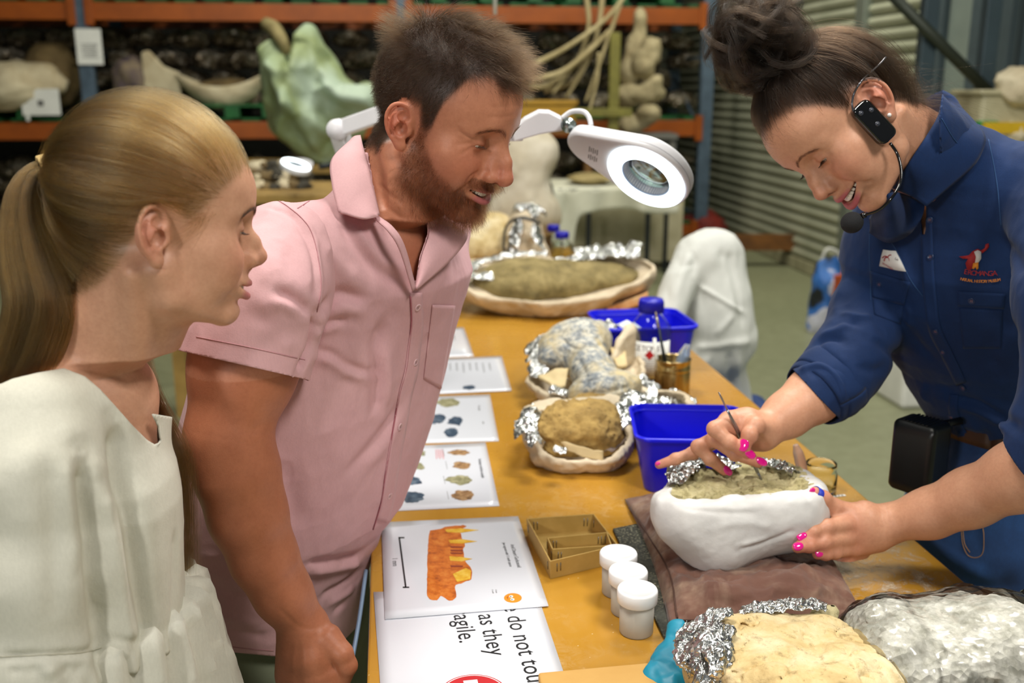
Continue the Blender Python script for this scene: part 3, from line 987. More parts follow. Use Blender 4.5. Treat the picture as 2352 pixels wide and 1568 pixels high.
# ---- shelf clutter at top right
Yk = 4.82
p = at(2316, 262, Yk)
q = thing('storage_tub', p - UP * .12, 'clear plastic tub on the shelf behind the woman\'s collar', 'tub')
box('tub_body', (.44, .3, .20), p + S * .02, M('cloudy_plastic', '#b9b394', .35, color2='#a29b7c'), q, bev=.02)
box('tub_rim', (.47, .33, .025), p + UP * .10 + S * .02, M('cloudy_plastic', '#b9b394'), q, bev=.008)
q = box('yellow_tray', (.42, .3, .05), at(2330, 291, Yk - .05), M('yellow_plastic', '#d2ac1c', .45)); tag(q, 'yellow tray under the clear tub on the right', 'tray')
q = box('green_block', (.09, .15, .06), at(2257, 292, Yk - .1), M('green_plastic', '#138a3c', .45), bev=.01); tag(q, 'small green block at the left end of the yellow tray', 'block')
for k, (x, y, r, lab) in enumerate(((2285, 306, .07, 'pale rock lump below the yellow tray, left'), (2325, 308, .08, 'pale rock lump below the yellow tray, right'), (2342, 200, .11, 'tan lump on top of the clear tub'))):
    o = blob('rock_lump', at(x, y, Yk - .12), (r, r, r * .8), m_cream, seed=60 + k, amp=.2); tag(o, lab, 'rock', 'rock lumps on the right shelf')

# ---- second lamp and clutter behind the man's shoulder
Yl = 4.6
m_lampw = M('lamp_white', '#e6e6ea', 0.35, color2='#dcdce2')
bench2 = thing('back_bench', (at(640, 900, Yl)[0], Yl + .2, 0), 'low wooden bench with rubble behind the girl and the man', 'bench')
zb = at(640, 440, Yl)[2]
box('bench_top', (1.1, .7, .04), (at(640, 430, Yl)[0], Yl + .2, zb - .02), M('old_ply', '#a98848'), bench2, bev=.004)
for sx in (-1, 1):
    for sy in (-1, 1):
        box('leg', (.06, .06, zb - .04), (at(640, 430, Yl)[0] + sx * .48, Yl + .2 + sy * .3, (zb - .04) / 2), M('old_ply', '#a98848'), bench2)
for k in range(16):
    px = 590 + (k % 6) * 22 + rnd.uniform(-6, 6); lay = k // 6
    o = blob('rock_fragment', at(px, 428 - lay * 24 + rnd.uniform(-4, 4), Yl + .15 + .07 * lay), (rnd.uniform(.035, .06), .05, rnd.uniform(.022, .035)), (m_cream, m_brown, M('dark_rock', '#3b372c', .8))[k % 3], seed=70 + k, amp=.25, sub=3)
    tag(o, '%s rock fragment, %s from the left in the %s layer behind the small ring lamp' % (('pale', 'brown', 'dark')[k % 3], ORD[k % 6], ('bottom', 'middle', 'top')[lay]), 'rock', 'rubble on the back bench')
m_glow = NT('led_ring'); m_glow.set(Base_Color='#ffffff', Emission_Color=(0.80, 0.95, 1.0), Emission_Strength=4.5); m_glow = m_glow.m
def thin_glass(name, tint, rough, base):
    """clear sheet: passes light straight through, mirrors more at grazing angles"""
    m = bpy.data.materials.new(name); m.use_nodes = True
    nt = m.node_tree; nt.nodes.remove(nt.nodes['Principled BSDF'])
    a = nt.nodes.new('ShaderNodeBsdfTransparent'); a.inputs[0].default_value = (*tint, 1)
    g = nt.nodes.new('ShaderNodeBsdfGlossy'); g.inputs['Roughness'].default_value = rough
    f = nt.nodes.new('ShaderNodeFresnel'); f.inputs[0].default_value = 1.45
    x = nt.nodes.new('ShaderNodeMixShader'); q = nt.nodes.new('ShaderNodeMath'); q.operation = 'ADD'; q.inputs[1].default_value = base
    nt.links.new(f.outputs[0], q.inputs[0]); nt.links.new(q.outputs[0], x.inputs[0])
    nt.links.new(a.outputs[0], x.inputs[1]); nt.links.new(g.outputs[0], x.inputs[2]); nt.links.new(x.outputs[0], nt.nodes['Material Output'].inputs[0])
    return m
def mag_lamp(root, c, fwd, nrm, k=1.0, text=True):
    """magnifier head: fwd = from the tail to the ring (in its plane), nrm = the side that shines"""
    fwd = np.asarray(fwd, float); fwd /= np.linalg.norm(fwd)
    nrm = np.asarray(nrm, float); nrm -= fwd * (nrm @ fwd); nrm /= np.linalg.norm(nrm)
    side = np.cross(nrm, fwd)
    R = np.stack([fwd, side, nrm], 1)
    # outline: large circle round the lens running into a narrower tail
    r0, r1, Ld = 0.112 * k, 0.052 * k, 0.172 * k
    al = math.acos((r0 - r1) / Ld)
    n = 40
    out = [(r0 * math.cos(a), r0 * math.sin(a)) for a in np.linspace(-math.pi + al, math.pi - al, n)]
    out += [(-Ld + r1 * math.cos(a), r1 * math.sin(a)) for a in np.linspace(math.pi - al, math.pi + al, 16)]
    out = np.array(out); m = len(out)
    ri = 0.061 * k
    inn = np.stack([ri * np.cos(np.linspace(-math.pi + al, math.pi - al + 2 * al, m, endpoint=False)), ri * np.sin(np.linspace(-math.pi + al, math.pi + al, m, endpoint=False))], 1)
    h = 0.019 * k
    rings = []
    for sc, z in ((0.955, -h), (0.99, -h + .004 * k), (1.0, -h + .010 * k), (1.0, h - .010 * k), (0.99, h - .004 * k), (0.955, h)):
        rings.append(np.c_[out * sc, np.full(m, z)])
    rings.append(np.c_[inn, np.full(m, h)]); rings.append(np.c_[inn, np.full(m, -h)])
    V = np.concatenate(rings); F = []
    for i in range(8):
        i2 = (i + 1) % 8
        for j in range(m):
            q = (j + 1) % m
            F.append((i * m + j, i * m + q, i2 * m + q, i2 * m + j))
    hd = mesh_np('lamp_head', V @ R.T + c, F, m_lampw, root)
    mod(hd, 'EDGE_SPLIT', split_angle=math.radians(50))
    # seam groove line, light ring, lens bezel, glass
    ro, rr = 0.103 * k, 0.066 * k
    ring = lathe('light_ring', [(rr, h), (rr, h + .006 * k), (rr + .004 * k, h + .009 * k), (ro - .004 * k, h + .009 * k), (ro, h + .006 * k), (ro, h)], c, m_glow, root, 64, R, True)
    V, F = tube_vf(np.array([[ (r0 * 1.002) * math.cos(a), (r0 * 1.002) * math.sin(a), h - .012 * k] for a in np.linspace(-math.pi + al, math.pi - al, 40)]) @ R.T + c, .0006 * k, 6)
    mesh_np('seam', V, F, M('seam_grey', '#9a9aa4', .5), root)
    lathe('lens_bezel', [(ri * 1.0, h), (rr, h + .004 * k), (rr, h), (ri, -h)], c, M('bezel_grey', '#8fa0b8', .3), root, 64, R, True)
    leds = []
    for a in np.linspace(math.radians(150), math.radians(330), 34):
        leds.append(box_vf((.0026 * k, .0026 * k, .003 * k), np.array([.0585 * k * math.cos(a), .0585 * k * math.sin(a), .001]) @ R.T + c, R))
    V, F = join_vf(leds); o = mesh_np('led', V, F, M('led_white', '#e8f0ff', .3), root, smooth=False); o['kind'] = 'stuff'
    gl = thin_glass('lens_glass', (.62, .74, .69), .05, .10)
    pr = [(0.0, -.006 * k)] + [(ri * s, -.006 * k + .004 * k * s * s) for s in (.25, .5, .75, 1)] + [(ri * s, .006 * k - .004 * k * s * s) for s in (1, .75, .5, .25)] + [(0.0, .006 * k)]
    lathe('lens', [(max(r, 1e-6), z) for r, z in pr], c, gl, root, 48, R)
    if text:
        lines = []
        for q in range(5):
            for s_ in range(2):
                lines.append(box_vf((.0016, .010 + .004 * ((q + s_) % 2), .0003), np.array([(-.158 + .0055 * q) * k, (-.020 + .030 * s_) * k, h + .0002]) @ R.T + c, R))
        V, F = join_vf(lines); mesh_np('print_lines', V, F, M('grey_ink', '#6b6b6b'), root, smooth=False)
    return R
# small lamp in the distance
p = at(678, 384, Yl - .25)
lp2 = thing('ring_lamp', (p[0], p[1], 0), 'small glowing ring lamp in the distance behind the man\'s shoulder', 'lamp')
fw = np.array([-.25, -.9, -.1])
mag_lamp(lp2, p, fw, np.array([.05, -.80, .60]), .60, False)
tube('lamp_arm', [p + np.array([.1, .03, .0]), p + np.array([.2, .1, .0]), p + np.array([.24, .2, -.1]), (p[0] + .24, p[1] + .25, zb)], .012, M('dark_steel', '#20262a'), lp2, n=14)

# ---------------------------------------------------------------- the workbench
m_top = NT('varnished_ply')
g1 = m_top.noise(3.0, 6, .6, .4, (6, 0.7, 1)); g2 = m_top.noise(1.3, 4, .5)
col = m_top.mix(.45, m_top.ramp(g1, [(.3, '#a8741c'), (.7, '#b8872b')]), m_top.ramp(g2, [(.3, '#9c6c18'), (.7, '#c0923a')]))
# pale plaster dust: scattered patches, denser beyond the big fossil and beside the cushion
d1 = m_top.noise(2.1, 5, .65, .3); d2 = m_top.noise(38, 5, .75, .6)
dust = m_top.math('MULTIPLY', m_top.ramp(d1, [(.56, (0, 0, 0)), (.80, (.6, .6, .6))]), m_top.ramp(d2, [(.45, (0, 0, 0)), (.68, (1, 1, 1))]))
col = m_top.mix(dust, col, '#c9b893')
spk = m_top.voro(60)
col = m_top.mix(m_top.ramp(spk, [(.04, (.7, .7, .7)), (.07, (0, 0, 0))]), col, '#d8c8a0')
m_top.set(Base_Color=col, Roughness=m_top.math('ADD', m_top.math('MULTIPLY', dust, .3), m_top.ramp(m_top.noise(9, 3), [(.3, (.20, .20, .20)), (.7, (.32, .32, .32))])), Specular_IOR_Level=.5)
m_top.bump(m_top.noise(160, 3), .06, .001)
m_top = m_top.m
eR = on(2280, 1390); eL = on(848, 1400)
xr = (eR @ S); xl = (eL @ S)
y0, y1 = 0.72, on(1325, 577)[1]
ct = S * (xr + xl) / 2 + T * ((y0 + y1) / 2)
bench = thing('workbench', (ct[0], ct[1], 0), 'long workbench with a varnished amber plywood top between the visitors and the woman', 'bench')
tp = box('bench_top', (xr - xl, y1 - y0, .032), ct + UP * (TABLE_Z - .016), m_top, bench, R=RT, bev=.003)
m_leg = M('bench_frame', '#5b5f58', .5, metal=.3)
for t_ in (y0 + .1, (y0 + y1) / 2, y1 - .1):
    for sx in (xl + .06, xr - .06):
        q = S * sx + T * t_
        box('leg', (.05, .05, TABLE_Z - .032), q + UP * (TABLE_Z - .032) / 2, m_leg, bench, R=RT)
for sx in (xl + .06, xr - .06):
    box('apron_rail', (.03, y1 - y0 - .2, .07), S * sx + T * (y0 + y1) / 2 + UP * (TABLE_Z - .068), m_leg, bench, R=RT)
# spilt plaster dust beside the brown cushion
du = NT('spilt_dust')
al = du.math('MULTIPLY', du.ramp(du.noise(26, 6, .75, .8), [(.47, (0, 0, 0)), (.62, (1, 1, 1))]), du.ramp(du.noise(90, 3, .7), [(.3, (.35, .35, .35)), (.6, (1, 1, 1))]))
gr = du.n('ShaderNodeTexGradient', gradient_type='SPHERICAL'); mp = du.n('ShaderNodeMapping'); du.l(du.coord('Object'), mp.inputs[0])
mp.inputs['Scale'].default_value = (9.0, 4.6, 1)
du.l(mp.outputs[0], gr.inputs[0])
al = du.math('MULTIPLY', al, du.ramp(gr.outputs['Fac'], [(.0, (0, 0, 0)), (.35, (.9, .9, .9))]))
du.set(Base_Color='#cbb9a0', Roughness=.9, Alpha=al)
c = on(2035, 1325) - S * .015
o = mesh_np('plaster_dust', np.array([S * a + T * b for a, b in ((-.13, -.24), (.10, -.24), (.10, .24), (-.13, .24))]), [(0, 1, 2, 3)], du.m, smooth=False)
o.location = tuple(c + UP * .0006); o['kind'] = 'stuff'; tag(o, 'white plaster dust spilt on the bench beside the brown cushion', 'dust')
# ================================================================ things on the bench
def Bp(x, y, Y, r):
    p = at(x, y, Y); return p, r * mpp(p)
def blend(P, items, k, fn=None):
    d = None
    for it in items:
        if not isinstance(it[1], tuple): e = sph(P, it[0], it[1])
        else: e = rc(P, it[0][0], it[1][0], it[0][1], it[1][1])
        d = e if d is None else smin(d, e, k)
    return d
m_foil = NT('crumpled_foil')
m_foil.set(Base_Color=m_foil.ramp(m_foil.noise(40, 3), [(.35, '#9fa1a0'), (.65, '#e8eaea')]), Metallic=.95, Roughness=.24)
m_foil.bump(m_foil.voro(150), .55, .004)
m_foil = m_foil.m
m_plast = M('plaster_jacket', '#dccdb2', .8, color2='#b9a98e', vscale=16, bump=(120, .35, .002))
m_white = NT('fresh_plaster')
m_white.set(Base_Color=m_white.ramp(m_white.noise(20, 5), [(.35, '#dad9d7'), (.7, '#c8c7c6')]), Roughness=.7)
m_white.bump(m_white.noise(260, 4, .7), .22, .001); m_white.bump(m_white.noise(40, 4), .2, .004)
m_white = m_white.m
def rock_mat(name, cols, scale=22, bump=.7, crack=None):
    t = NT(name)
    c = t.ramp(t.noise(scale, 7, .65, .3), [(.28, cols[0]), (.48, cols[1]), (.70, cols[2])])
    c = t.mix(t.ramp(t.noise(scale * 5, 4, .7), [(.30, (.55, .55, .55)), (.44, (0, 0, 0))]), c, tuple(v * .45 for v in lin(cols[0])))
    if crack:
        v = t.voro(crack, 'DISTANCE_TO_EDGE')
        c = t.mix(t.ramp(v, [(.012, (1, 1, 1)), (.05, (0, 0, 0))]), c, '#5b4a2c')
    t.set(Base_Color=c, Roughness=.88)
    t.bump(t.noise(scale * 5, 5, .7), bump, .004)
    return t.m
m_matrix = rock_mat('brown_matrix', ('#735b2c', '#a2844a', '#c2a25e'))
m_pale = rock_mat('pale_matrix', ('#8d8560', '#b3a97c', '#cfc59c'), 30, .6)
m_ochre = rock_mat('ochre_fossil', ('#a98a55', '#d6bd88', '#eadcb8'), 14, .6)
def foil_strip(name, pts, width, parent=None, seed=0, amp=.35, nu=70, nv=22, lift=0.0, mat=None, curl=.38):
    """crumpled foil lying along a line of 3D points, arched across"""
    P = resample(np.array(pts), nu)
    Tn = np.gradient(P, axis=0); Tn /= np.linalg.norm(Tn, axis=1)[:, None]
    side = np.cross(Tn, UP); side /= np.linalg.norm(side, axis=1)[:, None]
    w = np.broadcast_to(np.asarray(width, float), (len(pts),)) if np.ndim(width) else np.full(len(pts), width)
    w = np.interp(np.linspace(0, 1, nu), np.linspace(0, 1, len(pts)), w)
    e = 0.35 + 0.65 * np.sin(np.linspace(0.12, math.pi - .12, nu)) ** .5
    G = np.zeros((nu, nv, 3))
    for j in range(nv):
        a = -1 + 2 * j / (nv - 1)
        G[:, j] = P + side * (a * w * e)[:, None] + UP * ((1 - a * a) * w * curl)[:, None]
    V, F = grid_vf(G)
    wm = w.mean()
    sc = 1.0 / wm
    D = np.stack([crumple(V, sc * .8, seed + i, 5) for i in range(3)], 1)
    V = V + D * wm * amp * np.array([.4, .4, .55]) + UP * lift
    o = mesh_np(name, V, F, mat or m_foil, parent, smooth=False)
    mod(o, 'SOLIDIFY', thickness=.0006, offset=0)
    return o
def sdf_obj(name, f, pts, pad, h, mat, parent=None, newton=1, keep=None, lines=None):
    pts = np.array(pts)
    V, F = mesh_sdf(f, pts.min(0) - pad, pts.max(0) + pad, h, newton)
    if keep is not None: V, F, _ = cull(V, F, keep(V))
    if lines: V = creases(V, F, Surf(V, F), lines)
    return mesh_np(name, V, F, mat, parent), V, F

# ---------------------------------------------------------------- laminated sheets
m_lam = NT('laminated_paper')
m_lam.set(Base_Color='#d6d9e2', Roughness=.35, Coat_Weight=1.0, Coat_Roughness=.06, Specular_IOR_Level=.5)
m_lam.bump(m_lam.noise(9, 3), .10, .01)
m_lam = m_lam.m
m_black = M('black_print', '#16161a', .35)
def quad_sheet(name, corners, z, label, thick=.0007):
    C = [on(x, y, z) for x, y in corners]
    C = np.array(C)
    n = 14
    G = np.zeros((n, n, 3))
    for i in range(n):
        for j in range(n):
            a, b = i / (n - 1), j / (n - 1)
            G[i, j] = (C[0] * (1 - a) + C[1] * a) * (1 - b) + (C[3] * (1 - a) + C[2] * a) * b
    V, F = grid_vf(G); F = F[:, ::-1]
    t = thing(name, C.mean(0), label, 'paper', 'laminated sheets on the bench')
    o = mesh_np('laminate', V, F, m_lam, t); mod(o, 'SOLIDIFY', thickness=thick, offset=1.0)
    edge_v = (C[0] - C[3]); edge_v /= np.linalg.norm(edge_v)
    up = (C[1] - C[0]); up -= edge_v * (up @ edge_v); up /= np.linalg.norm(up)
    R = np.stack([-edge_v, up, UP], 1)
    return t, R, z + thick
def flat_poly(name, px, z, mat, parent, h=.00025):
    P = np.array([on(x, y, z) for x, y in px])
    n = len(P)
    V = np.concatenate([P, P + UP * h]); F = [tuple(range(n - 1, -1, -1)), tuple(range(n, 2 * n))] + [(i, (i + 1) % n, n + (i + 1) % n, n + i) for i in range(n)]
    # make sure the top faces up
    a = P[1] - P[0]; s = sum(np.cross(P[i] - P[0], P[(i + 1) % n] - P[0])[2] for i in range(n))
    if s < 0: F = [f[::-1] for f in F]
    return mesh_np(name, V, F, mat, parent, smooth=False)
def smooth_px(p, n):
    p = np.array(p + p[:1], float); q = resample(p, n)[:-1]
    return q + 1.2 * np.stack([vnoise(np.c_[q, q[:, 0] * 0], .2, 1), vnoise(np.c_[q, q[:, 0] * 0], .2, 2)], 1)
def blob_px(cx, cy, rx, ry, seed, n=40, amp=.22):
    a = np.arange(n) * 2 * math.pi / n
    r = 1 + amp * fbm(np.stack([np.cos(a), np.sin(a), 0 * a + seed], 1), 2.2, 4, seed)
    return [(cx + rx * r_ * math.cos(t_), cy + ry * r_ * math.sin(t_)) for r_, t_ in zip(r, a)]
def print_mat(name, cols, sc=90):
    t = NT(name); t.set(Base_Color=t.ramp(t.noise(sc, 5, .7), [(.3, cols[0]), (.5, cols[1]), (.7, cols[2])]), Roughness=.35, Coat_Weight=.6, Coat_Roughness=.06); return t.m
pm_brown = print_mat('print_brown', ('#54402c', '#96714c', '#c4a67c'))
pm_olive = print_mat('print_olive', ('#5c5a3e', '#8d8a68', '#b9b391'))
pm_blue = print_mat('print_blue', ('#141d2a', '#33475e', '#6f7f8c'))
pm_jaw = print_mat('print_jaw', ('#8e3d0e', '#c96a1c', '#dc8a3a'), 60)
pm_tooth = print_mat('print_tooth', ('#c9861a', '#e0b22e', '#ecd070'), 60)
m_red = M('red_print', '#c0222a', .35)
m_redthin = M('red_fine_print', '#c86a70', .4)

z1 = TABLE_Z + .0004
s1, R1, t1 = quad_sheet('laminated_sign', [(858, 1360), (1230, 1352), (1330, 1650), (880, 1668)], z1, 'white laminated warning sheet with large lettering and a red no entry disc, nearest the camera')
for body, (x, y), size in (('se do not touch', (1152, 1380), .0345), ('ns as they', (1088, 1376), .0345), ('fragile.', (1037, 1392), .0345)):
    text_obj('lettering', body, size, m_black, s1, R1, on(x, y, t1 + .0001), spacing=1.02)
a = np.linspace(0, 2 * math.pi, 48, endpoint=False)
cc = on(1087, 1594, t1)
def disc(r, z, mat, name, x0=None):
    V = np.array([cc + R1 @ np.array([r * math.cos(t_), r * math.sin(t_), z]) for t_ in a])
    V = np.concatenate([V, V + UP * .0002]); n = 48
    return mesh_np(name, V, [tuple(range(n, 2 * n))] + [(i, (i + 1) % n, n + (i + 1) % n, n + i) for i in range(n)], mat, s1, smooth=False)
disc(.0395, .0000, m_red, 'disc_edge'); disc(.0378, .0003, m_paper, 'disc_ring'); disc(.0362, .0006, m_red, 'no_entry_disc')
V, F = box_vf((.054, .0165, .0002), cc + UP * .001, R1); mesh_np('disc_bar', V, F, m_paper, s1, smooth=False)

z2 = z1 + .0016
s2, R2, t2 = quad_sheet('laminated_photo', [(876, 1200), (1190, 1186), (1260, 1392), (884, 1422)], z2, 'white laminated sheet with an orange jaw bone picture, a scale bar and a smiling face')
flat_poly('scale_bar', [(915, 1234), (919, 1234), (934, 1349), (930, 1349)], t2, m_black, s2)
flat_poly('scale_bar', [(915, 1233), (929, 1233), (929, 1236), (915, 1236)], t2, m_black, s2)
flat_poly('scale_bar', [(925, 1347), (940, 1347), (940, 1350), (925, 1350)], t2, m_black, s2)
text_obj('lettering', '1 mm', .0115, m_black, s2, R2, on(901, 1281, t2 + .0001))
text_obj('lettering', 'Arid Desert Geckonoid', .0086, m_black, s2, R2, on(1172, 1250, t2 + .0001), spacing=.92)
text_obj('lettering', 'Jaw segment with 11 teeth spaces', .0064, m_black, s2, R2, on(1154, 1246, t2 + .0001), spacing=.92)
flat_poly('jaw_picture', smooth_px([(988, 1218), (1012, 1215), (1022, 1210), (1066, 1206), (1068, 1211), (1050, 1216), (1058, 1225), (1062, 1240), (1068, 1252), (1064, 1262), (1066, 1276), (1070, 1292), (1078, 1300), (1084, 1312), (1082, 1330), (1062, 1338), (1046, 1345), (1048, 1372), (1030, 1379), (1012, 1368), (1004, 1378), (982, 1370), (981, 1330), (982, 1280), (984, 1240)], 90), t2, pm_jaw, s2)
for pts in ([(1022, 1216), (1060, 1213), (1100, 1217), (1060, 1223), (1026, 1222)], [(1030, 1240), (1062, 1238), (1096, 1243), (1062, 1248), (1034, 1247)], [(1032, 1277), (1060, 1279), (1085, 1283), (1060, 1289), (1034, 1287)], [(1040, 1318), (1070, 1304), (1082, 1310), (1080, 1330), (1050, 1336)]):
    flat_poly('tooth_picture', pts, t2 + .0003, pm_tooth, s2)
for k, yy in enumerate((1254, 1262, 1268, 1298)):
    flat_poly('tooth_shade', [(1034, yy), (1064, yy + 1), (1062, yy + 4), (1036, yy + 4)], t2 + .0003, M('jaw_dark_print', '#8a3414', .4), s2)
flat_poly('smiling_face', [(1178 + 20.5 * math.cos(q), 1373 + 11 * math.sin(q)) for q in np.linspace(0, 2 * math.pi, 28, endpoint=False)], t2, M('orange_print', '#ee8a1e', .35), s2)
for dx, dy in ((-4, -3.4), (-1, 3.4)):
    flat_poly('eye_print', [(1178 + dx + 4.6 * math.cos(q), 1373 + dy + 2.6 * math.sin(q)) for q in np.linspace(0, 2 * math.pi, 14, endpoint=False)], t2 + .0003, m_paper, s2)
    flat_poly('pupil_print', [(1178 + dx - 1 + 2 * math.cos(q), 1373 + dy + 1.1 * math.sin(q)) for q in np.linspace(0, 2 * math.pi, 10, endpoint=False)], t2 + .0006, pm_blue, s2)
flat_poly('mouth_print', [(1171, 1367), (1167, 1370), (1166, 1373), (1168, 1377), (1165, 1374), (1164, 1371)], t2 + .0003, M('jaw_dark_print', '#8a3414'), s2)
for x, y, b in ((1137, 1353, '1.8 mm'), (1129, 1353, '11 teeth')):
    text_obj('lettering', b, .0034, m_ink, s2, R2, on(x, y, t2 + .0001))
s3, R3, t3 = quad_sheet('laminated_photo', [(857, 1029), (1115, 1016), (1147, 1162), (842, 1177)], z1, 'white laminated sheet with eight small bone photographs, touching the man\'s shirt hem')
text_obj('lettering', 'Vombatus vertebrae samples', .0092, m_black, s3, R3, on(1098, 1053, t3 + .0001), spacing=.9)
for k, (x, y, rx, ry, m_) in enumerate(((1054, 1039, 24, 6, pm_brown), (1061, 1068, 20, 8, pm_brown), (1056, 1102, 30, 11, pm_olive), (1064, 1137, 26, 12, pm_brown), (962, 1041, 16, 7, pm_olive), (958, 1071, 18, 8, pm_olive), (944, 1104, 24, 11, pm_blue), (948, 1141, 26, 13, pm_blue))):
    flat_poly('bone_picture', blob_px(x, y, rx, ry, k), t3, m_, s3)
    if k < 4: flat_poly('scale_line', [(x - 38, y - 9), (x - 37, y - 9), (x - 33, y + 9), (x - 34, y + 9)], t3, m_ink, s3)
for k in range(5):
    flat_poly('red_lines', [(1000 + 4 * k, 1032), (1001.5 + 4 * k, 1032), (1003.5 + 4 * k, 1054 - 3 * (k % 2)), (1002 + 4 * k, 1054 - 3 * (k % 2))], t3, m_redthin, s3)
s4, R4, t4 = quad_sheet('laminated_photo', [(907, 914), (1125, 906), (1146, 1013), (884, 1021)], z1, 'white laminated sheet with four grey fossil fragment photographs')
for k, (x, y, rx, ry, m_) in enumerate(((1028, 925, 24, 10, pm_olive), (1004, 962, 20, 11, pm_blue), (1046, 967, 18, 9, pm_blue), (1036, 993, 15, 10, pm_blue))):
    flat_poly('bone_picture', blob_px(x, y, rx, ry, 20 + k), t4, m_, s4)
text_obj('lettering', 'Trace fossils', .0075, m_ink, s4, R4, on(1098, 930, t4 + .0001))
text_obj('lettering', 'plate 4', .006, m_ink, s4, R4, on(1108, 968, t4 + .0001))
s5, R5, t5 = quad_sheet('laminated_text', [(961, 826), (1152, 818), (1175, 897), (956, 907)], z1 + .0012, 'white laminated sheet of printed text with glare, lying across another sheet')
for k in range(9):
    x = 1122 - 15 * k
    text_obj('lettering', ('the inland sea left layers of mud', 'bones were buried and turned to stone', 'field jackets are opened by hand')[k % 3], .0062, m_ink, s5, R5, on(x, 833, t5 + .0001), spacing=.9)
flat_poly('bone_picture', blob_px(1078, 890, 14, 5, 9), t5, pm_blue, s5)
s6, R6, t6 = quad_sheet('laminated_text', [(895, 760), (1065, 752), (1088, 818), (893, 826)], z1, 'white laminated text sheet farthest from the camera, by the man\'s pocket')
for k in range(6):
    text_obj('lettering', 'plaster, foil and burlap protect bones', .0058, m_ink, s6, R6, on(1040 - 15 * k, 766, t6 + .0001), spacing=.9)

# ---------------------------------------------------------------- cardboard trays
m_card = M('kraft_card', '#b3924e', .75, color2='#a3833f', vscale=20, bump=(300, .2, .0006))
m_cardedge = M('kraft_edge', '#c9ae6f', .8)
m_staple = M('staple_wire', '#8d8a80', .3, metal=.9)
def tray(name, rim, z, depth, label, wall=.0022):
    C = np.array([on(x, y, z) for x, y in rim]); c0 = C.mean(0)
    t = thing(name, c0 - UP * depth, label, 'tray', 'kraft card trays')
    B = c0 + (C - c0) * .975 - UP * depth
    for i in range(4):
        a, b, c, d = C[i], C[(i + 1) % 4], B[(i + 1) % 4], B[i]
        inn = c0 - (a + b) / 2; inn[2] = 0; inn /= np.linalg.norm(inn)
        V = np.array([a, b, c, d, a + inn * wall, b + inn * wall, c + inn * wall, d + inn * wall])
        o = mesh_np('wall_panel', V, [(0, 1, 2, 3), (7, 6, 5, 4), (0, 4, 5, 1), (1, 5, 6, 2), (2, 6, 7, 3), (3, 7, 4, 0)], m_card, t, smooth=False)
        bevel(o, .0006)
        for e in ((.10, .15, .85, .90) if i in (0, 2) else (.08, .92)):
            q = a * (1 - e) + b * e; q2 = d * (1 - e) + c * e
            for sgn in (-.4, wall + .4):
                off = inn * (-.0006 if sgn < 0 else wall + .0006)
                V2, F2 = tube_vf([q * .8 + q2 * .2 + off, q * .35 + q2 * .65 + off], .0006, 6)
                mesh_np('staple', V2, F2, m_staple, o)
    V = np.concatenate([B, B + UP * .002]); mesh_np('tray_base', V, [(3, 2, 1, 0), (4, 5, 6, 7), (0, 1, 5, 4), (1, 2, 6, 5), (2, 3, 7, 6), (3, 0, 4, 7)], m_card, t, smooth=False)
    return t
tray('card_tray', [(1209, 1190), (1364, 1179), (1421, 1252), (1263, 1289)], TABLE_Z + .0285, .028, 'larger kraft cardboard tray with stapled corners, left of the specimen pots')
tray('card_tray', [(1256, 1234), (1395, 1221), (1406, 1252), (1268, 1261)], TABLE_Z + .029, .0255, 'small kraft cardboard tray nested inside the larger tray')

# ---------------------------------------------------------------- specimen pots
m_pot = NT('frosted_pot'); m_pot.set(Base_Color='#f0ece2', Roughness=.25, Transmission_Weight=.6, IOR=1.15); m_pot.bump(m_pot.noise(60, 2), .1, .001); m_pot = m_pot.m
m_lid = NT('pot_lid'); m_lid.set(Base_Color='#e6e8ea', Roughness=.28, Subsurface_Weight=.4, Subsurface_Radius=(.01, .01, .01)); m_lid = m_lid.m
m_grit = rock_mat('bone_grit', ('#8d8068', '#bdb093', '#d9d0b8'), 120, .8)
for k, (x, y, lab) in enumerate(((1418, 1360, 'farthest of the three white lidded specimen pots'), (1440, 1404, 'middle white lidded specimen pot of the row of three'), (1461, 1450, 'nearest of the three white lidded specimen pots, bone grit showing inside'))):
    c = on(x, y); t = thing('specimen_pot', c, lab, 'pot', 'specimen pots')
    lathe('pot_body', [(0, .0005), (.0205, .0005), (.0215, .002), (.0220, .045), (.0208, .045), (.0204, .003), (0, .0025)], c, m_pot, t, 40)
    lathe('contents', [(0, .003), (.0202, .003), (.0206, .026), (.012, .032), (0, .029)], c, m_grit, t, 24)
    lathe('lid', [(.0235, .042), (.0255, .044), (.0258, .058), (.0245, .0605), (.0215, .061), (.0205, .0590), (.0, .0590)], c, m_lid, t, 40)
# ---------------------------------------------------------------- dark mat and brown cushion
m_matt = NT('gritty_mat')
c_ = m_matt.ramp(m_matt.noise(70, 5, .7), [(.35, '#23241f'), (.6, '#3d3e36')])
c_ = m_matt.mix(m_matt.math('MULTIPLY', m_matt.ramp(m_matt.noise(260, 2, .6), [(.52, (0, 0, 0)), (.68, (1, 1, 1))]), m_matt.ramp(m_matt.noise(14, 4), [(.4, (0, 0, 0)), (.65, (.9, .9, .9))])), c_, '#a39f82')
m_matt.set(Base_Color=c_, Roughness=.85); m_matt.bump(m_matt.noise(300, 3), .7, .002); m_matt = m_matt.m
MC = [on(x, y, TABLE_Z + .0005) for x, y in ((1407, 1218), (1480, 1203), (1800, 1195), (1960, 1452), (1545, 1512))]
V = np.array(MC + [p + UP * .004 for p in MC])
o = mesh_np('rubber_mat', V, [(0, 1, 2, 3, 4)[::-1] if False else (4, 3, 2, 1, 0), (5, 6, 7, 8, 9)] + [(i, (i + 1) % 5, 5 + (i + 1) % 5, 5 + i) for i in range(5)], m_matt, smooth=False)
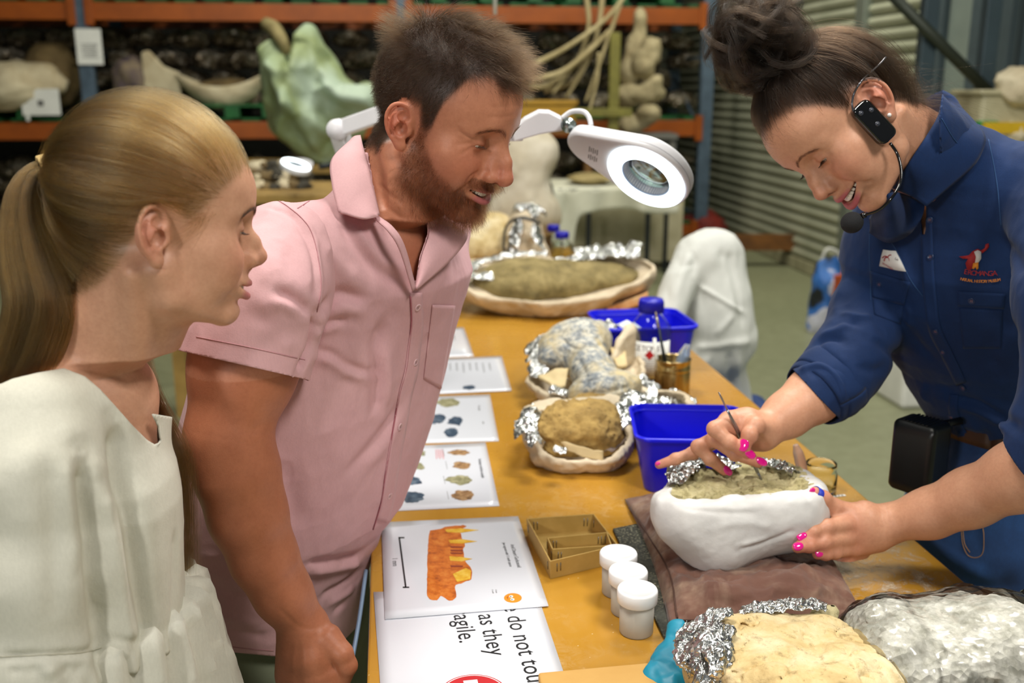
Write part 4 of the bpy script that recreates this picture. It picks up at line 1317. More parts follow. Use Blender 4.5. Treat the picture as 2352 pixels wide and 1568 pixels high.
bm = bmesh.new(); bm.from_mesh(o.data); bmesh.ops.recalc_face_normals(bm, faces=bm.faces); bm.to_mesh(o.data); bm.free()
bevel(o, .0015); tag(o, 'thin dark gritty mat under the brown cushion, dusted pale along its edge', 'mat')

body_items = [(Bp(1588, 1160, 1.30, 82), Bp(1805, 1150, 1.31, 86)), (Bp(1610, 1130, 1.37, 74), Bp(1790, 1118, 1.38, 78)), (Bp(1655, 1225, 1.285, 72), Bp(1795, 1180, 1.31, 80)), (Bp(1640, 1258, 1.275, 52), Bp(1596, 1185, 1.29, 72))]
inner_items = [(Bp(1600, 1142, 1.305, 60), Bp(1790, 1125, 1.315, 64)), (Bp(1620, 1112, 1.375, 58), Bp(1775, 1102, 1.38, 60))]
m_cush = NT('brown_cotton')
c_ = m_cush.ramp(m_cush.noise(11, 4), [(.35, '#5c3c31'), (.65, '#6d4a3c')])
dm = m_cush.math('MULTIPLY', m_cush.ramp(m_cush.noise(13, 4, .6, .5), [(.46, (0, 0, 0)), (.70, (.8, .8, .8))]), m_cush.ramp(m_cush.noise(80, 3), [(.3, (.3, .3, .3)), (.7, (.8, .8, .8))]))
c_ = m_cush.mix(dm, c_, '#b39c84')
m_cush.set(Base_Color=c_, Roughness=.9, Sheen_Weight=.15, Sheen_Roughness=.5); m_cush.bump(m_cush.noise(420, 2), .25, .0008); m_cush = m_cush.m
n = 90
CC = np.array([on(x, y, TABLE_Z + .005) for x, y in ((1434, 1146), (1835, 1118), (2012, 1462), (1538, 1450))])
def pillow(CC, n, h, seed):
    top = np.zeros((n, n, 3)); bot = np.zeros((n, n, 3))
    for i in range(n):
        for j in range(n):
            a, b = i / (n - 1), j / (n - 1)
            p = (CC[0] * (1 - a) + CC[1] * a) * (1 - b) + (CC[3] * (1 - a) + CC[2] * a) * b
            u, v = 2 * a - 1, 2 * b - 1
            # corners stay pointed, edges pull in
            p = p + (CC.mean(0) - p) * .07 * (1 - u * u * v * v) * max(abs(u), abs(v)) ** 4
            e = max((1 - abs(u) ** 2.6), 0) ** .5 * max((1 - abs(v) ** 2.6), 0) ** .5
            top[i, j] = p + UP * h * e; bot[i, j] = p - UP * .004 * e
    V1, F1 = grid_vf(top); V2, F2 = grid_vf(bot)
    w = np.clip((V1[:, 2] - CC[0][2]) / h * 3, 0, 1)
    V1 = V1 + UP * (w * (.006 * fbm(V1, 16, 3, seed) + .0035 * fbm(V1 * [1, 2.2, 1], 34, 3, seed + 1, ridge=True)))[:, None]
    return V1, F1[:, ::-1], V2, F2
V1, F1, V2, F2 = pillow(CC, n, .046, 5)
# dent where the plaster block rests
cb = np.array([*((body_items[0][0][0] + body_items[0][1][0]) / 2)[:2], 0]); dd = np.linalg.norm((V1 - cb)[:, :2] / [.13, .10], axis=1)
V1[:, 2] -= .014 * np.exp(-dd ** 4)
cush = thing('cushion', CC.mean(0), 'brown cotton cushion holding the fresh white plaster block', 'cushion')
Vc = np.concatenate([V1, V2]); Fc = np.concatenate([F1, F2 + len(V1)])
Sc_ = Surf(V1, F1)
V1c = creases(V1, F1, Sc_, [([(1580, 1330), (1660, 1350), (1760, 1390)], .006, .014), ([(1560, 1250), (1600, 1320), (1590, 1400)], -.005, .010), ([(1700, 1330), (1800, 1320), (1900, 1300)], .006, .02), ([(1640, 1400), (1760, 1370), (1930, 1370)], -.005, .010), ([(1470, 1180), (1500, 1230), (1500, 1280)], -.004, .008)])
o = mesh_np('cushion_cover', np.concatenate([V1c, V2]), Fc, m_cush, cush)
bm = bmesh.new(); bm.from_mesh(o.data); bmesh.ops.remove_doubles(bm, verts=bm.verts, dist=.0004); bmesh.ops.recalc_face_normals(bm, faces=bm.faces); bm.to_mesh(o.data); bm.free()
P, _ = Sc_.line([(1440, 1158), (1490, 1230), (1540, 1320), (1556, 1420)], 30, .0012)
if len(P) > 3: tube('seam', P, .0012, M('brown_thread', '#4a3026', .9), cush, seg=6)
P, _ = Sc_.line([(1560, 1425), (1640, 1424), (1760, 1420)], 30, .0012)
if len(P) > 3: tube('seam', P, .0012, M('brown_thread', '#4a3026'), cush, seg=6)

# ---------------------------------------------------------------- the white plaster block she works on
jk = thing('plaster_block', on(1690, 1290, TABLE_Z + .05), 'fresh white plaster jacket opened on top, resting on the brown cushion', 'jacket')
pl0, pl1, pl2 = at(1522, 1130, 1.312), at(1846, 1099, 1.33), at(1690, 1064, 1.435)
pn = np.cross(pl1 - pl0, pl2 - pl0); pn /= np.linalg.norm(pn); pn = pn if pn[2] > 0 else -pn
def blk_out(P):
    d = blend(P, body_items, .05)
    return d + .0020 * fbm(P, 15, 2, 8) + .0005 * fbm(P, 60, 3, 12)
def blk(P):
    d = blk_out(P)
    pd = (P - pl0) @ pn + .004 * fbm(P, 30, 3, 21)
    d = smax(d, pd, .012)
    inn = blend(P, inner_items, .04) + .002 * fbm(P, 30, 3, 2)
    inn = np.maximum(inn, -(pd + .030))
    return smax(d, -inn, .004)
V, F = mesh_sdf(blk, at(1480, 1340, 1.17) - [.02, .03, .02], at(1930, 1010, 1.50) + [.02, .03, .03], .0024, 1)
Sj = Surf(V, F)
V = creases(V, F, Sj, [([(1560, 1165), (1640, 1175), (1740, 1178)], -.0016, .004), ([(1690, 1265), (1760, 1245), (1830, 1215)], -.003, .004), ([(1700, 1255), (1770, 1232)], .002, .004), ([(1800, 1150), (1835, 1130), (1868, 1150)], -.002, .004), ([(1570, 1190), (1600, 1250), (1620, 1290)], .002, .012), ([(1760, 1140), (1790, 1200), (1800, 1240)], .0018, .010), ([(1640, 1210), (1720, 1200), (1780, 1215)], .0016, .006)])
mesh_np('plaster_shell', V, F, m_white, jk)
def fill_f(P):
    pd = (P - pl0) @ pn
    inn = blend(P, inner_items, .04) - .009
    lump = .008 * fbm(P, 34, 4, 5) + .006 * np.abs(fbm(P, 85, 3, 9)) - .004
    return np.maximum(inn, pd + .004 - lump - .10 * np.clip(P[:, 1] - 1.32, -.04, .08))
V, F = mesh_sdf(fill_f, [.15, 1.18, .89], [.46, 1.52, 1.0], .0020, 0)
mesh_np('rock_matrix', V, F, m_pale, jk)
def pl_pt(x, y, up=0.0):
    d = ray(x, y); o = np.array([0, 0, CAM_Z]); return o + d * ((pl0 - o) @ pn / (d @ pn)) + pn * up
foil_strip('foil_lining', [pl_pt(1545, 1122, .001), pl_pt(1562, 1094, .004), pl_pt(1600, 1080, .006), pl_pt(1650, 1085, .006), pl_pt(1690, 1088, .004)], [.014, .022, .028, .028, .016], jk, 3, .5, 120, 50)
foil_strip('foil_lining', [pl_pt(1540, 1112, .003), pl_pt(1600, 1070, .004), pl_pt(1660, 1066, .004), pl_pt(1700, 1066, .002)], .010, jk, 5, .5, 90, 20)
foil_strip('foil_lining', [pl_pt(1740, 1068, .002), pl_pt(1785, 1080, .004), pl_pt(1825, 1100, .003)], .013, jk, 7, .5, 70, 24)

# ---------------------------------------------------------------- tubs
m_tub = NT('blue_plastic'); m_tub.set(Base_Color='#0d10d8', Roughness=.32, Subsurface_Weight=.15, Subsurface_Radius=(.01, .01, .02)); m_tub = m_tub.m
def tub(c, ang, wx, wy, h, label):
    t = thing('plastic_tub', c, label, 'tub', 'blue plastic tubs')
    R = rotz(ang)
    def loop(sx, sy, z, r=.3, n=12):
        pts = []
        for qx, qy, a0 in ((1, 1, 0), (-1, 1, 90), (-1, -1, 180), (1, -1, 270)):
            for k in range(n + 1):
                a_ = math.radians(a0 + 90 * k / n)
                rr = r * min(sx, sy)
                pts.append((qx * (sx - rr) + rr * math.cos(a_), qy * (sy - rr) + rr * math.sin(a_), z))
        return np.array(pts)
    W = .0016
    rings = [loop(wx * .80, wy * .80, 0), loop(wx * .82, wy * .82, .004), loop(wx * .97, wy * .97, h * .93), loop(wx * 1.02, wy * 1.02, h * .935), loop(wx * 1.03, wy * 1.03, h * .985), loop(wx * 1.015, wy * 1.015, h), loop(wx * .985, wy * .985, h), loop(wx * .97, wy * .97, h * .97), loop(wx * .81, wy * .81, .006), loop(wx * .5, wy * .5, .004)]
    V = np.concatenate(rings) @ R.T + c; m = len(rings[0]); F = []
    for i in range(len(rings) - 1):
        for j in range(m):
            k = (j + 1) % m; F.append((i * m + j, i * m + k, (i + 1) * m + k, (i + 1) * m + j))
    F.append(tuple(range(m - 1, -1, -1))); F.append(tuple(range((len(rings) - 1) * m, len(rings) * m)))
    o = mesh_np('tub_shell', V, F, m_tub, t); mod(o, 'EDGE_SPLIT', split_angle=math.radians(60))
    V, F = tube_vf(np.concatenate([loop(wx * .955, wy * .955, h * .9), loop(wx * .955, wy * .955, h * .9)[:1]]) @ R.T + c, .0012, 6, False)
    mesh_np('inner_ridge', V, F, m_tub, t)
    return t
tub(on(1592, 1112) + T * .035, math.radians(-3), .100, .095, .105, 'blue plastic tub behind the white plaster block, under her fingers')
tub(on(1497, 872) + T * .115 , math.radians(8), .115, .105, .125, 'blue plastic tub holding papers beside the acetone bottle')
c = on(1440, 830) + T * .03
pp = sheet('folded_paper', np.array([[at(1418, 745, 2.42), at(1455, 772, 2.40)], [at(1440, 735, 2.44), at(1500, 770, 2.44)]]), .001, m_paper)
tag(pp, 'folded white paper inside the far blue tub', 'paper')

# ---------------------------------------------------------------- acetone bottle, tin, pipettes
m_clear = NT('clear_bottle'); m_clear.set(Base_Color='#f2f6f6', Roughness=.04, Transmission_Weight=1.0, IOR=1.25); m_clear = m_clear.m
m_cap = M('cap_blue', '#1a18b4', .4)
def bottle(c, r, h, label, group, lab=None):
    t = thing('reagent_bottle', c, label, 'bottle', group)
    k = r / .047
    pr = [(0, .002), (r * .92, .0), (r, .006 * k), (r, h * .60), (r * .93, h * .68), (r * .62, h * .78), (r * .50, h * .82), (r * .50, h * .90)]
    pin = [(max(a - .0016, 0), z + .0015) for a, z in pr[::-1]]
    lathe('bottle_glass', pr + pin, c, m_clear, t, 40)
    cap = [(r * .50, h * .80), (r * .60, h * .805), (r * .60, h * .83), (r * .57, h * .835)]
    rr = r * .60
    prof = [(0, h * .84), (rr, h * .84), (rr, h * .97), (rr * .93, h), (0, h)]
    cp = lathe('cap', prof, c, m_cap, t, 40)
    ribs = [box_vf((.0016 * k, .0012 * k, h * .11), c + np.array([rr * math.cos(a_), rr * math.sin(a_), h * .905]), rotz(a_)) for a_ in np.linspace(0, 2 * math.pi, 36, endpoint=False)]
    V, F = join_vf(ribs); o = mesh_np('cap_ridges', V, F, m_cap, cp, smooth=False); o['kind'] = 'stuff'
    return t
cB = on(1490, 868)
hB = at(1490, 690, cB[1])[2] - TABLE_Z + .004
bt = bottle(cB, .049, hB, 'clear acetone bottle with blue screw cap and white label', 'reagent bottles')
rL = .0496
ang = np.linspace(math.radians(185), math.radians(330), 30)
G = np.array([[[cB[0] + rL * math.cos(a_), cB[1] + rL * math.sin(a_), TABLE_Z + z] for z in (.012, .05, hB * .52)] for a_ in ang])
sheet('label', G, .0003, m_paper, bt)
w_ = 'ACETONE'
for k, ch in enumerate(w_):
    a_ = math.radians(205 + k * 13.5)
    e = np.array([math.cos(a_), math.sin(a_), 0]); r_ = np.array([-math.sin(a_), math.cos(a_), 0])
    text_obj('lettering', ch, .019, M('dark_brown_print', '#5b4640', .5), bt, np.stack([r_, UP, e], 1), cB + e * (rL + .0004) + UP * (hB * .52 - .022), 'CENTER')
for k in range(7):
    G = np.array([[[cB[0] + (rL + .0003) * math.cos(a_), cB[1] + (rL + .0003) * math.sin(a_), TABLE_Z + z] for z in (.022 + .006 * k, .0235 + .006 * k)] for a_ in np.linspace(math.radians(215), math.radians(300 - 12 * (k % 3)), 12)])
    V, F = grid_vf(G); mesh_np('fine_print', V, F, m_ink, bt)
a_ = math.radians(262); e = np.array([math.cos(a_), math.sin(a_), 0]); r_ = np.array([-math.sin(a_), math.cos(a_), 0])
V, F = box_vf((.016, .016, .0004), cB + e * (rL + .0006) + UP * .07, np.stack([(r_ + UP) / 2 ** .5, (UP - r_) / 2 ** .5, e], 1)); mesh_np('hazard_diamond', V, F, m_red, bt, smooth=False)
for (x, y, r, lab) in ((1270, 606, .040, 'clear bottle with blue cap behind its twin at the far end of the bench'), (1290, 622, .043, 'nearer clear bottle with blue cap beside the foil bundle')):
    c = on(x, y); bottle(c, r, at(x, y - 84, c[1])[2] - TABLE_Z + .01, lab, 'reagent bottles')
cT = on(1542, 912); hT = at(1543, 822, cT[1])[2] - TABLE_Z; rT = 41 * mpp(cT + UP * hT)
m_tin = NT('tin_plate'); m_tin.set(Base_Color=m_tin.ramp(m_tin.noise(60, 4, .6, .2, (1, 1, .2)), [(.35, '#a58a52'), (.65, '#c9b98c')]), Metallic=.95, Roughness=.25); m_tin = m_tin.m
tn = thing('tin_can', cT, 'ribbed tin can of pipettes and a brush, beside the blue tub', 'can')
pr = [(0, 0), (rT * .97, 0), (rT, .002), (rT, .006)]
for k in range(13): pr += [(rT, .010 + .0042 * k), (rT * .968, .0121 + .0042 * k)]
pr += [(rT, hT * .72), (rT, hT * .80), (rT * .985, hT * .83), (rT, hT * .86), (rT, hT * .965), (rT * 1.03, hT * .975), (rT * 1.03, hT), (rT * .98, hT), (rT * .97, hT * .96), (rT * .97, .003), (0, .003)]
lathe('can_wall', pr, cT, m_tin, tn, 56)
m_pip = NT('pipette_plastic'); m_pip.set(Base_Color='#cfe0f4', Roughness=.15, Transmission_Weight=.75, IOR=1.2); m_pip = m_pip.m
for k, (x, y, x2, y2, lab) in enumerate(((1577, 790, 1553, 850, 'left pipette with its bulb up in the tin can'), (1583, 792, 1563, 852, 'right pipette with its bulb up in the tin can'))):
    a_, b_ = at(x, y, cT[1] + .01 - .02 * k), at(x2, y2, cT[1] - .0)
    o = tube('pipette', [b_ + (b_ - a_) * .7, b_, b_ * .6 + a_ * .4, b_ * .45 + a_ * .55, b_ * .2 + a_ * .8, a_], [.003, .0035, .0045, .0085, .0095, .003], m_pip, n=34, seg=12); tag(o, lab, 'pipette', 'pipettes in the tin')
o = tube('pipette', [at(1503, 776, cT[1]), at(1510, 850, cT[1] - .01)], .004, M('white_plastic', '#e4e4de')); tag(o, 'thin white stick leaning at the left rim of the tin can', 'stick')
br = thing('paint_brush', at(1530, 830, cT[1]), 'thin dark paint brush standing in the tin can', 'brush')
tube('handle', [at(1513, 752, cT[1] + .01), at(1531, 850, cT[1] - .01)], [.0025, .0045], M('dark_steel', '#20262a'), br)
tube('ferrule', [at(1508, 728, cT[1] + .012), at(1513, 752, cT[1] + .01)], .0032, M('tin_ferrule', '#b9b4a0', .3, metal=.9), br)
tube('bristles', [at(1506, 716, cT[1] + .013), at(1508, 728, cT[1] + .012)], [.001, .003], M('bristle', '#a59468', .8), br)

# ---------------------------------------------------------------- jar, pipette, pick
cJ = on(1882, 1128)
m_glass = NT('jar_glass'); m_glass.set(Base_Color='#f4faf4', Roughness=.02, Transmission_Weight=1.0, IOR=1.18); m_glass = m_glass.m
rJ = .0275
jar = lathe('glass_jar', [(0, .0005), (rJ * .9, .0005), (rJ, .004), (rJ, .034), (rJ * .9, .038), (rJ * .93, .040), (rJ * .93, .052), (rJ * .88, .053), (rJ * .83, .052), (rJ * .83, .040), (rJ * .9, .034), (rJ * .92, .006), (0, .003)], cJ, m_glass, seg=48)
tag(jar, 'small open glass jar with a threaded rim beside the white plaster block', 'jar')
m_pip2 = NT('rosy_pipette'); m_pip2.set(Base_Color='#f0d6cc', Roughness=.18, Transmission_Weight=.6, IOR=1.2); m_pip2 = m_pip2.m
o = tube('pipette', [at(1850, 1118, 1.50), at(1845, 1092, 1.505), at(1842, 1076, 1.508), at(1836, 1050, 1.512), at(1830, 1030, 1.515), at(1827, 1021, 1.516)], [.0022, .003, .0085, .0090, .0082, .004], m_pip2, seg=14, n=34)
tag(o, 'rosy plastic pipette standing bulb up in the glass jar', 'pipette')
o = box('scale_marker', (.022, .006, .001), on(1928, 1139) + UP * .0005, m_paper, R=RT @ rotz(.1)); tag(o, 'tiny black and white scale marker by the glass jar', 'marker')
for k in range(3): box('print_mark', (.003, .004, .0002), on(1928, 1139) + UP * .0011 + S * (-.007 + .006 * k), m_black, o, R=RT @ rotz(.1))
pk = thing('dental_pick', at(1730, 1050, 1.36), 'thin steel pick held in her right hand, tip in the rock', 'tool')
pA, pB = at(1651, 901, 1.315), at(1762, 1129, 1.345)
m_steel = M('pick_steel', '#9a9ca2', .28, metal=.95)
Lk = pB - pA
tube('shaft', [pA + Lk * .18, pA + Lk * .22, pA + Lk * .72, pA + Lk * .80], [.0016, .0035, .0035, .0022], m_steel, pk, seg=12, n=30)
tube('tip', [pA + Lk * .79, pA + Lk * .86, pB], [.0022, .0016, .0006], m_steel, pk, seg=10)
tube('flat_end', [pA, pA + Lk * .05, pA + Lk * .19], [.0016, .0026, .0016], m_steel, pk, seg=10, flat=.45)

# ---------------------------------------------------------------- middle fossil: limb bone in two plaster shells
fz = thing('limb_bone_jacket', on(1340, 960), 'opened plaster jacket with a grey blue limb bone and brown matrix', 'fossil')
lowb = [(Bp(1265, 1000, 1.74, 62), Bp(1390, 1000, 1.74, 66)), (Bp(1250, 975, 1.82, 55), Bp(1400, 960, 1.86, 55)), (Bp(1300, 1035, 1.70, 50), Bp(1370, 1030, 1.70, 52))]
def shell(P, items, k, pl, n_, seed, wall=.011, sag=.035):
    d = blend(P, items, k) + .005 * fbm(P, 24, 4, seed) + .0025 * np.abs(fbm(P, 60, 4, seed + 5))
    pd = (P - pl) @ n_ + .006 * fbm(P, 22, 3, seed + 2)
    d = np.maximum(d, TABLE_Z + .001 - P[:, 2])
    o = smax(d, pd, .008)
    inn = smax(d + wall, -(pd + sag), .01)
    return smax(o, -inn, .005)
zr = TABLE_Z + .056
pA_, nA_ = np.array([0, 0, zr]), np.array([0, -.34, .94])
V, F = mesh_sdf(lambda P: shell(P, lowb, .05, np.array([on(1320, 1000, zr)[0], on(1320, 1000, zr)[1], zr]), nA_, 3), on(1170, 1110) - [.03, .08, .02], on(1490, 880) + [.05, .08, .14], .0034, 1)
mesh_np('plaster_shell', V, F, m_plast, fz)
upb = [(Bp(1255, 850, 2.08, 52), Bp(1300, 905, 2.00, 52)), (Bp(1260, 805, 2.18, 40), Bp(1290, 780, 2.30, 40)), (Bp(1420, 790, 2.30, 52), Bp(1440, 860, 2.14, 48)), (Bp(1300, 900, 2.04, 50), Bp(1430, 890, 2.04, 50)), (Bp(1470, 935, 1.98, 44), Bp(1535, 930, 1.98, 50)), (Bp(1480, 950, 1.90, 40), Bp(1555, 945, 1.92, 42))]
V, F = mesh_sdf(lambda P: shell(P, upb, .05, np.array([0, 2.1, TABLE_Z + .060]), np.array([0, -.04, 1.0]), 13, sag=.032), on(1160, 1010) - [.03, .1, .02], on(1640, 740) + [.05, .05, .15], .0036, 1)
mesh_np('plaster_shell', V, F, m_plast, fz)
# standing flap of plaster at the right of the bone
def flap(P):
    d = rc(P, at(1428, 752, 2.30), at(1452, 850, 2.20), .030, .060)
    q = np.abs((P - at(1440, 800, 2.25)) @ np.array([.80, -.6, 0])) - .010
    e = rc(P, at(1423, 742, 2.31), at(1428, 775, 2.29), .008, .02)
    return smax(smin(d, e, .02), q, .01) + .003 * fbm(P, 30, 3, 3)
V, F = mesh_sdf(flap, at(1380, 880, 2.1), at(1500, 715, 2.42), .003, 0)
mesh_np('plaster_flap', V, F, m_plast, fz)
# matrix dome in the lower shell
mat_items = [(Bp(1280, 985, 1.76, 62), Bp(1365, 975, 1.78, 62)), (Bp(1300, 965, 1.84, 50), Bp(1400, 940, 1.92, 46)), (Bp(1290, 1010, 1.735, 48), Bp(1370, 1005, 1.74, 46))]
def matf(P):
    d = blend(P, mat_items, .04)
    return np.maximum(d + .007 * fbm(P, 22, 4, 7) + .005 * np.abs(fbm(P, 60, 4, 4)), TABLE_Z + .02 - P[:, 2])
V, F = mesh_sdf(matf, on(1170, 1090) - [.02, .05, 0], on(1480, 870) + [.05, .08, .18], .003, 0)
mesh_np('rock_matrix', V, F, m_matrix, fz)
# the limb bone
m_bone = NT('grey_blue_bone')
b1 = m_bone.noise(14, 5, .6, .4); b2 = m_bone.noise(60, 6, .75, .8); b3 = m_bone.voro(46, 'DISTANCE_TO_EDGE')
c_ = m_bone.ramp(b2, [(.36, '#5d666f'), (.5, '#949a9e'), (.60, '#dcd7c6')])
c_ = m_bone.mix(m_bone.ramp(b1, [(.46, (0, 0, 0)), (.66, (1, 1, 1))]), c_, '#cbb98c')
c_ = m_bone.mix(m_bone.math('MULTIPLY', m_bone.ramp(b3, [(.015, (.6, .6, .6)), (.05, (0, 0, 0))]), m_bone.ramp(m_bone.noise(30, 4), [(.45, (0, 0, 0)), (.6, (1, 1, 1))])), c_, '#d8cfb4')
m_bone.set(Base_Color=c_, Roughness=.6); m_bone.bump(m_bone.noise(90, 5, .7), .5, .003); m_bone = m_bone.m
bone_items = [(Bp(1285, 800, 2.20, 44), Bp(1345, 785, 2.24, 50)), (Bp(1330, 790, 2.22, 48), Bp(1365, 782, 2.25, 36)), (Bp(1330, 800, 2.19, 58), Bp(1365, 860, 2.06, 44)), (Bp(1365, 860, 2.06, 44), Bp(1385, 915, 1.94, 54)), (Bp(1340, 912, 1.94, 36), Bp(1440, 885, 1.98, 34)), (Bp(1375, 760, 2.30, 24), Bp(1345, 765, 2.30, 30)), (Bp(1265, 820, 2.15, 30), Bp(1290, 805, 2.20, 40))]
def bonef(P):
    d = blend(P, bone_items, .035)
    return d + .0025 * fbm(P, 20, 4, 31) + .0008 * fbm(P, 110, 3, 2)
V, F = mesh_sdf(bonef, at(1200, 1000, 1.80), at(1540, 660, 2.55), .003, 1)
Sb = Surf(V, F)
V = creases(V, F, Sb, [([(1290, 775), (1320, 800), (1390, 790)], -.003, .004), ([(1320, 880), (1380, 868), (1430, 850)], -.003, .004), ([(1330, 905), (1400, 900), (1450, 885)], -.004, .005), ([(1330, 830), (1345, 860), (1340, 890)], -.003, .006), ([(1300, 780), (1350, 755)], .003, .005)])
mesh_np('limb_bone', V, F, m_bone, fz)
for k, (pts, w) in enumerate((([on(1200, 1012, zr + .005), on(1208, 975, zr + .02), on(1222, 940, zr + .02)], .022), ([on(1218, 1000, zr + .01), on(1232, 1030, zr + .004)], .016), ([on(1300, 1042, zr - .004), on(1270, 1035, zr)], .012),
     ([at(1400, 985, 1.76), at(1440, 950, 1.82), at(1475, 925, 1.90)], .036), ([at(1222, 840, 2.14), at(1235, 800, 2.24), at(1250, 775, 2.32)], [.024, .028, .02]), ([at(1240, 870, 2.06), at(1225, 840, 2.12)], .022), ([at(1262, 900, 1.98), at(1310, 908, 1.96), at(1330, 905, 1.97)], .020),
     ([at(1470, 870, 2.06), at(1490, 905, 2.02), at(1475, 930, 1.98)], .022), ([at(1440, 920, 1.96), at(1480, 945, 1.95), at(1530, 925, 1.99), at(1560, 935, 1.99)], .016), ([at(1395, 770, 2.30), at(1400, 745, 2.34)], .02), ([at(1545, 900, 2.06), at(1575, 925, 2.0), at(1560, 955, 1.95)], .018))):
    foil_strip('foil_lining', pts, w, fz, 40 + 3 * k, .5, 54, 22)
for k, (q, lab) in enumerate((([at(1288, 1021, 1.69), at(1385, 1033, 1.69), at(1385, 1052, 1.685), at(1300, 1042, 1.685)], 0), ([at(1372, 1000, 1.74), at(1418, 1003, 1.75), at(1395, 1030, 1.72), at(1376, 1020, 1.72)], 1), ([at(1235, 862, 2.06), at(1306, 850, 2.08), at(1298, 885, 2.01), at(1275, 892, 2.0)], 2), ([at(1400, 800, 2.22), at(1435, 790, 2.26), at(1440, 840, 2.17), at(1418, 840, 2.16)], 3))):
    nn_ = 10; G = np.zeros((nn_, nn_, 3))
    for i in range(nn_):
        for j in range(nn_):
            a, b = i / (nn_ - 1), j / (nn_ - 1)
            G[i, j] = (q[0] * (1 - a) + q[1] * a) * (1 - b) + (q[3] * (1 - a) + q[2] * a) * b
    V, F = grid_vf(G); V = V + UP * (.006 * fbm(V, 30, 3, k))[:, None]
    o = mesh_np('plaster_flake', V, F, M('cream_plaster', '#dac79a', .8, color2='#c8b284'), fz, smooth=False); mod(o, 'SOLIDIFY', thickness=.005, offset=0)
q = [at(1395, 1040, 1.70), at(1450, 985, 1.80), at(1470, 955, 1.86)]
foil_strip('burlap_edge', q, .012, fz, 90, .25, 30, 10, mat=M('burlap', '#8a7a70', .9, color2='#5c4e4a', vscale=200))
foil_strip('burlap_edge', [at(1480, 960, 1.94), at(1530, 955, 1.94), at(1560, 945, 1.95)], .012, fz, 91, .25, 30, 10, mat=M('burlap', '#8a7a70'))

# ---------------------------------------------------------------- large open jacket behind it
bj = thing('open_jacket', on(1280, 740), 'large shallow plaster jacket full of brown rock across the far bench', 'fossil')
cbj = on(1280, 735) + T * .19
def bigf(P):
    q = (P - cbj) @ np.stack([S, T, UP], 1)
    u = q[:, 0] / .335; v = (q[:, 1] + .03 * np.sin(u * 2)) / .20
    base = ell(q, (0, 0, .105), (.345, .205, .115))
    base = smin(base, ell(q, (-.02, -.06, .08), (.22, .15, .08)), .06)
    base = np.maximum(base + .013 * fbm(P, 9, 4, 3), -q[:, 2] + .001)
    rim = .098 + .035 * u * u + .03 * np.clip(v, -1, 1) + .018 * vnoise(P, 11, 4)
    pd = q[:, 2] - rim
    o = smax(base, pd, .01)
    inn = smax(base + .013, -(pd + .028), .01)
    return smax(o, -inn, .006)
V, F = mesh_sdf(bigf, cbj - [.42, .30, .02], cbj + [.42, .32, .26], .006, 1)
mesh_np('plaster_shell', V, F, m_plast, bj); Sbj = Surf(V, F)
def bigm(P):
    q = (P - cbj) @ np.stack([S, T, UP], 1)
    d = smin(ell(q, (-.07, -.02, .08), (.17, .13, .075)), ell(q, (.14, .02, .085), (.17, .10, .05)), .06)
    return np.maximum(d + .008 * fbm(P, 16, 4, 8), -q[:, 2] + .03)
V, F = mesh_sdf(bigm, cbj - [.36, .2, 0], cbj + [.36, .2, .25], .006, 0)
mesh_np('rock_matrix', V, F, rock_mat('khaki_matrix', ('#5f5434', '#85764a', '#a08f60'), 18), bj)
q_ = lambda a, b, c: cbj + S * a + T * b + UP * c
for k, (pts, w) in enumerate((([q_(-.30, -.08, .10), q_(-.25, -.06, .11), q_(-.18, -.08, .11)], .035), ([q_(-.27, .06, .12), q_(-.12, .13, .14), q_(.02, .15, .14)], .025), ([q_(.03, .05, .13), q_(.13, .08, .14)], .03), ([q_(.10, .10, .13), q_(.22, .07, .150), q_(.31, .02, .155)], .065), ([q_(.02, .06, .12), q_(.10, .03, .12)], .05), ([q_(-.30, .0, .11), q_(-.22, .05, .125)], .04), ([q_(-.15, -.10, .10), q_(-.12, -.13, .09)], .02))):
    foil_strip('foil_lining', pts, w, bj, 140 + 4 * k, .4, 44, 18)
G = Sbj.patch([(1392, 706), (1488, 668), (1490, 694), (1400, 722)], 14, 8, .0015)
sheet('orange_stain', G, .0008, M('orange_stain', '#cf8440', .8, color2='#d8b98c', vscale=20), bj)

# ---------------------------------------------------------------- jackets at the far end of the bench
YE = 4.05
tall = [(Bp(1200, 470, 4.15, 66), Bp(1205, 370, 4.15, 62)), (Bp(1150, 520, 4.15, 50), Bp(1240, 500, 4.15, 45)), (Bp(1235, 350, 4.18, 36), Bp(1185, 345, 4.15, 50))]
o, V, F = sdf_obj('tall_jacket', lambda P: np.maximum(blend(P, tall, .10) + .012 * fbm(P, 7, 3, 4), TABLE_Z + .002 - P[:, 2]), [at(1080, 600, 4.0), at(1300, 280, 4.4)], .05, .010, M('grey_plaster', '#cfc7b4', .8, color2='#b3a78c', vscale=5))
tag(o, 'tall rounded plaster jacket standing beyond the man\'s nose at the bench end', 'jacket')
b1 = [(Bp(1085, 560, 3.75, 46), Bp(1130, 545, 3.75, 46)), (Bp(1110, 580, 3.72, 40), Bp(1140, 520, 3.8, 30))]
o, V, F = sdf_obj('plaster_bundle', lambda P: np.maximum(blend(P, b1, .06) + .012 * fbm(P, 12, 4, 9), TABLE_Z + .002 - P[:, 2]), [on(1030, 640), at(1190, 460, 3.95)], .05, .008, rock_mat('cream_matrix', ('#a88d54', '#cdb98a', '#e0d5b4'), 12))
tag(o, 'cream and ochre plaster lump under the man\'s beard', 'fossil')
fb = thing('foil_bundle', on(1205, 605), 'foil wrapped bundle tied with a black strap by the two far bottles', 'bundle')
b2 = [(Bp(1205, 575, 3.72, 44), Bp(1205, 520, 3.75, 36)), (Bp(1185, 590, 3.7, 34), Bp(1235, 590, 3.7, 34))]
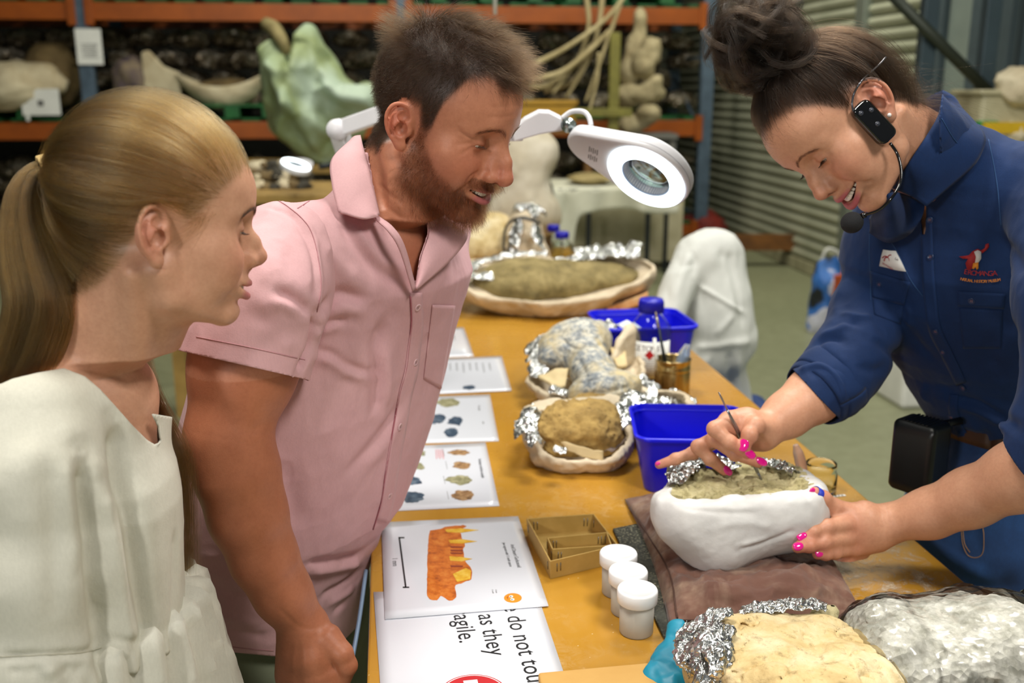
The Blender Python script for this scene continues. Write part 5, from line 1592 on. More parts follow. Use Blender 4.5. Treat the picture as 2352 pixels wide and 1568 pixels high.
o, V, F = sdf_obj('bundle_body', lambda P: np.maximum(blend(P, b2, .05) + .014 * fbm(P, 11, 4, 12), TABLE_Z + .002 - P[:, 2]), [on(1140, 640), at(1280, 450, 3.95)], .05, .008, m_plast, fb)
foil_strip('foil_wrap', [at(1185, 500, 3.72), at(1200, 478, 3.75), at(1222, 486, 3.75), at(1240, 505, 3.7)], .04, fb, 200, .4, 44, 18)
foil_strip('foil_wrap', [at(1172, 600, 3.60), at(1180, 550, 3.62), at(1190, 510, 3.66)], .025, fb, 203, .4, 40, 14)
foil_strip('foil_wrap', [at(1225, 520, 3.62), at(1240, 560, 3.60), at(1250, 580, 3.60)], .03, fb, 207, .4, 40, 14)
tube('strap', [at(1160, 612, 3.62), at(1157, 560, 3.62), at(1166, 515, 3.64), at(1200, 500, 3.62), at(1240, 512, 3.64)], .012, m_black, fb, n=24, flat=.4)

# ---------------------------------------------------------------- foreground: fossil slab, bag of chips, teal glove, card
fs = thing('foil_edged_fossil', on(1850, 1600), 'yellow cream cracked fossil edged with foil in the near right corner', 'fossil')
fsb = [(Bp(1720, 1500, 1.03, 95), Bp(1850, 1500, 1.02, 100)), (Bp(1800, 1560, .98, 130), Bp(1950, 1580, .98, 120)), (Bp(1700, 1560, 1.0, 110), Bp(1900, 1640, .94, 130))]
def fsf(P):
    d = blend(P, fsb, .06) + .004 * fbm(P, 16, 4, 6)
    v = np.abs(vnoise(P + .03 * np.stack([vnoise(P, 20, 1), vnoise(P, 20, 2), vnoise(P, 20, 3)], 1), 22, 8))
    v2 = np.abs(vnoise(P + .02 * np.stack([vnoise(P, 30, 4), vnoise(P, 30, 5), vnoise(P, 30, 6)], 1), 38, 18))
    d = d + .0012 * fbm(P, 90, 3, 5)
    top = P[:, 2] - (TABLE_Z + .075 + .02 * (P[:, 0] - at(1850, 1500, 1.0)[0]) + .003 * fbm(P, 20, 3, 4))
    d = smax(d, top + .004 * fbm(P, 45, 3, 9), .02) + .0065 * np.exp(-(v / .045) ** 2) + .0035 * np.exp(-(v2 / .04) ** 2)
    return np.maximum(d, TABLE_Z + .002 - P[:, 2])
V, F = mesh_sdf(fsf, on(1500, 1800) - [.05, .1, 0], on(2150, 1400) + [.1, .08, .14], .0028, 0)
mesh_np('fossil_slab', V, F, m_ochre, fs)
Sfs = Surf(V, F)
for k, (pts, w) in enumerate((([(1600, 1560), (1588, 1510), (1610, 1455), (1660, 1425)], .022), ([(1640, 1590), (1615, 1530), (1640, 1460)], .022), ([(1690, 1412), (1760, 1400), (1850, 1396), (1895, 1400)], .010), ([(1660, 1560), (1640, 1500), (1668, 1450)], .018))):
    L_, _ = Sfs.line(pts, 8, .002)
    if len(L_) > 3: foil_strip('foil_edge', L_, w, fs, 240 + 5 * k, .55, 80, 26)
    else: foil_strip('foil_edge', [at(x, y, 1.06) for x, y in pts], w, fs, 240 + 5 * k, .55, 80, 26)
foil_strip('foil_edge', [at(1700, 1406, 1.07), at(1760, 1395, 1.08), at(1850, 1387, 1.08), at(1898, 1394, 1.07)], .008, fs, 290, .6, 70, 16)
vt = [(Bp(1878, 1420, 1.08, 16), Bp(1884, 1445, 1.07, 20)), (Bp(1905, 1408, 1.08, 14), Bp(1900, 1440, 1.07, 18)), (Bp(1872, 1412, 1.08, 8), Bp(1915, 1402, 1.08, 8))]
o, V, F = sdf_obj('rock_chip', lambda P: blend(P, vt, .012) + .002 * fbm(P, 60, 3, 3), [at(1850, 1470, 1.04), at(1935, 1380, 1.12)], .01, .002, m_pale); tag(o, 'small pale knobbly rock chip on the far edge of the foreground fossil', 'rock')
pb = thing('chip_bag', on(2200, 1500), 'clear plastic bag of white plaster chips in the near right corner', 'bag')
bgb = [(Bp(2080, 1500, 1.05, 100), Bp(2280, 1490, 1.06, 110)), (Bp(2060, 1560, 1.0, 120), Bp(2330, 1560, 1.0, 140)), (Bp(2010, 1470, 1.08, 50), Bp(2200, 1440, 1.12, 60))]
def bagf(P, off=0.0, n_=1.0):
    d = blend(P, bgb, .06) + n_ * (.006 * fbm(P, 14, 3, 5))
    return np.maximum(d - off, TABLE_Z + .003 - P[:, 2])
t = NT('plaster_chips'); t.set(Base_Color=t.ramp(t.noise(60, 4, .7), [(.35, '#b9b8ad'), (.65, '#e6e5de')]), Roughness=.8); t.bump(t.voro(110), .8, .006)
V, F = mesh_sdf(lambda P: bagf(P) - .004 * np.abs(vnoise(P, 120, 3)) + .004, on(1920, 1800) - [.1, .1, 0], on(2420, 1350) + [.1, .1, .2], .0035, 0)
mesh_np('chips', V, F, t.m, pb)['kind'] = 'stuff'
film = thin_glass('bag_film', (.97, .97, .96), .15, .0)
V, F = mesh_sdf(lambda P: bagf(P, .003, 1.0), on(1920, 1800) - [.1, .1, 0], on(2420, 1350) + [.1, .1, .2], .0035, 0)
V = V + vnormals(V, F) * (.003 * np.maximum(crumple(V, 16, 5, 4), -.3))[:, None]
mesh_np('bag_film', V, F, film, pb)
foil_strip('bag_neck', [at(2325, 1420, 1.14), at(2345, 1395, 1.15), at(2370, 1380, 1.16)], .03, pb, 320, .3, 30, 14, mat=film)
gl = thing('glove', on(1520, 1580), 'crumpled teal rubber glove between the pots and the foreground fossil', 'glove')
glb = [(Bp(1553, 1446, 1.10, 14), Bp(1540, 1510, 1.07, 28)), (Bp(1540, 1510, 1.07, 28), Bp(1500, 1568, 1.03, 34)), (Bp(1570, 1530, 1.05, 26), Bp(1590, 1600, 1.01, 38)), (Bp(1470, 1572, 1.03, 14), Bp(1520, 1560, 1.03, 34)), (Bp(1545, 1570, 1.02, 36), Bp(1520, 1640, .98, 40)), (Bp(1556, 1440, 1.105, 10), Bp(1570, 1475, 1.08, 14))]
o, V, F = sdf_obj('glove_body', lambda P: np.maximum(blend(P, glb, .02) + .003 * fbm(P, 30, 3, 4) + .004 * np.abs(vnoise(P, 40, 7)), TABLE_Z + .001 - P[:, 2]), [on(1400, 1700), on(1640, 1420) + UP * .06], .03, .0026, M('teal_rubber', '#1597b8', .45, color2='#0f7f9d', vscale=12), gl)
CB = [on(x, y, TABLE_Z + .012) for x, y in ((1236, 1543), (1500, 1519), (1560, 1700), (1275, 1730))]
V = np.array([p - UP * .0115 for p in CB] + CB)
o = mesh_np('card_flap', V, [(3, 2, 1, 0), (4, 5, 6, 7), (0, 1, 5, 4), (1, 2, 6, 5), (2, 3, 7, 6), (3, 0, 4, 7)], M('pale_kraft', '#c79c56', .75, color2='#bd9048'), smooth=False)
bm = bmesh.new(); bm.from_mesh(o.data); bmesh.ops.recalc_face_normals(bm, faces=bm.faces); bm.to_mesh(o.data); bm.free()
bevel(o, .003, 3); tag(o, 'flat piece of tan card at the bottom edge beside the teal glove', 'card')
e0 = on(850, 1310) - S * .006
o = tube('cable', [e0 + UP * -.0, on(843, 1400) - S * .012 - UP * .02, on(832, 1480) - S * .02 - UP * .05, on(815, 1560) - S * .03 - UP * .09, on(800, 1640) - S * .03 - UP * .16], .003, M('pale_blue_cable', '#7f9ab8', .4), n=30, seg=8)
tag(o, 'pale blue cable hanging along the left edge of the workbench', 'cable')

# ---------------------------------------------------------------- the magnifier lamp over the bench
lampY = 1.62
ml = thing('magnifier_lamp', on(1000, 700), 'white magnifier lamp with a glowing ring over the bench', 'lamp')
cL = at(1492, 393, lampY)
cTail = at(1372, 340, lampY + .03)
fwL = cL - cTail
nmL = np.array([.22, -.52, -.62])
RL = mag_lamp(ml, cL, fwL, nmL, 104 * mpp(cL) / .112 * 1.0)
jl = at(1306, 288, lampY + .05)
lathe('pivot_knob', [(0, -.012), (.011, -.012), (.012, -.008), (.012, .006), (.007, .008), (.007, .013), (0, .013)], jl, M('pivot_chrome', '#a9b4b4', .25, metal=.9), ml, 24, R=frame_from([-.3, -1, .2]))
tube('head_stem', [jl, at(1322, 302, lampY + .045), at(1338, 310, lampY + .04)], .006, m_lampw, ml)
tube('lamp_cable', [at(1290, 272, lampY + .07), at(1312, 257, lampY + .07), at(1338, 256, lampY + .06), at(1352, 268, lampY + .05), at(1358, 290, lampY + .04)], .0042, m_lampw, ml, n=24)
def arm_box(a, b, w, h, name='arm'):
    d = b - a; L_ = np.linalg.norm(d); R = frame_from(d)
    V, F = box_vf((w, h, L_), (a + b) / 2, R); o = mesh_np(name, V, F, m_lampw, ml, smooth=False); bevel(o, .003, 2); return o
pA1, pA2, pA3 = at(1293, 285, lampY + .06), at(1238, 287, lampY + .075), at(1150, 315, lampY + .10)
def bracket(P2, w, name):
    a = np.array(P2); 
    return a
V, F = prism_vf([(0, 0), (0, 0)], 0, 0) if False else (None, None)
poly = [(1180, 326), (1176, 300), (1205, 274), (1238, 257), (1262, 258), (1290, 272), (1294, 300), (1240, 309)]
P0 = np.array([at(x, y, lampY + .06) for x, y in poly]); P1 = P0 + np.array([0, .035, .004])
n = len(poly)
o = mesh_np('arm_bracket', np.concatenate([P0, P1]), [tuple(range(n)), tuple(range(2 * n - 1, n - 1, -1))] + [(i, n + i, n + (i + 1) % n, (i + 1) % n) for i in range(n)], m_lampw, ml, smooth=False)
bm = bmesh.new(); bm.from_mesh(o.data); bmesh.ops.recalc_face_normals(bm, faces=bm.faces); bm.to_mesh(o.data); bm.free(); bevel(o, .0025, 2)
elb = at(777, 297, 2.05); mid1 = at(1010, 215, 1.95)
arm_box(at(1190, 305, lampY + .08), mid1, .026, .030)
arm_box(mid1, elb, .026, .032)
el2 = at(806, 362, 2.10)
arm_box(elb, at(820, 430, 2.12), .030, .034)
lathe('elbow_cap', [(0, -.02), (.021, -.02), (.021, .02), (0, .02)], elb, m_lampw, ml, 20, R=frame_from([0, -1, 0]))
arm_box(at(820, 430, 2.12), np.array([-.205, 2.16, TABLE_Z + .06]), .028, .030)
lathe('clamp', [(0, 0), (.03, 0), (.03, .06), (0, .06)], np.array([-.205, 2.16, TABLE_Z]), m_lampw, ml, 20)
# ================================================================ people: shared sculpting
def rot_ypr(y, p, r):
    y, p, r = [math.radians(v) for v in (y, p, r)]
    cr, sr, c2, s2, c3, s3 = math.cos(r), math.sin(r), math.cos(p), math.sin(p), math.cos(y), math.sin(y)
    Rx = np.array([[1, 0, 0], [0, cr, -sr], [0, sr, cr]]); Ry = np.array([[c2, 0, s2], [0, 1, 0], [-s2, 0, c2]]); Rz = np.array([[c3, -s3, 0], [s3, c3, 0], [0, 0, 1]])
    return Rz @ Ry @ Rx
class Head:
    """head space: x forward, y to the person's left, z up, origin between the ear canals"""
    def __init__(s, pos, ypr, scale, **k):
        s.pos = np.array(pos, float); s.R = rot_ypr(*ypr); s.k = scale
        s.p = dict(jaw=1.0, chin=0.0, nose=1.0, nose_up=0.0, brow=1.0, open=.008, smile=1.0, mouth_w=.029, lip=1.0, eye_lo=-34, eye_up=-12, cheek=1.0, cheek_f=0.0, face=1.0, dim=1.0, back=0.0, forehead=0.0, bridge=.004, ear=1.0, ear_tilt=9, proj=0.0, crz=1.0)
        s.p.update(k)
    def loc(s, P): return (np.asarray(P, float) - s.pos) @ s.R / s.k
    def w(s, Q): return s.pos + s.k * (np.asarray(Q, float) @ s.R.T)
    # ------------- mouth line
    def lipline(s, t):
        p = s.p; sm = p['smile']
        t = np.asarray(t, float)
        return np.stack([.1035 - .0215 * t ** 2 - .003 * t ** 4, p['mouth_w'] * t * (1 + .06 * sm), -.0530 + (.0085 * sm - .001) * t ** 2 + 0 * t], -1)
    def face(s, Q):
        p = s.p
        y = np.abs(Q[:, 1]); A = np.stack([Q[:, 0], y, Q[:, 2]], 1)
        d = ell(A, (-.004 - p['back'] / 2, 0, .046), (.100 + p['back'] / 2, .0765, .0835 * p['crz']))
        d = smin(d, ell(A, (.030, 0, .052), (.067 + p['forehead'], .062, .058)), .03)
        fw = p['face']
        d = smin(d, ell(A, (.034, 0, -.020), (.055, .057 * fw, .074)), .03)
        J = p['jaw']
        d = smin(d, chain(A, [(.004, .055 * fw, -.036), (.018, .0495 * fw * J, -.064), (.076, .016 * J, -.0855 + p['chin'])], [.0155, .0155, .0135], .01), .022)
        d = smin(d, sph(A, np.array([.083, 0, -.083 + p['chin']]), .0165 * J), .018)
        d = smin(d, sph(A, np.array([.056, .041 * fw, -.010]), .026), .02)
        d = smin(d, ell(A, (.062, .032, -.036), (.027 + p['cheek_f'], .024, .028)), .018)
        # smiling cheek
        d = smin(d, sph(A, np.array([.070, .0385, -.0190]), .0165 + .002 * p['cheek']), .012)
        # brow
        B = p['brow']
        d = smin(d, chain(A, [(.0885, .006, .033), (.0845, .026, .036), (.066, .046, .031)], [.0100 * B, .0100 * B, .009], .01), .012)
        # eye socket
        d = smax(d, -sph(A, np.array([.099, .0315, .0165]), .0155), .016)
        # nose
        n, u = p['nose'], p['nose_up']
        br, pj = p['bridge'], p['proj']
        nb = chain(A, [(.0880 + br * .5, 0, .032), (.0880 + br, 0, .019), (.1035 + br * .6 + pj * .6, 0, .000 + u * .4), (.1115 + .002 * n + pj, 0, -.015 + u)], [.0085, .0068, .0078, .0098 * n], .006)
        nb = smin(nb, ell(A, (.1145 + pj, 0, -.0185 + u), (.0095 * n, .0100 * n, .0082 * n)), .006)
        nb = smin(nb, ell(A, (.1015 + pj * .5, .0120 * n, -.0225 + u * .7), (.0100, .0074, .0074)), .0065)
        nb = smin(nb, rc(A, (.113 + pj, 0, -.024 + u), (.100, 0, -.029), .0042, .0050), .006)
        nb = smin(nb, rc(A, (.095 + br * .5, .004, .006), (.098 + pj * .4, .008, -.016), .008, .009), .008)
        d = smin(d, nb, .010)
        d = smax(d, -ell(A, (.1075 + pj * .6, .0066 * n, -.0300 + u * .7), (.0052, .0030, .0042)), .003)
        # muzzle
        d = smin(d, ell(A, (.072, 0, -.0465), (.031, .029, .025)), .014)
        # lips and mouth opening
        t = np.linspace(-1, 1, 13); Lp = s.lipline(t)
        o = p['open']; w = 1 - t ** 2
        up = Lp + np.stack([.0020 * w, 0 * t, .0042 * p['lip'] + o * .42 * w], 1); lo = Lp + np.stack([.0005 * w, 0 * t, -.0050 * p['lip'] - o * .58 * w], 1)
        ru = (.0020 + .0026 * w) * p['lip']; rl = (.0020 + .0036 * w) * p['lip']
        dm = np.linalg.norm(Q - np.array([.09, 0, -.05]), axis=1)
        m = dm < .06
        if m.any():
            q = Q[m]; dd = d[m]
            dd = smin(dd, smin(chain(q, up, ru), chain(q, lo, rl), .002), .0065)
            if o > 0.001:
                cav = chain(q, Lp + np.array([.004, 0, 0]) + np.stack([0 * t, 0 * t, -.08 * o * w], 1), .0004 + o * .52 * w)
                for dx in (.003, .009, .014): cav = np.minimum(cav, chain(q, Lp - np.array([dx, 0, 0]), .0004 + o * .56 * w))
                dd = smax(dd, -cav, .0018)
            else:
                dd = smax(dd, -chain(q, Lp + np.array([.003, 0, 0]), np.full(13, .0008)), .003)
            # nasolabial fold and corner dimple
            qa = np.stack([q[:, 0], np.abs(q[:, 1]), q[:, 2]], 1)
            dd = dd + .0019 * p['dim'] * np.exp(-(seg_dist(qa, np.array([[.100, .018, -.018], [.093, .029, -.030], [.083, .0385, -.046], [.078, .040, -.056]])) / .0042) ** 2)
            dd = dd + .0022 * np.exp(-(seg_dist(qa, np.array([[.0965, 0, -.069], [.093, .014, -.0695]])) / .006) ** 2)
            d[m] = dd
        # eyelids over the eyeball
        E = A - np.array([.0755, .0315, .0165])
        r = np.linalg.norm(E, axis=1)
        az = np.degrees(np.arctan2(E[:, 1], E[:, 0])); el = np.degrees(np.arctan2(E[:, 2], np.hypot(E[:, 0], E[:, 1])))
        lid = r - .0137
        sh = np.clip(1 - ((az - 6) / 46) ** 2, 0, 1)
        mid = (p['eye_lo'] + p['eye_up']) / 2; hf = (p['eye_up'] - p['eye_lo']) / 2
        gap = np.maximum(np.abs(el - mid - 2 * np.sin(np.radians(az))) - hf * sh ** .6, 0) * .0137 * math.pi / 180
        # upper lid crease
        d = smin(d, lid, .004)
        # the slit: cut back to behind the eyeball's face
        cut = np.where((sh > 0) & (r > .0095) & (r < .0152) & (E[:, 0] > 0), gap - .00035, .01)
        d = np.maximum(d, -cut)
        d = d + .0009 * np.exp(-((el - p['eye_up'] - 34) / 6) ** 2) * (np.abs(az) < 60) * (r < .02)
        return d
    def ear(s, Q, side):
        """one ear"""
        C = np.array([-.006, side * .0725, .001])
        fl, ti = math.radians(24), math.radians(s.p['ear_tilt'])
        q = Q - C; q = np.stack([q[:, 0], q[:, 1] * side, q[:, 2]], 1)
        # outward normal c, backward a, up b
        c = np.array([math.sin(fl) * 1.0, math.cos(fl), 0.05]); c /= np.linalg.norm(c)
        b = np.array([-math.sin(ti), 0, math.cos(ti)]); b -= c * (b @ c); b /= np.linalg.norm(b)
        a = np.cross(c, b); a = a if a[0] < 0 else -a
        ek = s.p['ear']
        L = np.stack([q @ a, q @ b, q @ c], 1) / ek
        d = ell(L, (.006, .003, .002), (.0175, .0275, .0042))
        d = smin(d, rc(L, (-.002, .004, -.008), (.004, .0, .0), .016, .015), .008)
        hx = [(-.004, .001, .0045), (-.010, .008, .0055), (-.0095, .018, .006), (-.003, .0275, .0065), (.007, .0305, .008), (.017, .0265, .0095), (.0225, .016, .0105), (.0225, .003, .010), (.018, -.010, .0085), (.010, -.020, .006), (.002, -.027, .004)]
        d = smin(d, chain(L, resample(np.array(hx), 22), np.interp(np.linspace(0, 1, 22), [0, .15, .4, .8, 1], [.0022, .0026, .0032, .0028, .004])), .003)
        d = smin(d, ell(L, (-.001, -.0265, .003), (.0075, .0085, .0042)), .006)
        d = smin(d, chain(L, [(.003, .021, .005), (.0115, .012, .0075), (.0125, .002, .0078), (.009, -.009, .0065), (.001, -.0165, .005)], [.0024, .0028, .003, .0028, .003], .002), .004)
        d = smin(d, ell(L, (-.010, -.005, .004), (.0042, .0062, .004)), .004)
        d = smax(d, -ell(L, (.0015, -.003, .0075), (.0085, .0105, .0075)), .004)
        d = smax(d, -ell(L, (.001, .014, .008), (.007, .006, .0042)), .004)
        d = smax(d, -chain(L, resample(np.array([(-.004, .023, .009), (.008, .0255, .0105), (.0175, .015, .0125), (.0175, .002, .012), (.012, -.012, .009)]), 12), np.full(12, .0021)), .003)
        return d * ek
    def sdf(s, P):
        Q = s.loc(P)
        R = np.linalg.norm(Q - np.array([.01, 0, .015]), axis=1)
        d = (R - .10)
        m = R < .165
        if m.any():
            q = Q[m]
            dd = s.face(q)
            for side in (-1, 1):
                e = np.linalg.norm(q - np.array([-.008, side * .082, .002]), axis=1) < .055
                if e.any():
                    dd[e] = smin(dd[e], s.ear(q[e], side), .005)
            d[m] = dd
        return d * s.k
    def paint(s, P, col, base, lipc, blush, noser=.5):
        """colours that belong to the skin itself"""
        Q = s.loc(P)
        base = np.array(lin(base)); lipc = np.array(lin(lipc)); blush = np.array(lin(blush))
        def put(w, c):
            w = np.clip(w, 0, 1)[:, None]
            col[:] = col * (1 - w) + c * w
        A = np.stack([Q[:, 0], np.abs(Q[:, 1]), Q[:, 2]], 1)
        put(.55 * np.exp(-(np.linalg.norm(A - np.array([.075, .040, -.018]), axis=1) / .022) ** 2), blush)
        put(noser * np.exp(-(np.linalg.norm(A - np.array([.118, 0, -.018]), axis=1) / .016) ** 2), blush)
        put(.6 * np.exp(-(np.linalg.norm((A - np.array([-.010, .086, .004])) / [1, .7, 1.5], axis=1) / .022) ** 2), blush)
        put(.3 * np.exp(-(np.linalg.norm((A - np.array([.088, .0315, .013])) / [1, 1.3, .8], axis=1) / .013) ** 2), blush * .8)
        t = np.linspace(-1, 1, 13); Lp = s.lipline(t); o = s.p['open']; w = 1 - t ** 2
        up = Lp + np.stack([.0030 * w, 0 * t, .0040 * s.p['lip'] + o * .42 * w], 1); lo = Lp + np.stack([.0015 * w, 0 * t, -.0052 * s.p['lip'] - o * .58 * w], 1)
        m = np.linalg.norm(Q - np.array([.09, 0, -.05]), axis=1) < .05
        if m.any():
            q = Q[m]
            dl = np.minimum(chain(q, up, (.0015 + .0038 * w) * s.p['lip']), chain(q, lo, (.0015 + .0050 * w) * s.p['lip']))
            ww = np.zeros(len(Q)); ww[m] = np.clip(.5 - dl / .0016, 0, 1); put(ww * .9, lipc)
            inn = np.zeros(len(Q)); inn[m] = (q[:, 0] < np.interp(np.abs(q[:, 1]), [0, .03], [.0945, .076])) * (np.abs(q[:, 2] + .052) < .02) * (np.abs(q[:, 1]) < .0255) * (o > .002)
            put(inn, np.array(lin('#5a1418')))
        # nostrils: the dark of the hollow put into the skin colour
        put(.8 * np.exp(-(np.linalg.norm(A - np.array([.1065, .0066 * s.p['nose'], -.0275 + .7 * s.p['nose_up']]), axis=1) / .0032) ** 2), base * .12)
        return Q
    def eyes(s, parent, iris='#4a5a60'):
        m_e = eye_mat(iris)
        for side in (-1, 1):
            c = s.w([.0755, side * .0315, .0165])
            el = math.radians((s.p['eye_lo'] + s.p['eye_up']) / 2 + 2)
            g = s.R @ np.array([math.cos(el), 0, math.sin(el)])
            Rf = frame_from(g, s.R[:, 2])
            a = np.linspace(0, math.pi, 15)
            V, F = lathe_vf([(max(.0125 * math.sin(q), 1e-6), .0125 * math.cos(q)) for q in a], 24, (0, 0, 0))
            o = mesh_np('eye', V * s.k, F, m_e, parent)
            o.matrix_basis = Matrix([[*Rf[i], c[i]] for i in range(3)] + [[0, 0, 0, 1]])
    def teeth(s, parent, lower=False):
        parts = []
        o = s.p['open']
        n = 12
        for row in ((1,) if not lower else (1, -1)):
            for k in range(n):
                t = -0.86 + 1.72 * (k + .5) / n
                c = s.lipline(np.array(t)); c2 = s.lipline(np.array(t + .02)); tg = c2 - c; tg /= np.linalg.norm(tg)
                wdt = 1.72 / n * s.p['mouth_w'] * 1.04
                f = np.cross(tg, [0, 0, 1]); f = f if f[0] > 0 else -f
                h = .0095 if abs(t) < .3 else .0085
                cc = c - f * .0050 + np.array([0, 0, row * (.0016 - .05 * o * (1 - t * t)) + (.0002 if row > 0 else -.003)])
                R = np.stack([tg, f, np.cross(tg, f)], 1)
                V, F = box_vf((wdt * .97, .0035, h), cc, R)
                parts.append((s.w(V), F))
        V, F = join_vf(parts)
        ob = mesh_np('teeth', V, F, M('tooth_enamel', '#efe9dc', .25, color2='#e6dfd0', Subsurface_Weight=.2, Subsurface_Radius=(.003, .002, .002)), parent, smooth=False)
        bevel(ob, .0009, 2)
_eye = {}
def eye_mat(iris):
    if iris in _eye: return _eye[iris]
    t = NT('eyeball')
    sx = t.n('ShaderNodeSeparateXYZ'); t.l(t.coord('Object'), sx.inputs[0])
    r = t.math('DIVIDE', sx.outputs[2], .0125)
    t.set(Base_Color=t.ramp(r, [(.0, '#e8ddd6'), (.86, '#e6ded8'), (.875, tuple(v * .4 for v in lin(iris))), (.93, iris), (.975, iris), (.98, '#050505')]), Roughness=.06, Coat_Weight=.8)
    t.t.nodes['Color Ramp'].color_ramp.interpolation = 'LINEAR'
    _eye[iris] = t.m
    return t.m
def skin_mat(name, bump=.25, sss=.10):
    t = NT(name)
    a = t.n('ShaderNodeAttribute', attribute_name='Col')
    f = t.noise(55, 5, .65); g = t.noise(260, 3, .6)
    c = t.mix(.32, a.outputs['Color'], t.ramp(f, [(.3, (.62, .50, .45)), (.7, (1, 1, 1))]), 'MULTIPLY')
    c = t.mix(.16, c, t.ramp(g, [(.3, (.55, .40, .35)), (.6, (1, 1, 1))]), 'MULTIPLY')
    t.set(Base_Color=c, Roughness=.46, Subsurface_Weight=sss, Subsurface_Radius=(.010, .0035, .002), Specular_IOR_Level=.42)
    t.b.inputs['Subsurface Scale'].default_value = 1.0
    t.bump(t.noise(700, 3, .6), bump, .0006)
    return t.m
def hair_mat(name, color, rough=.35, rand=.35, coat=0.0):
    m = bpy.data.materials.new(name); m.use_nodes = True
    nt = m.node_tree; nt.nodes.remove(nt.nodes['Principled BSDF'])
    h = nt.nodes.new('ShaderNodeBsdfHairPrincipled')
    try: h.model = 'CHIANG'
    except Exception: pass
    h.parametrization = 'COLOR'
    inf = nt.nodes.new('ShaderNodeHairInfo')
    r = nt.nodes.new('ShaderNodeValToRGB'); e = r.color_ramp.elements
    cols = color if isinstance(color, list) else [color]
    while len(e) < len(cols): e.new(.5)
    for i, (el, c) in enumerate(zip(e, cols)):
        el.position = i / max(1, len(cols) - 1); el.color = (*lin(c), 1)
    if len(cols) == 1: e[1].color = e[0].color
    at_ = nt.nodes.new('ShaderNodeAttribute'); at_.attribute_name = 'lock'
    mx = nt.nodes.new('ShaderNodeMath'); mx.operation = 'MULTIPLY_ADD'; mx.inputs[1].default_value = .5
    nt.links.new(inf.outputs['Random'], mx.inputs[0]); nt.links.new(at_.outputs['Fac'], mx.inputs[2])
    nt.links.new(mx.outputs[0], r.inputs[0]); nt.links.new(r.outputs[0], h.inputs['Color'])
    h.inputs['IOR'].default_value = 1.40; h.inputs['Roughness'].default_value = rough; h.inputs['Radial Roughness'].default_value = .45
    nt.links.new(h.outputs[0], nt.nodes['Material Output'].inputs[0])
    return m
def sample_faces(V, F, w, n, rng):
    """n random points on the faces, weighted by w per vertex"""
    a = V[F[:, 0]]; ar = np.linalg.norm(np.cross(V[F[:, 2]] - a, V[F[:, 3]] - V[F[:, 1]]), axis=1) * .5
    p = ar * w[F].min(1); p = p / p.sum()
    i = rng.choice(len(F), n, p=p)
    u, v = rng.random((2, n))
    q = V[F[i]]
    return (q[:, 0] * ((1 - u) * (1 - v))[:, None] + q[:, 1] * (u * (1 - v))[:, None] + q[:, 2] * (u * v)[:, None] + q[:, 3] * ((1 - u) * v)[:, None]), i
def person(name, f, lo, hi, h, mat, label, paintf, keep=None, newton=1):
    V, F = mesh_sdf(f, lo, hi, h, newton, 1.65)
    if keep is not None: V, F, _ = cull(V, F, keep(V))
    col = paintf(V)
    o = mesh_np(name, V, F, mat, cols=col)
    tag(o, label, 'person')
    return o, V, F
def lashes(H, parent, mat, n=60, ln=.008, seed=0):
    rng = np.random.default_rng(seed); st = []
    for side in (-1, 1):
        for k in range(n):
            az = math.radians(-38 + 84 * k / n); sh = max(0, 1 - ((math.degrees(az) - 6) / 46) ** 2)
            mid = (H.p['eye_lo'] + H.p['eye_up']) / 2; hf = (H.p['eye_up'] - H.p['eye_lo']) / 2
            el = math.radians(mid + 2 * math.sin(az) + hf * sh ** .6 + 1)
            dr = np.array([math.cos(el) * math.cos(az), side * math.cos(el) * math.sin(az), math.sin(el)])
            c = np.array([.0755, side * .0315, .0165])
            a = c + dr * .0137
            out = dr * 1.0 + np.array([0.2, side * .3 * math.sin(az), -.35]); out /= np.linalg.norm(out)
            l = ln * (.7 + .3 * rng.random())
            st.append(H.w(np.array([a, a + out * l * .4, a + out * l * .75 + np.array([0, 0, l * .06]), a + out * l + np.array([0, 0, l * .28])])))
    return hair('eyelash', st, mat, parent, .00011, .00004)
def brows(H, parent, mat, V, F, n=420, ln=.008, seed=0, arch=0.0, thick=.0042, r=.00006):
    rng = np.random.default_rng(seed); st = []
    Sf = Surf(V, F)
    for side in (-1, 1):
        C = np.array([[.094, .010, .030], [.0905, .022, .0345 + arch], [.080, .036, .036 + arch], [.065, .0475, .031 + arch * .5]])
        P = resample(C, 40)
        for k in range(n):
            t = rng.random(); i = min(int(t * 39), 38)
            p = P[i] + np.array([.02, 0, rng.normal(0, thick * (.5 if t > .7 else .6))])
            tg = P[i + 1] - P[i]; tg /= np.linalg.norm(tg)
            p[1] *= side; tg = tg * [1, side, 1]
            q = H.w(p); nr = Sf.bvh.find_nearest(Vector(q))
            a = np.array(nr[0]); nn = np.array(nr[1]); nn = nn if nn @ (q - a) > 0 else -nn
            dr = H.R @ (tg + np.array([0, 0, .5 - t * .8 + rng.normal(0, .15)])); dr -= nn * (dr @ nn); dr /= np.linalg.norm(dr)
            l = ln * (.6 + .6 * rng.random())
            st.append(np.array([a, a + dr * l * .5 + nn * .0012, a + dr * l + nn * .0012]))
    return hair('eyebrow', st, mat, parent, r, r * .4)
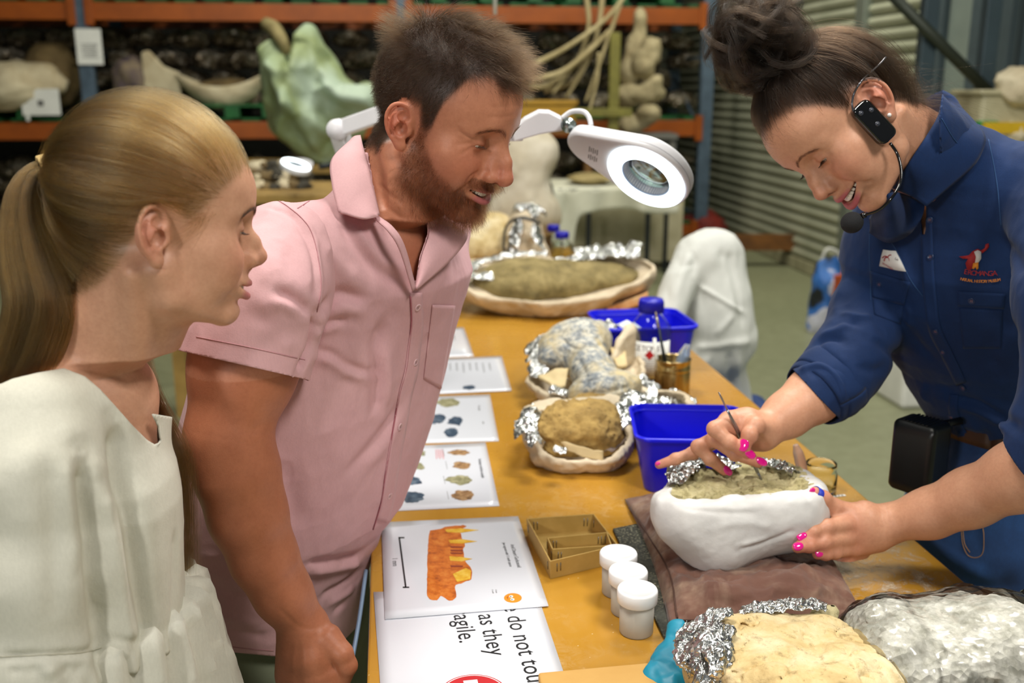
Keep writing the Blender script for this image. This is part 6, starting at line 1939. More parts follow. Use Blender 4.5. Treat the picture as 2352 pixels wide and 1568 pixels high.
def trim(V, F, gs, steps=3):
    """cut a surface where any g > 0 and pull the cut edge straight"""
    for g in gs:
        v = g(V)
        kp = (v[F] <= 0).any(1)
        F = F[kp]
        used = np.zeros(len(V), bool); used[F.ravel()] = True
        idx = np.cumsum(used) - 1
        V = V[used]; F = idx[F]
        for _ in range(steps):
            v = g(V); m = v > 0
            if not m.any(): break
            Vm = V[m]; e = 1e-4
            gr = np.stack([(g(Vm + np.eye(3)[i] * e) - g(Vm - np.eye(3)[i] * e)) / (2 * e) for i in range(3)], 1)
            V[m] = Vm - (v[m] / np.maximum((gr ** 2).sum(1), 1e-6))[:, None] * gr
    return V, F
def poly_sd(p, poly):
    """signed distance in pixels to a polygon (negative inside)"""
    poly = np.asarray(poly, float); n = len(poly)
    d = np.full(len(p), 1e9); ins = np.zeros(len(p), bool)
    for i in range(n):
        a, b = poly[i], poly[(i + 1) % n]
        ba = b - a; pa = p - a
        h = np.clip(pa @ ba / max(ba @ ba, 1e-9), 0, 1)
        d = np.minimum(d, np.linalg.norm(pa - h[:, None] * ba, axis=1))
        c = ((a[1] > p[:, 1]) != (b[1] > p[:, 1]))
        with np.errstate(divide='ignore', invalid='ignore'):
            x = (b[0] - a[0]) * (p[:, 1] - a[1]) / (b[1] - a[1]) + a[0]
        ins ^= c & (p[:, 0] < x)
    return np.where(ins, -d, d)
def plane_of(p1, p2, p3, inside):
    n = np.cross(np.asarray(p2) - p1, np.asarray(p3) - p1); n /= np.linalg.norm(n)
    if (np.asarray(inside) - p1) @ n > 0: n = -n
    return lambda V: (V - p1) @ n
def ribbon(name, surf, pts, hw, off, thick, mat, parent, n=40, m=5):
    P = resample(np.array(pts, float), n); Tn = np.gradient(P, axis=0); Tn /= np.linalg.norm(Tn, axis=1)[:, None]
    N2 = np.stack([-Tn[:, 1], Tn[:, 0]], 1); hw = np.interp(np.linspace(0, 1, n), np.linspace(0, 1, np.size(hw)), np.atleast_1d(hw))
    rows = []
    for i in range(n):
        row = []
        for j in range(m):
            q = P[i] + N2[i] * hw[i] * (-1 + 2 * j / (m - 1))
            h, nr = surf.hit(q[0], q[1], off)
            row.append(h)
        if all(r is not None for r in row): rows.append(row)
    if len(rows) < 3: return None
    G = np.array(rows)
    # stay on one sheet: no jumps in depth
    ok = [0] + [i for i in range(1, len(G)) if np.linalg.norm(G[i, m // 2] - G[i - 1, m // 2]) < .05]
    return sheet(name, G[ok], thick, mat, parent)
def button(surf, px, py, r, mat, parent, name='button'):
    h, n = surf.hit(px, py, .0008)
    if h is None: return
    R = frame_from(n)
    o = lathe(name, [(0, 0), (r, 0), (r, .0012), (r * .9, .0020), (r * .62, .0016), (r * .5, .0012), (0, .0012)], h, mat, parent, 20, R)
    V, F = join_vf([lathe_vf([(0, .0012), (r * .13, .0012), (r * .13, .0015), (0, .0015)], 8, h + R @ np.array([dx * r * .2, dy * r * .2, 0]), R) for dx in (-1, 1) for dy in (-1, 1)])
    mesh_np('thread_hole', V, F, M('hole_rose', '#9a7076', .8), o)
    return o
def stitch(surf, pts, mat, parent, r=.0005, n=30, off=.0004, name='seam'):
    L, _ = surf.line(pts, n, off)
    if len(L) < 3: return
    return tube(name, L, r, mat, parent, seg=5)
def cloth_mat(name, c1, c2, weave=1500, bump=.3, rough=.85, sheen=.05, sc=6, fine=.0):
    t = NT(name)
    c = t.ramp(t.noise(sc, 4, .55), [(.3, c1), (.7, c2)])
    if fine:
        c = t.mix(fine, c, t.ramp(t.noise(420, 2, .6, 0, (1, 1, .35)), [(.35, (.55, .55, .55)), (.65, (1, 1, 1))]), 'MULTIPLY')
    t.set(Base_Color=c, Roughness=rough, Sheen_Weight=sheen, Sheen_Roughness=.5, Specular_IOR_Level=.3)
    t.bump(t.noise(weave * .35, 2, .6), bump, .0006)
    t.bump(t.noise(38, 4, .6), .12, .004)
    return t.m
def wrinkle(V, F, amp, seed, sc=(16, 16, 9), w=None):
    N = vnormals(V, F)
    d = amp * (fbm(V * np.array(sc), 1.0, 3, seed, .5) + .5 * fbm(V * np.array(sc), 2.1, 2, seed + 3, .5, ridge=True) - .2)
    if w is not None: d = d * w
    return V + N * d[:, None]

def skull(Q, crz=1.0):
    A = np.stack([Q[:, 0], np.abs(Q[:, 1]), Q[:, 2]], 1)
    d = ell(A, (-.004, 0, .046), (.100, .0765, .0835 * crz))
    return smin(d, ell(A, (.030, 0, .052), (.067, .062, .058)), .03)
def comb(V, F, w, H, n, target, rng, sk, lay0, lay1, jit, K=10, wave=.0022):
    """strands lying on the skull from their roots to a gathering point; world space (n, K, 3)"""
    roots, fi = sample_faces(V, F, w, n, rng)
    R = H.loc(roots)
    # locks: strands leaving the gathering point at the same angle share height and tone
    tq = np.asarray(target); ax = tq - np.array([0, 0, .03]); Rt = frame_from(ax)
    dq = (R - tq) @ Rt; ph = np.arctan2(dq[:, 1], dq[:, 0])
    ph = ph + .05 * vnoise(R, 40, 3)
    lk = vnoise(np.stack([ph * 9, ph * 0, ph * 0], 1), 1.0, 5) * .5 + vnoise(np.stack([ph * 24, ph * 0 + 3, ph * 0], 1), 1.0, 6) * .4 + vnoise(np.stack([ph * 60, ph * 0, ph * 0 + 5], 1), 1.0, 7) * .25
    H.lock = np.clip(.25 + .42 * lk, 0, .5)
    lay = lay0 + lay1 * np.clip(.45 + .55 * lk + .25 * (rng.random(n) - .5), 0, 1.2)
    # travel round the skull, not through it
    ce = np.array([0, 0, .045]); tg = np.asarray(target) + rng.normal(0, jit, (n, 3))
    a, b = R - ce, tg - ce
    la, lb = np.linalg.norm(a, axis=1), np.linalg.norm(b, axis=1)
    ua, ub = a / la[:, None], b / lb[:, None]
    om = np.arccos(np.clip((ua * ub).sum(1), -.995, .9999))[:, None]; t = np.linspace(0, 1, K)[None]
    w0, w1 = np.sin((1 - t) * om) / np.sin(om), np.sin(t * om) / np.sin(om)
    pts = (ua[:, None] * w0[..., None] + ub[:, None] * w1[..., None]) * (la[:, None] * (1 - t) + lb[:, None] * t)[..., None] + ce
    # and over the top of the ear
    v = np.stack([(pts[..., 0] + .008) / .026, (pts[..., 2] - .002) / .038], -1); r_ = np.linalg.norm(v, axis=-1)
    nr = (r_ < 1) & (np.abs(pts[..., 1]) > .058) & (R[:, 2] > .0)[:, None]
    v[..., 1] = np.abs(v[..., 1]) + .15; v /= np.linalg.norm(v, axis=-1)[..., None]
    pts[..., 0] = np.where(nr, v[..., 0] * .026 - .008, pts[..., 0]); pts[..., 2] = np.where(nr, v[..., 1] * .038 + .002, pts[..., 2])
    pts[:, 0] = R
    e = np.minimum(1, np.linspace(0, 1, K) * 5)[None] * lay[:, None] * 1.4 + .0003
    q = pts.reshape(-1, 3); e = e.ravel()
    for _ in range(3):
        dd = sk(q); off = np.where(dd < e, e - dd, 0)
        q = q + grad(sk, q, .001) * off[:, None]
        q.reshape(n, K, 3)[:, 0] = R
    wv = wave * np.sin(R[:, 2] * 210 + R[:, 1] * 90)[:, None] * np.sin(np.linspace(0, math.pi, K))[None]
    q = q + grad(sk, q, .001) * wv.ravel()[:, None]
    return H.w(q).reshape(n, K, 3)
def nail(parent, tip, along, face, l, w, mat):
    R = frame_from(along, face)          # columns side, up, along
    V, F = lathe_vf([(1e-5, -1), (.5, -.86), (.86, -.5), (1, 0), (.95, .35), (.8, .75), (.45, .98), (1e-5, 1)], 16)
    V = V * np.array([w / 2, .0017, l / 2])
    V[:, 1] -= .0022 * (V[:, 0] / (w / 2)) ** 2 * .6
    V = V @ R.T + tip
    return mesh_np('fingernail', V, F, mat, parent)
# ================================================================ the man in the pink shirt
HM = Head((-.0955, 1.301, 1.456), (-27.4, 23.6, 2.0), .96, bridge=.010, proj=.005, ear=.92, jaw=1.06, open=.0075, smile=1.0, nose=1.08, brow=1.12, eye_lo=-29, eye_up=-16, nose_up=-.003, lip=.85, dim=1.3)
m_skin_man = skin_mat('skin_tanned', .3)
MF = np.array([math.cos(math.radians(34)), -math.sin(math.radians(34)), 0]); ML = np.array([-MF[1], MF[0], 0])
def loft_rows(rows, Y, F_, L_, ratio, shrink=0.0):
    """rows: (pixel y, pixel x front, pixel x back) -> centres and half axes by height"""
    z, c, a = [], [], []
    k = math.sqrt(F_[0] ** 2 + (ratio * L_[0]) ** 2)
    for y, xf, xb in rows:
        p, q = at(xf, y, Y), at(xb, y, Y)
        m = (p + q) / 2; w = abs(p[0] - q[0]) / 2 - shrink
        z.append(m[2]); c.append(m); a.append(w / k)
    i = np.argsort(z)
    return np.array(z)[i], np.array(c)[i], np.array(a)[i]
def loft_sdf(P, Z, C, A, F_, L_, ratio, k=.02, sq=2.0):
    z = P[:, 2]
    c = np.stack([np.interp(z, Z, C[:, j]) for j in range(2)], 1); a = np.interp(z, Z, A)
    q = P[:, :2] - c
    u = np.abs(q @ F_[:2]) / a; v = np.abs(q @ L_[:2]) / (a * ratio)
    d = ((u ** sq + v ** sq) ** (1 / sq) - 1) * a
    return smax(d, np.maximum(Z[0] - z, z - Z[-1]), k)
man_rows = [(560, 1030, 650), (640, 1066, 600), (700, 1052, 560), (850, 1012, 490), (1000, 975, 448), (1120, 935, 432), (1190, 905, 430), (1250, 858, 428), (1330, 832, 432), (1400, 818, 436), (1480, 812, 440), (1760, 790, 470)]
YM = 1.34
mz, mc, ma = loft_rows(man_rows, YM, MF, ML, 1.5)
A_ = at
m_sh_n, m_sh_f = at(640, 592, 1.20), at(985, 520, 1.50)
m_elb, m_wri = at(522, 1005, 1.09), at(693, 1430, 1.10)
m_farm = [(m_elb, .0455), (at(543, 1080, 1.088), .0465), (at(569, 1180, 1.088), .0430), (at(606, 1280, 1.09), .0370), (at(648, 1360, 1.095), .0320), (m_wri, .0285)]
m_neckb = at(865, 545, 1.31)
def man_torso(P, off=0.0):
    d = loft_sdf(P, mz, mc, ma, MF, ML, 1.5, .05, 2.2)
    d = smin(d, rc(P, m_sh_n, m_neckb - UP * .022, .064, .074), .05)
    d = smin(d, rc(P, m_sh_f, m_neckb - UP * .04, .062, .07), .05)
    return d - off
slv = [(m_sh_n + np.array([.004, -.004, -.002]), .070), (at(604, 690, 1.135), .070), (at(566, 832, 1.12), .0685), (at(556, 880, 1.115), .0685)]
def shirt_f(P, sleeve=True):
    d = man_torso(P, .001)
    d = smin(d, rc(P, HM.w([-.035, 0, -.085]), m_neckb, .066, .070), .03)
    return d if not sleeve else smin(d, sleeve_f(P), .007)
def sleeve_f(P):
    return chain(P, [q for q, r in slv], [r for q, r in slv], .03)
m_slv = slv
m_sdir = slv[2][0] - slv[1][0]; m_sdir /= np.linalg.norm(m_sdir)
hn = HM.w
def man_hand(P):
    return None
mw = m_wri
m_fore = m_wri - m_elb; m_fore /= np.linalg.norm(m_fore)
hand_pts = dict(
    palm=[(at(705, 1452, 1.098), .029), (at(722, 1500, 1.092), .031), (at(735, 1535, 1.088), .027)],
    palm2=[(at(680, 1470, 1.10), .024), (at(672, 1545, 1.10), .022)],
    palm3=[(at(700, 1490, 1.098), .026), (at(700, 1545, 1.09), .024)],
    thumb=[(at(752, 1468, 1.088), .019), (at(785, 1500, 1.078), .0135), (at(798, 1528, 1.076), .0118), (at(786, 1562, 1.082), .0105)],
    index=[(at(756, 1548, 1.078), .0138), (at(768, 1600, 1.072), .0118), (at(748, 1640, 1.09), .0108), (at(722, 1630, 1.11), .0098)],
    middle=[(at(719, 1554, 1.078), .0142), (at(728, 1618, 1.074), .012), (at(705, 1650, 1.095), .011), (at(690, 1632, 1.115), .0098)],
    ring=[(at(686, 1562, 1.086), .013), (at(690, 1620, 1.085), .0112), (at(672, 1645, 1.105), .0102), (at(664, 1625, 1.12), .009)],
    little=[(at(658, 1560, 1.10), .0115), (at(658, 1606, 1.10), .010), (at(645, 1622, 1.115), .009), (at(642, 1606, 1.125), .008)])
def man_f(P):
    d = man_torso(P, -.010)
    d = smin(d, rc(P, hn([-.022, 0, -.045]), m_neckb, .056, .062), .03)
    d = smin(d, rc(P, hn([.030, 0, -.070]), at(930, 575, 1.25), .030, .040), .03)
    # sternomastoid towards the viewer
    d = smin(d, rc(P, hn([-.025, -.058, -.040]), at(938, 585, 1.22), .012, .010), .012)
    d = smin(d, rc(P, at(865, 600, 1.30), at(700, 560, 1.22), .06, .055), .04)
    # arm
    d = smin(d, chain(P, [m_sh_n, at(560, 840, 1.12), m_elb], [.062, .0575, .0455], .03), .03)
    d = smin(d, chain(P, [a for a, r in m_farm], [r for a, r in m_farm], .02), .02)
    h = None
    near = np.linalg.norm(P - at(715, 1560, 1.09), axis=1) < .16
    if near.any():
        q = P[near]; dd = d[near]
        for k, v in hand_pts.items():
            e = chain(q, [a for a, r in v], [r for a, r in v], .004)
            h = e if h is None else smin(h, e, .012 if 'palm' in k else .006)
        # knuckles and tendons
        d[near] = smin(dd, h, .012)
    # the trunk stays inside the shirt
    zc = at(880, 500, 1.22)[2]
    armv = (P - m_slv[2][0]) @ m_sdir
    und = ((armv < -.015) | (rc(P, m_sh_n, m_elb, .10, .09) > 0)) & (chain(P, [a for a, r in m_farm], [r for a, r in m_farm]) > .035) & (np.linalg.norm(P - at(720, 1560, 1.09), axis=1) > .15)
    if und.any():
        U = P[und]
        ins = shirt_f(U) + .012
        t = np.maximum(np.clip((zc - U[:, 2]) / .02, 0, 1), np.clip(rc(U, HM.w([-.022, 0, -.045]), m_neckb, .068, .072) / .012, 0, 1))
        d[und] = d[und] * (1 - t) + np.maximum(d[und], ins) * t
    d = smin(d, HM.sdf(P), .012)
    # neck tendon hollow, collar bones
    d = d + .004 * np.exp(-(seg_dist(P, np.array([at(965, 585, 1.23), at(962, 625, 1.22)])) / .010) ** 2)
    return d
m_base = '#c28467'
def man_beard_w(Q):
    """how bearded a point of the face is"""
    y = np.abs(Q[:, 1])
    # cheek line from the sideburn to the mouth corner
    top = np.interp(Q[:, 0], [-.02, .012, .030, .055, .080, .10], [.0, .0, -.012, -.036, -.046, -.036])
    w = 1 / (1 + np.exp((Q[:, 2] - top) / .0035))
    bot = np.interp(Q[:, 0], [-.01, .01, .03, .08, .11], [-.055, -.075, -.085, -.125, -.125])
    w = w / (1 + np.exp((bot - Q[:, 2]) / .005))
    w = w / (1 + np.exp((.006 - Q[:, 0]) / .003))
    # sideburn
    w = np.maximum(w, np.exp(-((Q[:, 0] - .020) / .009) ** 4) * (Q[:, 2] > -.04) * (Q[:, 2] < .045) * (y > .05))
    # moustache
    w = np.maximum(w, ((Q[:, 2] > -.0475) & (Q[:, 2] < -.031) & (Q[:, 0] > .080) & (y < .034)) * 1.0)
    t = np.linspace(-1, 1, 13); Lp = HM.lipline(t); o = HM.p['open']; ww = 1 - t * t
    near = np.linalg.norm(Q - np.array([.095, 0, -.052]), axis=1) < .05
    dl = np.full(len(Q), .05)
    if near.any():
        dl[near] = chain(Q[near], Lp + np.stack([0 * t, 0 * t, -.25 * o * ww - .001], 1), .0045 + .45 * o * ww)
    w = w * np.clip(dl / .003, 0, 1)
    # bare soul-patch sides below the lower lip
    w = w * (1 - .75 * np.exp(-((y - .013) / .008) ** 2 - ((Q[:, 2] + .070) / .006) ** 2) * (Q[:, 0] > .08))
    w = w * (np.linalg.norm((np.stack([Q[:, 0], y, Q[:, 2]], 1) - np.array([-.008, .085, 0])) / [1, 1, 1.6], axis=1) > .028)
    return w
def man_hair_w(Q):
    y = np.abs(Q[:, 1])
    zl = np.interp(Q[:, 0], [-.11, -.075, -.035, -.020, -.006, .012, .022, .032, .040, .052, .070, .086, .10], [-.058, -.062, -.050, -.020, .034, .036, .010, .012, .045, .066, .080, .084, .088])
    # receding temples
    rec = np.interp(Q[:, 0], [.03, .055, .075, .09], [.0, .020, .018, .0]) * np.clip((y - .018) / .02, 0, 1)
    w = 1 / (1 + np.exp(-(Q[:, 2] - zl - rec) / .0035))
    w = w * (np.linalg.norm((np.stack([Q[:, 0], y, Q[:, 2]], 1) - np.array([-.010, .086, .0])) / [.9, 1, 1.5], axis=1) > .026)
    return w
def man_paint(V):
    col = np.tile(np.array(lin(m_base)), (len(V), 1))
    # sun-reddened throat and forearm
    red = np.array(lin('#b0603f'))
    w = .5 * np.exp(-(np.linalg.norm(V - at(930, 600, 1.24), axis=1) / .07) ** 2)[:, None]; col = col * (1 - w) + red * w
    w = (.55 * np.clip((V[:, 2] < at(550, 850, 1.1)[2]) * 1.0, 0, 1))[:, None]; col = col * (1 - w) + np.array(lin('#a9623f')) * w
    Q = HM.paint(V, col, m_base, '#b4636a', '#bd5f49', .55)
    hm = (np.linalg.norm(Q - np.array([.0, 0, .02]), axis=1) < .17)
    w = (man_beard_w(Q) * hm * .55)[:, None]; col = col * (1 - w) + np.array(lin('#4a2c18')) * w
    w = (man_hair_w(Q) * hm * .95)[:, None]; col = col * (1 - w) + np.array(lin('#22170f')) * w
    return col
lo_m = np.array([at(420, 1700, 1.1)[0] - .02, .98, .74]); hi_m = np.array([.11, 1.60, 1.64])
chest_z = at(900, 800, 1.3)[2]
def man_keep(V):
    # the trunk under the shirt is left out below the open collar
    tr = (V[:, 2] < chest_z) & (man_torso(V, .004) < 0) & (chain(V, [a for a, r in m_farm], [r for a, r in m_farm]) > .012) & (np.linalg.norm(V - at(720, 1560, 1.09), axis=1) > .15)
    return ~tr
man, MVv, MFf = person('person', man_f, lo_m, hi_m, .0022, m_skin_man, 'man with short brown hair and ginger beard in a pink short sleeved shirt, smiling', man_paint, man_keep)
HM.eyes(man, '#5a6a5c'); HM.teeth(man)
rng = np.random.default_rng(5)
Qm = HM.loc(MVv); near = np.linalg.norm(Qm - np.array([0, 0, .02]), axis=1) < .17
w_h = man_hair_w(Qm) * near; w_b = man_beard_w(Qm) * near
Nm = vnormals(MVv, MFf)
def grow(roots, fi, dirf, lenf, rng, k=5, lift=.3, curl=.0008):
    N = Nm[MFf[fi]].mean(1); out = []
    Q = HM.loc(roots); NQ = N @ HM.R
    D = dirf(Q, NQ); L = lenf(Q)
    CL = .42 * np.stack([vnoise(Q, 95, s) for s in (1, 2, 3)], 1)
    for i in range(len(roots)):
        d = D[i] + CL[i] + rng.normal(0, .09, 3); d /= np.linalg.norm(d)
        n = NQ[i]; l = L[i] * (.65 + .55 * rng.random())
        d0 = d * .55 + n * (lift if np.isscalar(lift) else lift[i]) * 1.6; d0 /= np.linalg.norm(d0)
        pts = [Q[i]]; 
        for j in range(1, k):
            t = j / (k - 1)
            dd = d0 * (1 - t) + d * t; dd /= np.linalg.norm(dd)
            q = pts[-1] + dd * l / (k - 1) + rng.normal(0, curl, 3)
            pts.append(q)
        out.append(HM.w(np.array(pts)))
    return out
def nrm(v): return v / (np.linalg.norm(v, axis=1)[:, None] + 1e-9)
def hair_dir(Q, N):
    y = np.abs(Q[:, 1])
    top = np.clip((Q[:, 2] - .075) / .03, 0, 1)[:, None]
    # top: up and forward from the crown, swept across; sides: down and back
    crown = np.array([-.055, 0, .115])
    fwd = Q - crown; fwd[:, 2] *= .2; fwd = nrm(fwd)
    tp = fwd * 1.0 + N * .10 + np.array([.12, .15, -.02])
    sd = np.array([-.35, 0, -.75]) + N * (.04 + .08 * np.clip((Q[:, 2] - .0) / .05, 0, 1))[:, None]
    return nrm(tp * top + sd * (1 - top) + N * (1.6 * top * (1 - top)))
def hair_len(Q):
    top = np.clip((Q[:, 2] - .070) / .035, 0, 1)
    return .0085 + .036 * top - .014 * top * np.clip((Q[:, 0] - .05) / .04, 0, 1)
r_, fi = sample_faces(MVv, MFf, w_h, 25000, rng)
lf = .05 + .50 * np.clip((HM.loc(r_)[:, 2] - .075) / .03, 0, 1)
hair('hair', grow(r_, fi, hair_dir, hair_len, rng, 8, lf, .0006), hair_mat('man_hair', ['#140c06', '#241609', '#452e14']), man, .00009, .00003)
def beard_dir(Q, N):
    return nrm(np.array([.10, 0, -.9]) + N * .50 + np.stack([.2 * (Q[:, 0] > .07), .3 * np.sign(Q[:, 1]) * (Q[:, 2] > -.05), 0 * Q[:, 0]], 1))
def beard_len(Q):
    return np.interp(Q[:, 0], [.01, .03, .06, .09], [.006, .010, .013, .017]) * np.where(Q[:, 2] > -.048, .62, 1.0)
r_, fi = sample_faces(MVv, MFf, w_b ** 1.5, 11000, rng)
hair('beard', grow(r_, fi, beard_dir, beard_len, rng, 5, .35, .0007), hair_mat('man_beard', ['#241208', '#4a2610', '#6a3a18', '#7f5028']), man, .00008, .00003)
brows(HM, man, hair_mat('man_brow', ['#1e130a', '#35210f']), MVv, MFf, 260, .008, 3)
lashes(HM, man, hair_mat('man_lash', '#1e140c'), 50, .007, 4)

# crow's feet, brow furrow and neck creases are in the skin
Sman = Surf(MVv, MFf)
MV2 = creases(MVv, MFf, Sman, [([(1092, 322), (1070, 312), (1048, 298)], -.0011, .0016), ([(1090, 328), (1066, 330), (1046, 334)], -.0011, .0016), ([(1094, 334), (1072, 346), (1056, 356)], -.0010, .0016), ([(1086, 318), (1062, 302), (1046, 288)], -.0007, .0014),
     ([(1104, 340), (1120, 347), (1136, 344)], .0012, .003), ([(1120, 270), (1160, 268), (1190, 262)], -.0006, .002), ([(1126, 246), (1160, 244), (1196, 238)], -.0006, .002), ([(1104, 392), (1082, 405), (1066, 428)], -.0016, .003),
     ([(868, 420), (900, 450), (930, 470)], -.0008, .003), ([(880, 470), (915, 495), (945, 505)], -.0008, .003), ([(640, 1395), (690, 1440), (740, 1440)], -.0008, .003), ([(612, 975), (585, 985), (560, 982)], -.0025, .006), ([(700, 1545), (700, 1500), (696, 1460)], .0012, .004), ([(735, 1540), (725, 1500), (712, 1460)], .0012, .004), ([(672, 1550), (676, 1500), (680, 1460)], .0010, .004)])
man.data.vertices.foreach_set('co', MV2.astype(np.float32).ravel()); man.data.update()

# ---- pink shirt
m_pink = cloth_mat('pink_cotton', '#dcb0b4', '#d0a3a8', fine=.10)
m_pinkthread = M('pink_thread', '#c48f96', .8)
m_btn = M('pink_button', '#d9b4b8', .3)
V, F = mesh_sdf(lambda P: shirt_f(P, False), lo_m - .03, hi_m + [.04, .1, 0], .0030, 1)
V = wrinkle(V, F, .0016, 11)
S0 = Surf(V, F)
mcr = [([(782, 492), (813, 550), (849, 599), (889, 630), (933, 657)], -.007, .009), ([(800, 500), (835, 555), (872, 600), (910, 625)], .005, .009), ([(728, 532), (759, 586), (799, 630), (844, 670)], .006, .011), ([(732, 729), (750, 702), (777, 675), (822, 684), (857, 702)], -.008, .009), ([(735, 745), (770, 712), (820, 712), (850, 735)], .005, .010), ([(720, 770), (760, 752), (800, 748)], .004, .007), ([(722, 757), (765, 738), (805, 734)], -.004, .005),
       ([(898, 729), (871, 764), (862, 813), (866, 858), (866, 925), (857, 970)], -.008, .010), ([(884, 770), (886, 820), (890, 880), (884, 950)], .006, .012), ([(846, 780), (844, 830), (848, 900)], .004, .012), ([(715, 804), (759, 813), (799, 840), (866, 858)], -.005, .006), ([(712, 816), (759, 828), (799, 854), (850, 872)], .005, .008), ([(928, 913), (900, 960), (869, 1007), (825, 1060), (783, 1100)], -.006, .010), ([(935, 930), (905, 985), (872, 1035), (830, 1085)], .004, .012),
       ([(698, 1296), (762, 1288), (826, 1275)], -.008, .008), ([(705, 1313), (775, 1303), (830, 1290)], .007, .009), ([(732, 1372), (783, 1345), (822, 1312)], -.006, .007), ([(745, 1390), (795, 1362), (822, 1340)], .005, .007), ([(760, 1410), (800, 1380)], -.004, .005), ([(660, 1040), (665, 1120), (690, 1230)], -.005, .014), ([(900, 1010), (880, 1100), (850, 1200)], .003, .014),
       ([(612, 666), (661, 679), (697, 702), (726, 722)], -.007, .007), ([(600, 684), (650, 697), (700, 724)], .005, .008), ([(640, 540), (668, 590), (676, 660)], -.004, .012), ([(560, 700), (600, 730), (650, 742)], -.003, .009), ([(620, 600), (640, 640)], .003, .012), ([(640, 760), (660, 790), (690, 800)], .003, .008),
       ([(728, 720), (722, 760), (712, 800), (699, 831), (685, 864)], -.012, .006), ([(590, 454), (640, 462), (670, 481), (697, 505), (715, 532), (728, 577), (737, 639), (735, 679), (728, 720)], .0022, .004), ([(596, 470), (660, 490), (690, 525), (716, 580), (724, 640), (720, 690)], -.0025, .004),
       ([(470, 1400), (540, 1420), (600, 1440)], .003, .008), ([(480, 1430), (550, 1455), (620, 1462)], -.003, .007), ([(470, 1330), (520, 1360), (570, 1372)], -.003, .009), ([(790, 420), (770, 440), (758, 452)], -.003, .006)]
V = creases(V, F, S0, mcr)
VS, FS = mesh_sdf(lambda P: smin(sleeve_f(P), man_torso(P, -.006), .004) if False else sleeve_f(P), at(400, 900, 1.0) - .05, at(760, 420, 1.35) + .05, .0030, 1)
VS = wrinkle(VS, FS, .0016, 12)
VS = creases(VS, FS, Surf(VS, FS), mcr)
c0 = np.array([0, 0, CAM_Z])
inA = at(600, 700, 1.13)
slv_dir = slv[2][0] - slv[1][0]; slv_dir /= np.linalg.norm(slv_dir)
sl_plane = plane_of(at(442, 812, 1.12), at(684, 867, 1.12), c0, inA)
sl_cut = sl_plane
hem_p = np.array([(300, 1440), (430, 1458), (468, 1475), (528, 1497), (632, 1507), (740, 1500), (781, 1480), (813, 1471), (900, 1468)], float)
def hem_cut(V):
    p = proj(V)
    return (p[:, 1] - np.interp(p[:, 0], hem_p[:, 0], hem_p[:, 1])) * 5.5e-4
vneck = [(838, 322), (868, 495), (904, 522), (930, 567), (955, 662), (966, 590), (984, 536), (982, 480), (1060, 380), (1100, 200), (800, 200), (822, 312)]
def neck_cut(V):
    p = proj(V)
    g = -poly_sd(p, vneck) * 5.5e-4
    back = V[:, 2] - at(835, 345, 1.33)[2]
    return np.maximum(np.where(V[:, 1] < 1.36, g, -1), back)
V, F = trim(V, F, [hem_cut, neck_cut])
shirt = mesh_np('shirt', V, F, m_pink, man)
VS, FS = trim(VS, FS, [sl_cut])
sle = mesh_np('sleeve', VS, FS, m_pink, shirt); mod(sle, 'SOLIDIFY', thickness=.0014, offset=-1)
mod(shirt, 'SOLIDIFY', thickness=.0014, offset=-1)
SS = Surf(np.concatenate([V, VS]), np.concatenate([F, FS + len(V)]))
def deep(surf, pts, off, dflt):
    out = []
    for x, y in pts:
        h, n = surf.hit(x, y)
        Y = dflt if h is None else h[1]
        out.append([x, y, Y])
    return out
def collar(name, top, out, n, m, bulge, parent, mat):
    A = resample(np.array(top), n); B = resample(np.array(out), n)
    G = np.zeros((n, m, 3))
    for i in range(n):
        for j in range(m):
            t = j / (m - 1)
            G[i, j] = A[i] * (1 - t) + B[i] * t - VIEW * bulge * math.sin(math.pi * t)
    return sheet(name, G, .0024, mat, parent)
near_top = [at(828, 312, 1.345), at(836, 345, 1.290), at(846, 385, 1.262), at(857, 430, 1.246), at(866, 470, 1.236), at(871, 494, 1.228)]
near_out = [at(806, 322, 1.355), at(762, 368, 1.285), at(763, 425, 1.236), at(774, 474, 1.21), at(779, 488, 1.205), at(792, 492, 1.203), at(836, 503, 1.195), at(868, 497, 1.212)]
def ahead(pts, surf, gap):
    """bring points just in front of a surface they would sink into"""
    r = []
    for p in pts:
        x, y = proj(p)[0]; h, n = surf.hit(x, y)
        if h is not None and (p - c0) @ VIEW > (h - c0) @ VIEW - gap:
            d = p - c0; p = c0 + d * (((h - c0) @ VIEW - gap) / (d @ VIEW))
        r.append(p)
    return r
near_top = ahead(near_top, Sman, .004); near_out = ahead(near_out, SS, .010)
col1 = collar('collar', near_top, near_out, 40, 14, .008, shirt, m_pink)
far_in = ahead([at(980, 484, 1.32), at(985, 536, 1.29), at(968, 590, 1.26), at(955, 660, 1.24)], SS, .004)
far_out = ahead([at(1055, 520, 1.33), at(1073, 546, 1.31), at(1030, 602, 1.27), at(957, 664, 1.235)], SS, .014)
col2 = collar('collar', far_in, far_out, 34, 12, .006, shirt, m_pink)
G = np.array([[at(x, y, Y) for x, y, Y in r] for r in (((868, 496, 1.222), (904, 523, 1.205), (930, 567, 1.205), (955, 662, 1.222)), ((858, 500, 1.216), (890, 530, 1.20), (918, 575, 1.20), (948, 668, 1.216)))])
nb = 24; Gn = np.zeros((nb, 4, 3))
A_n, B_n = resample(np.array(ahead(list(G[0]), SS, .004)), nb), resample(np.array(ahead(list(G[1]), SS, .006)), nb)
for j in range(4): Gn[:, j] = A_n * (1 - j / 3) + B_n * j / 3
sheet('neck_facing', Gn, .002, m_pink, shirt)
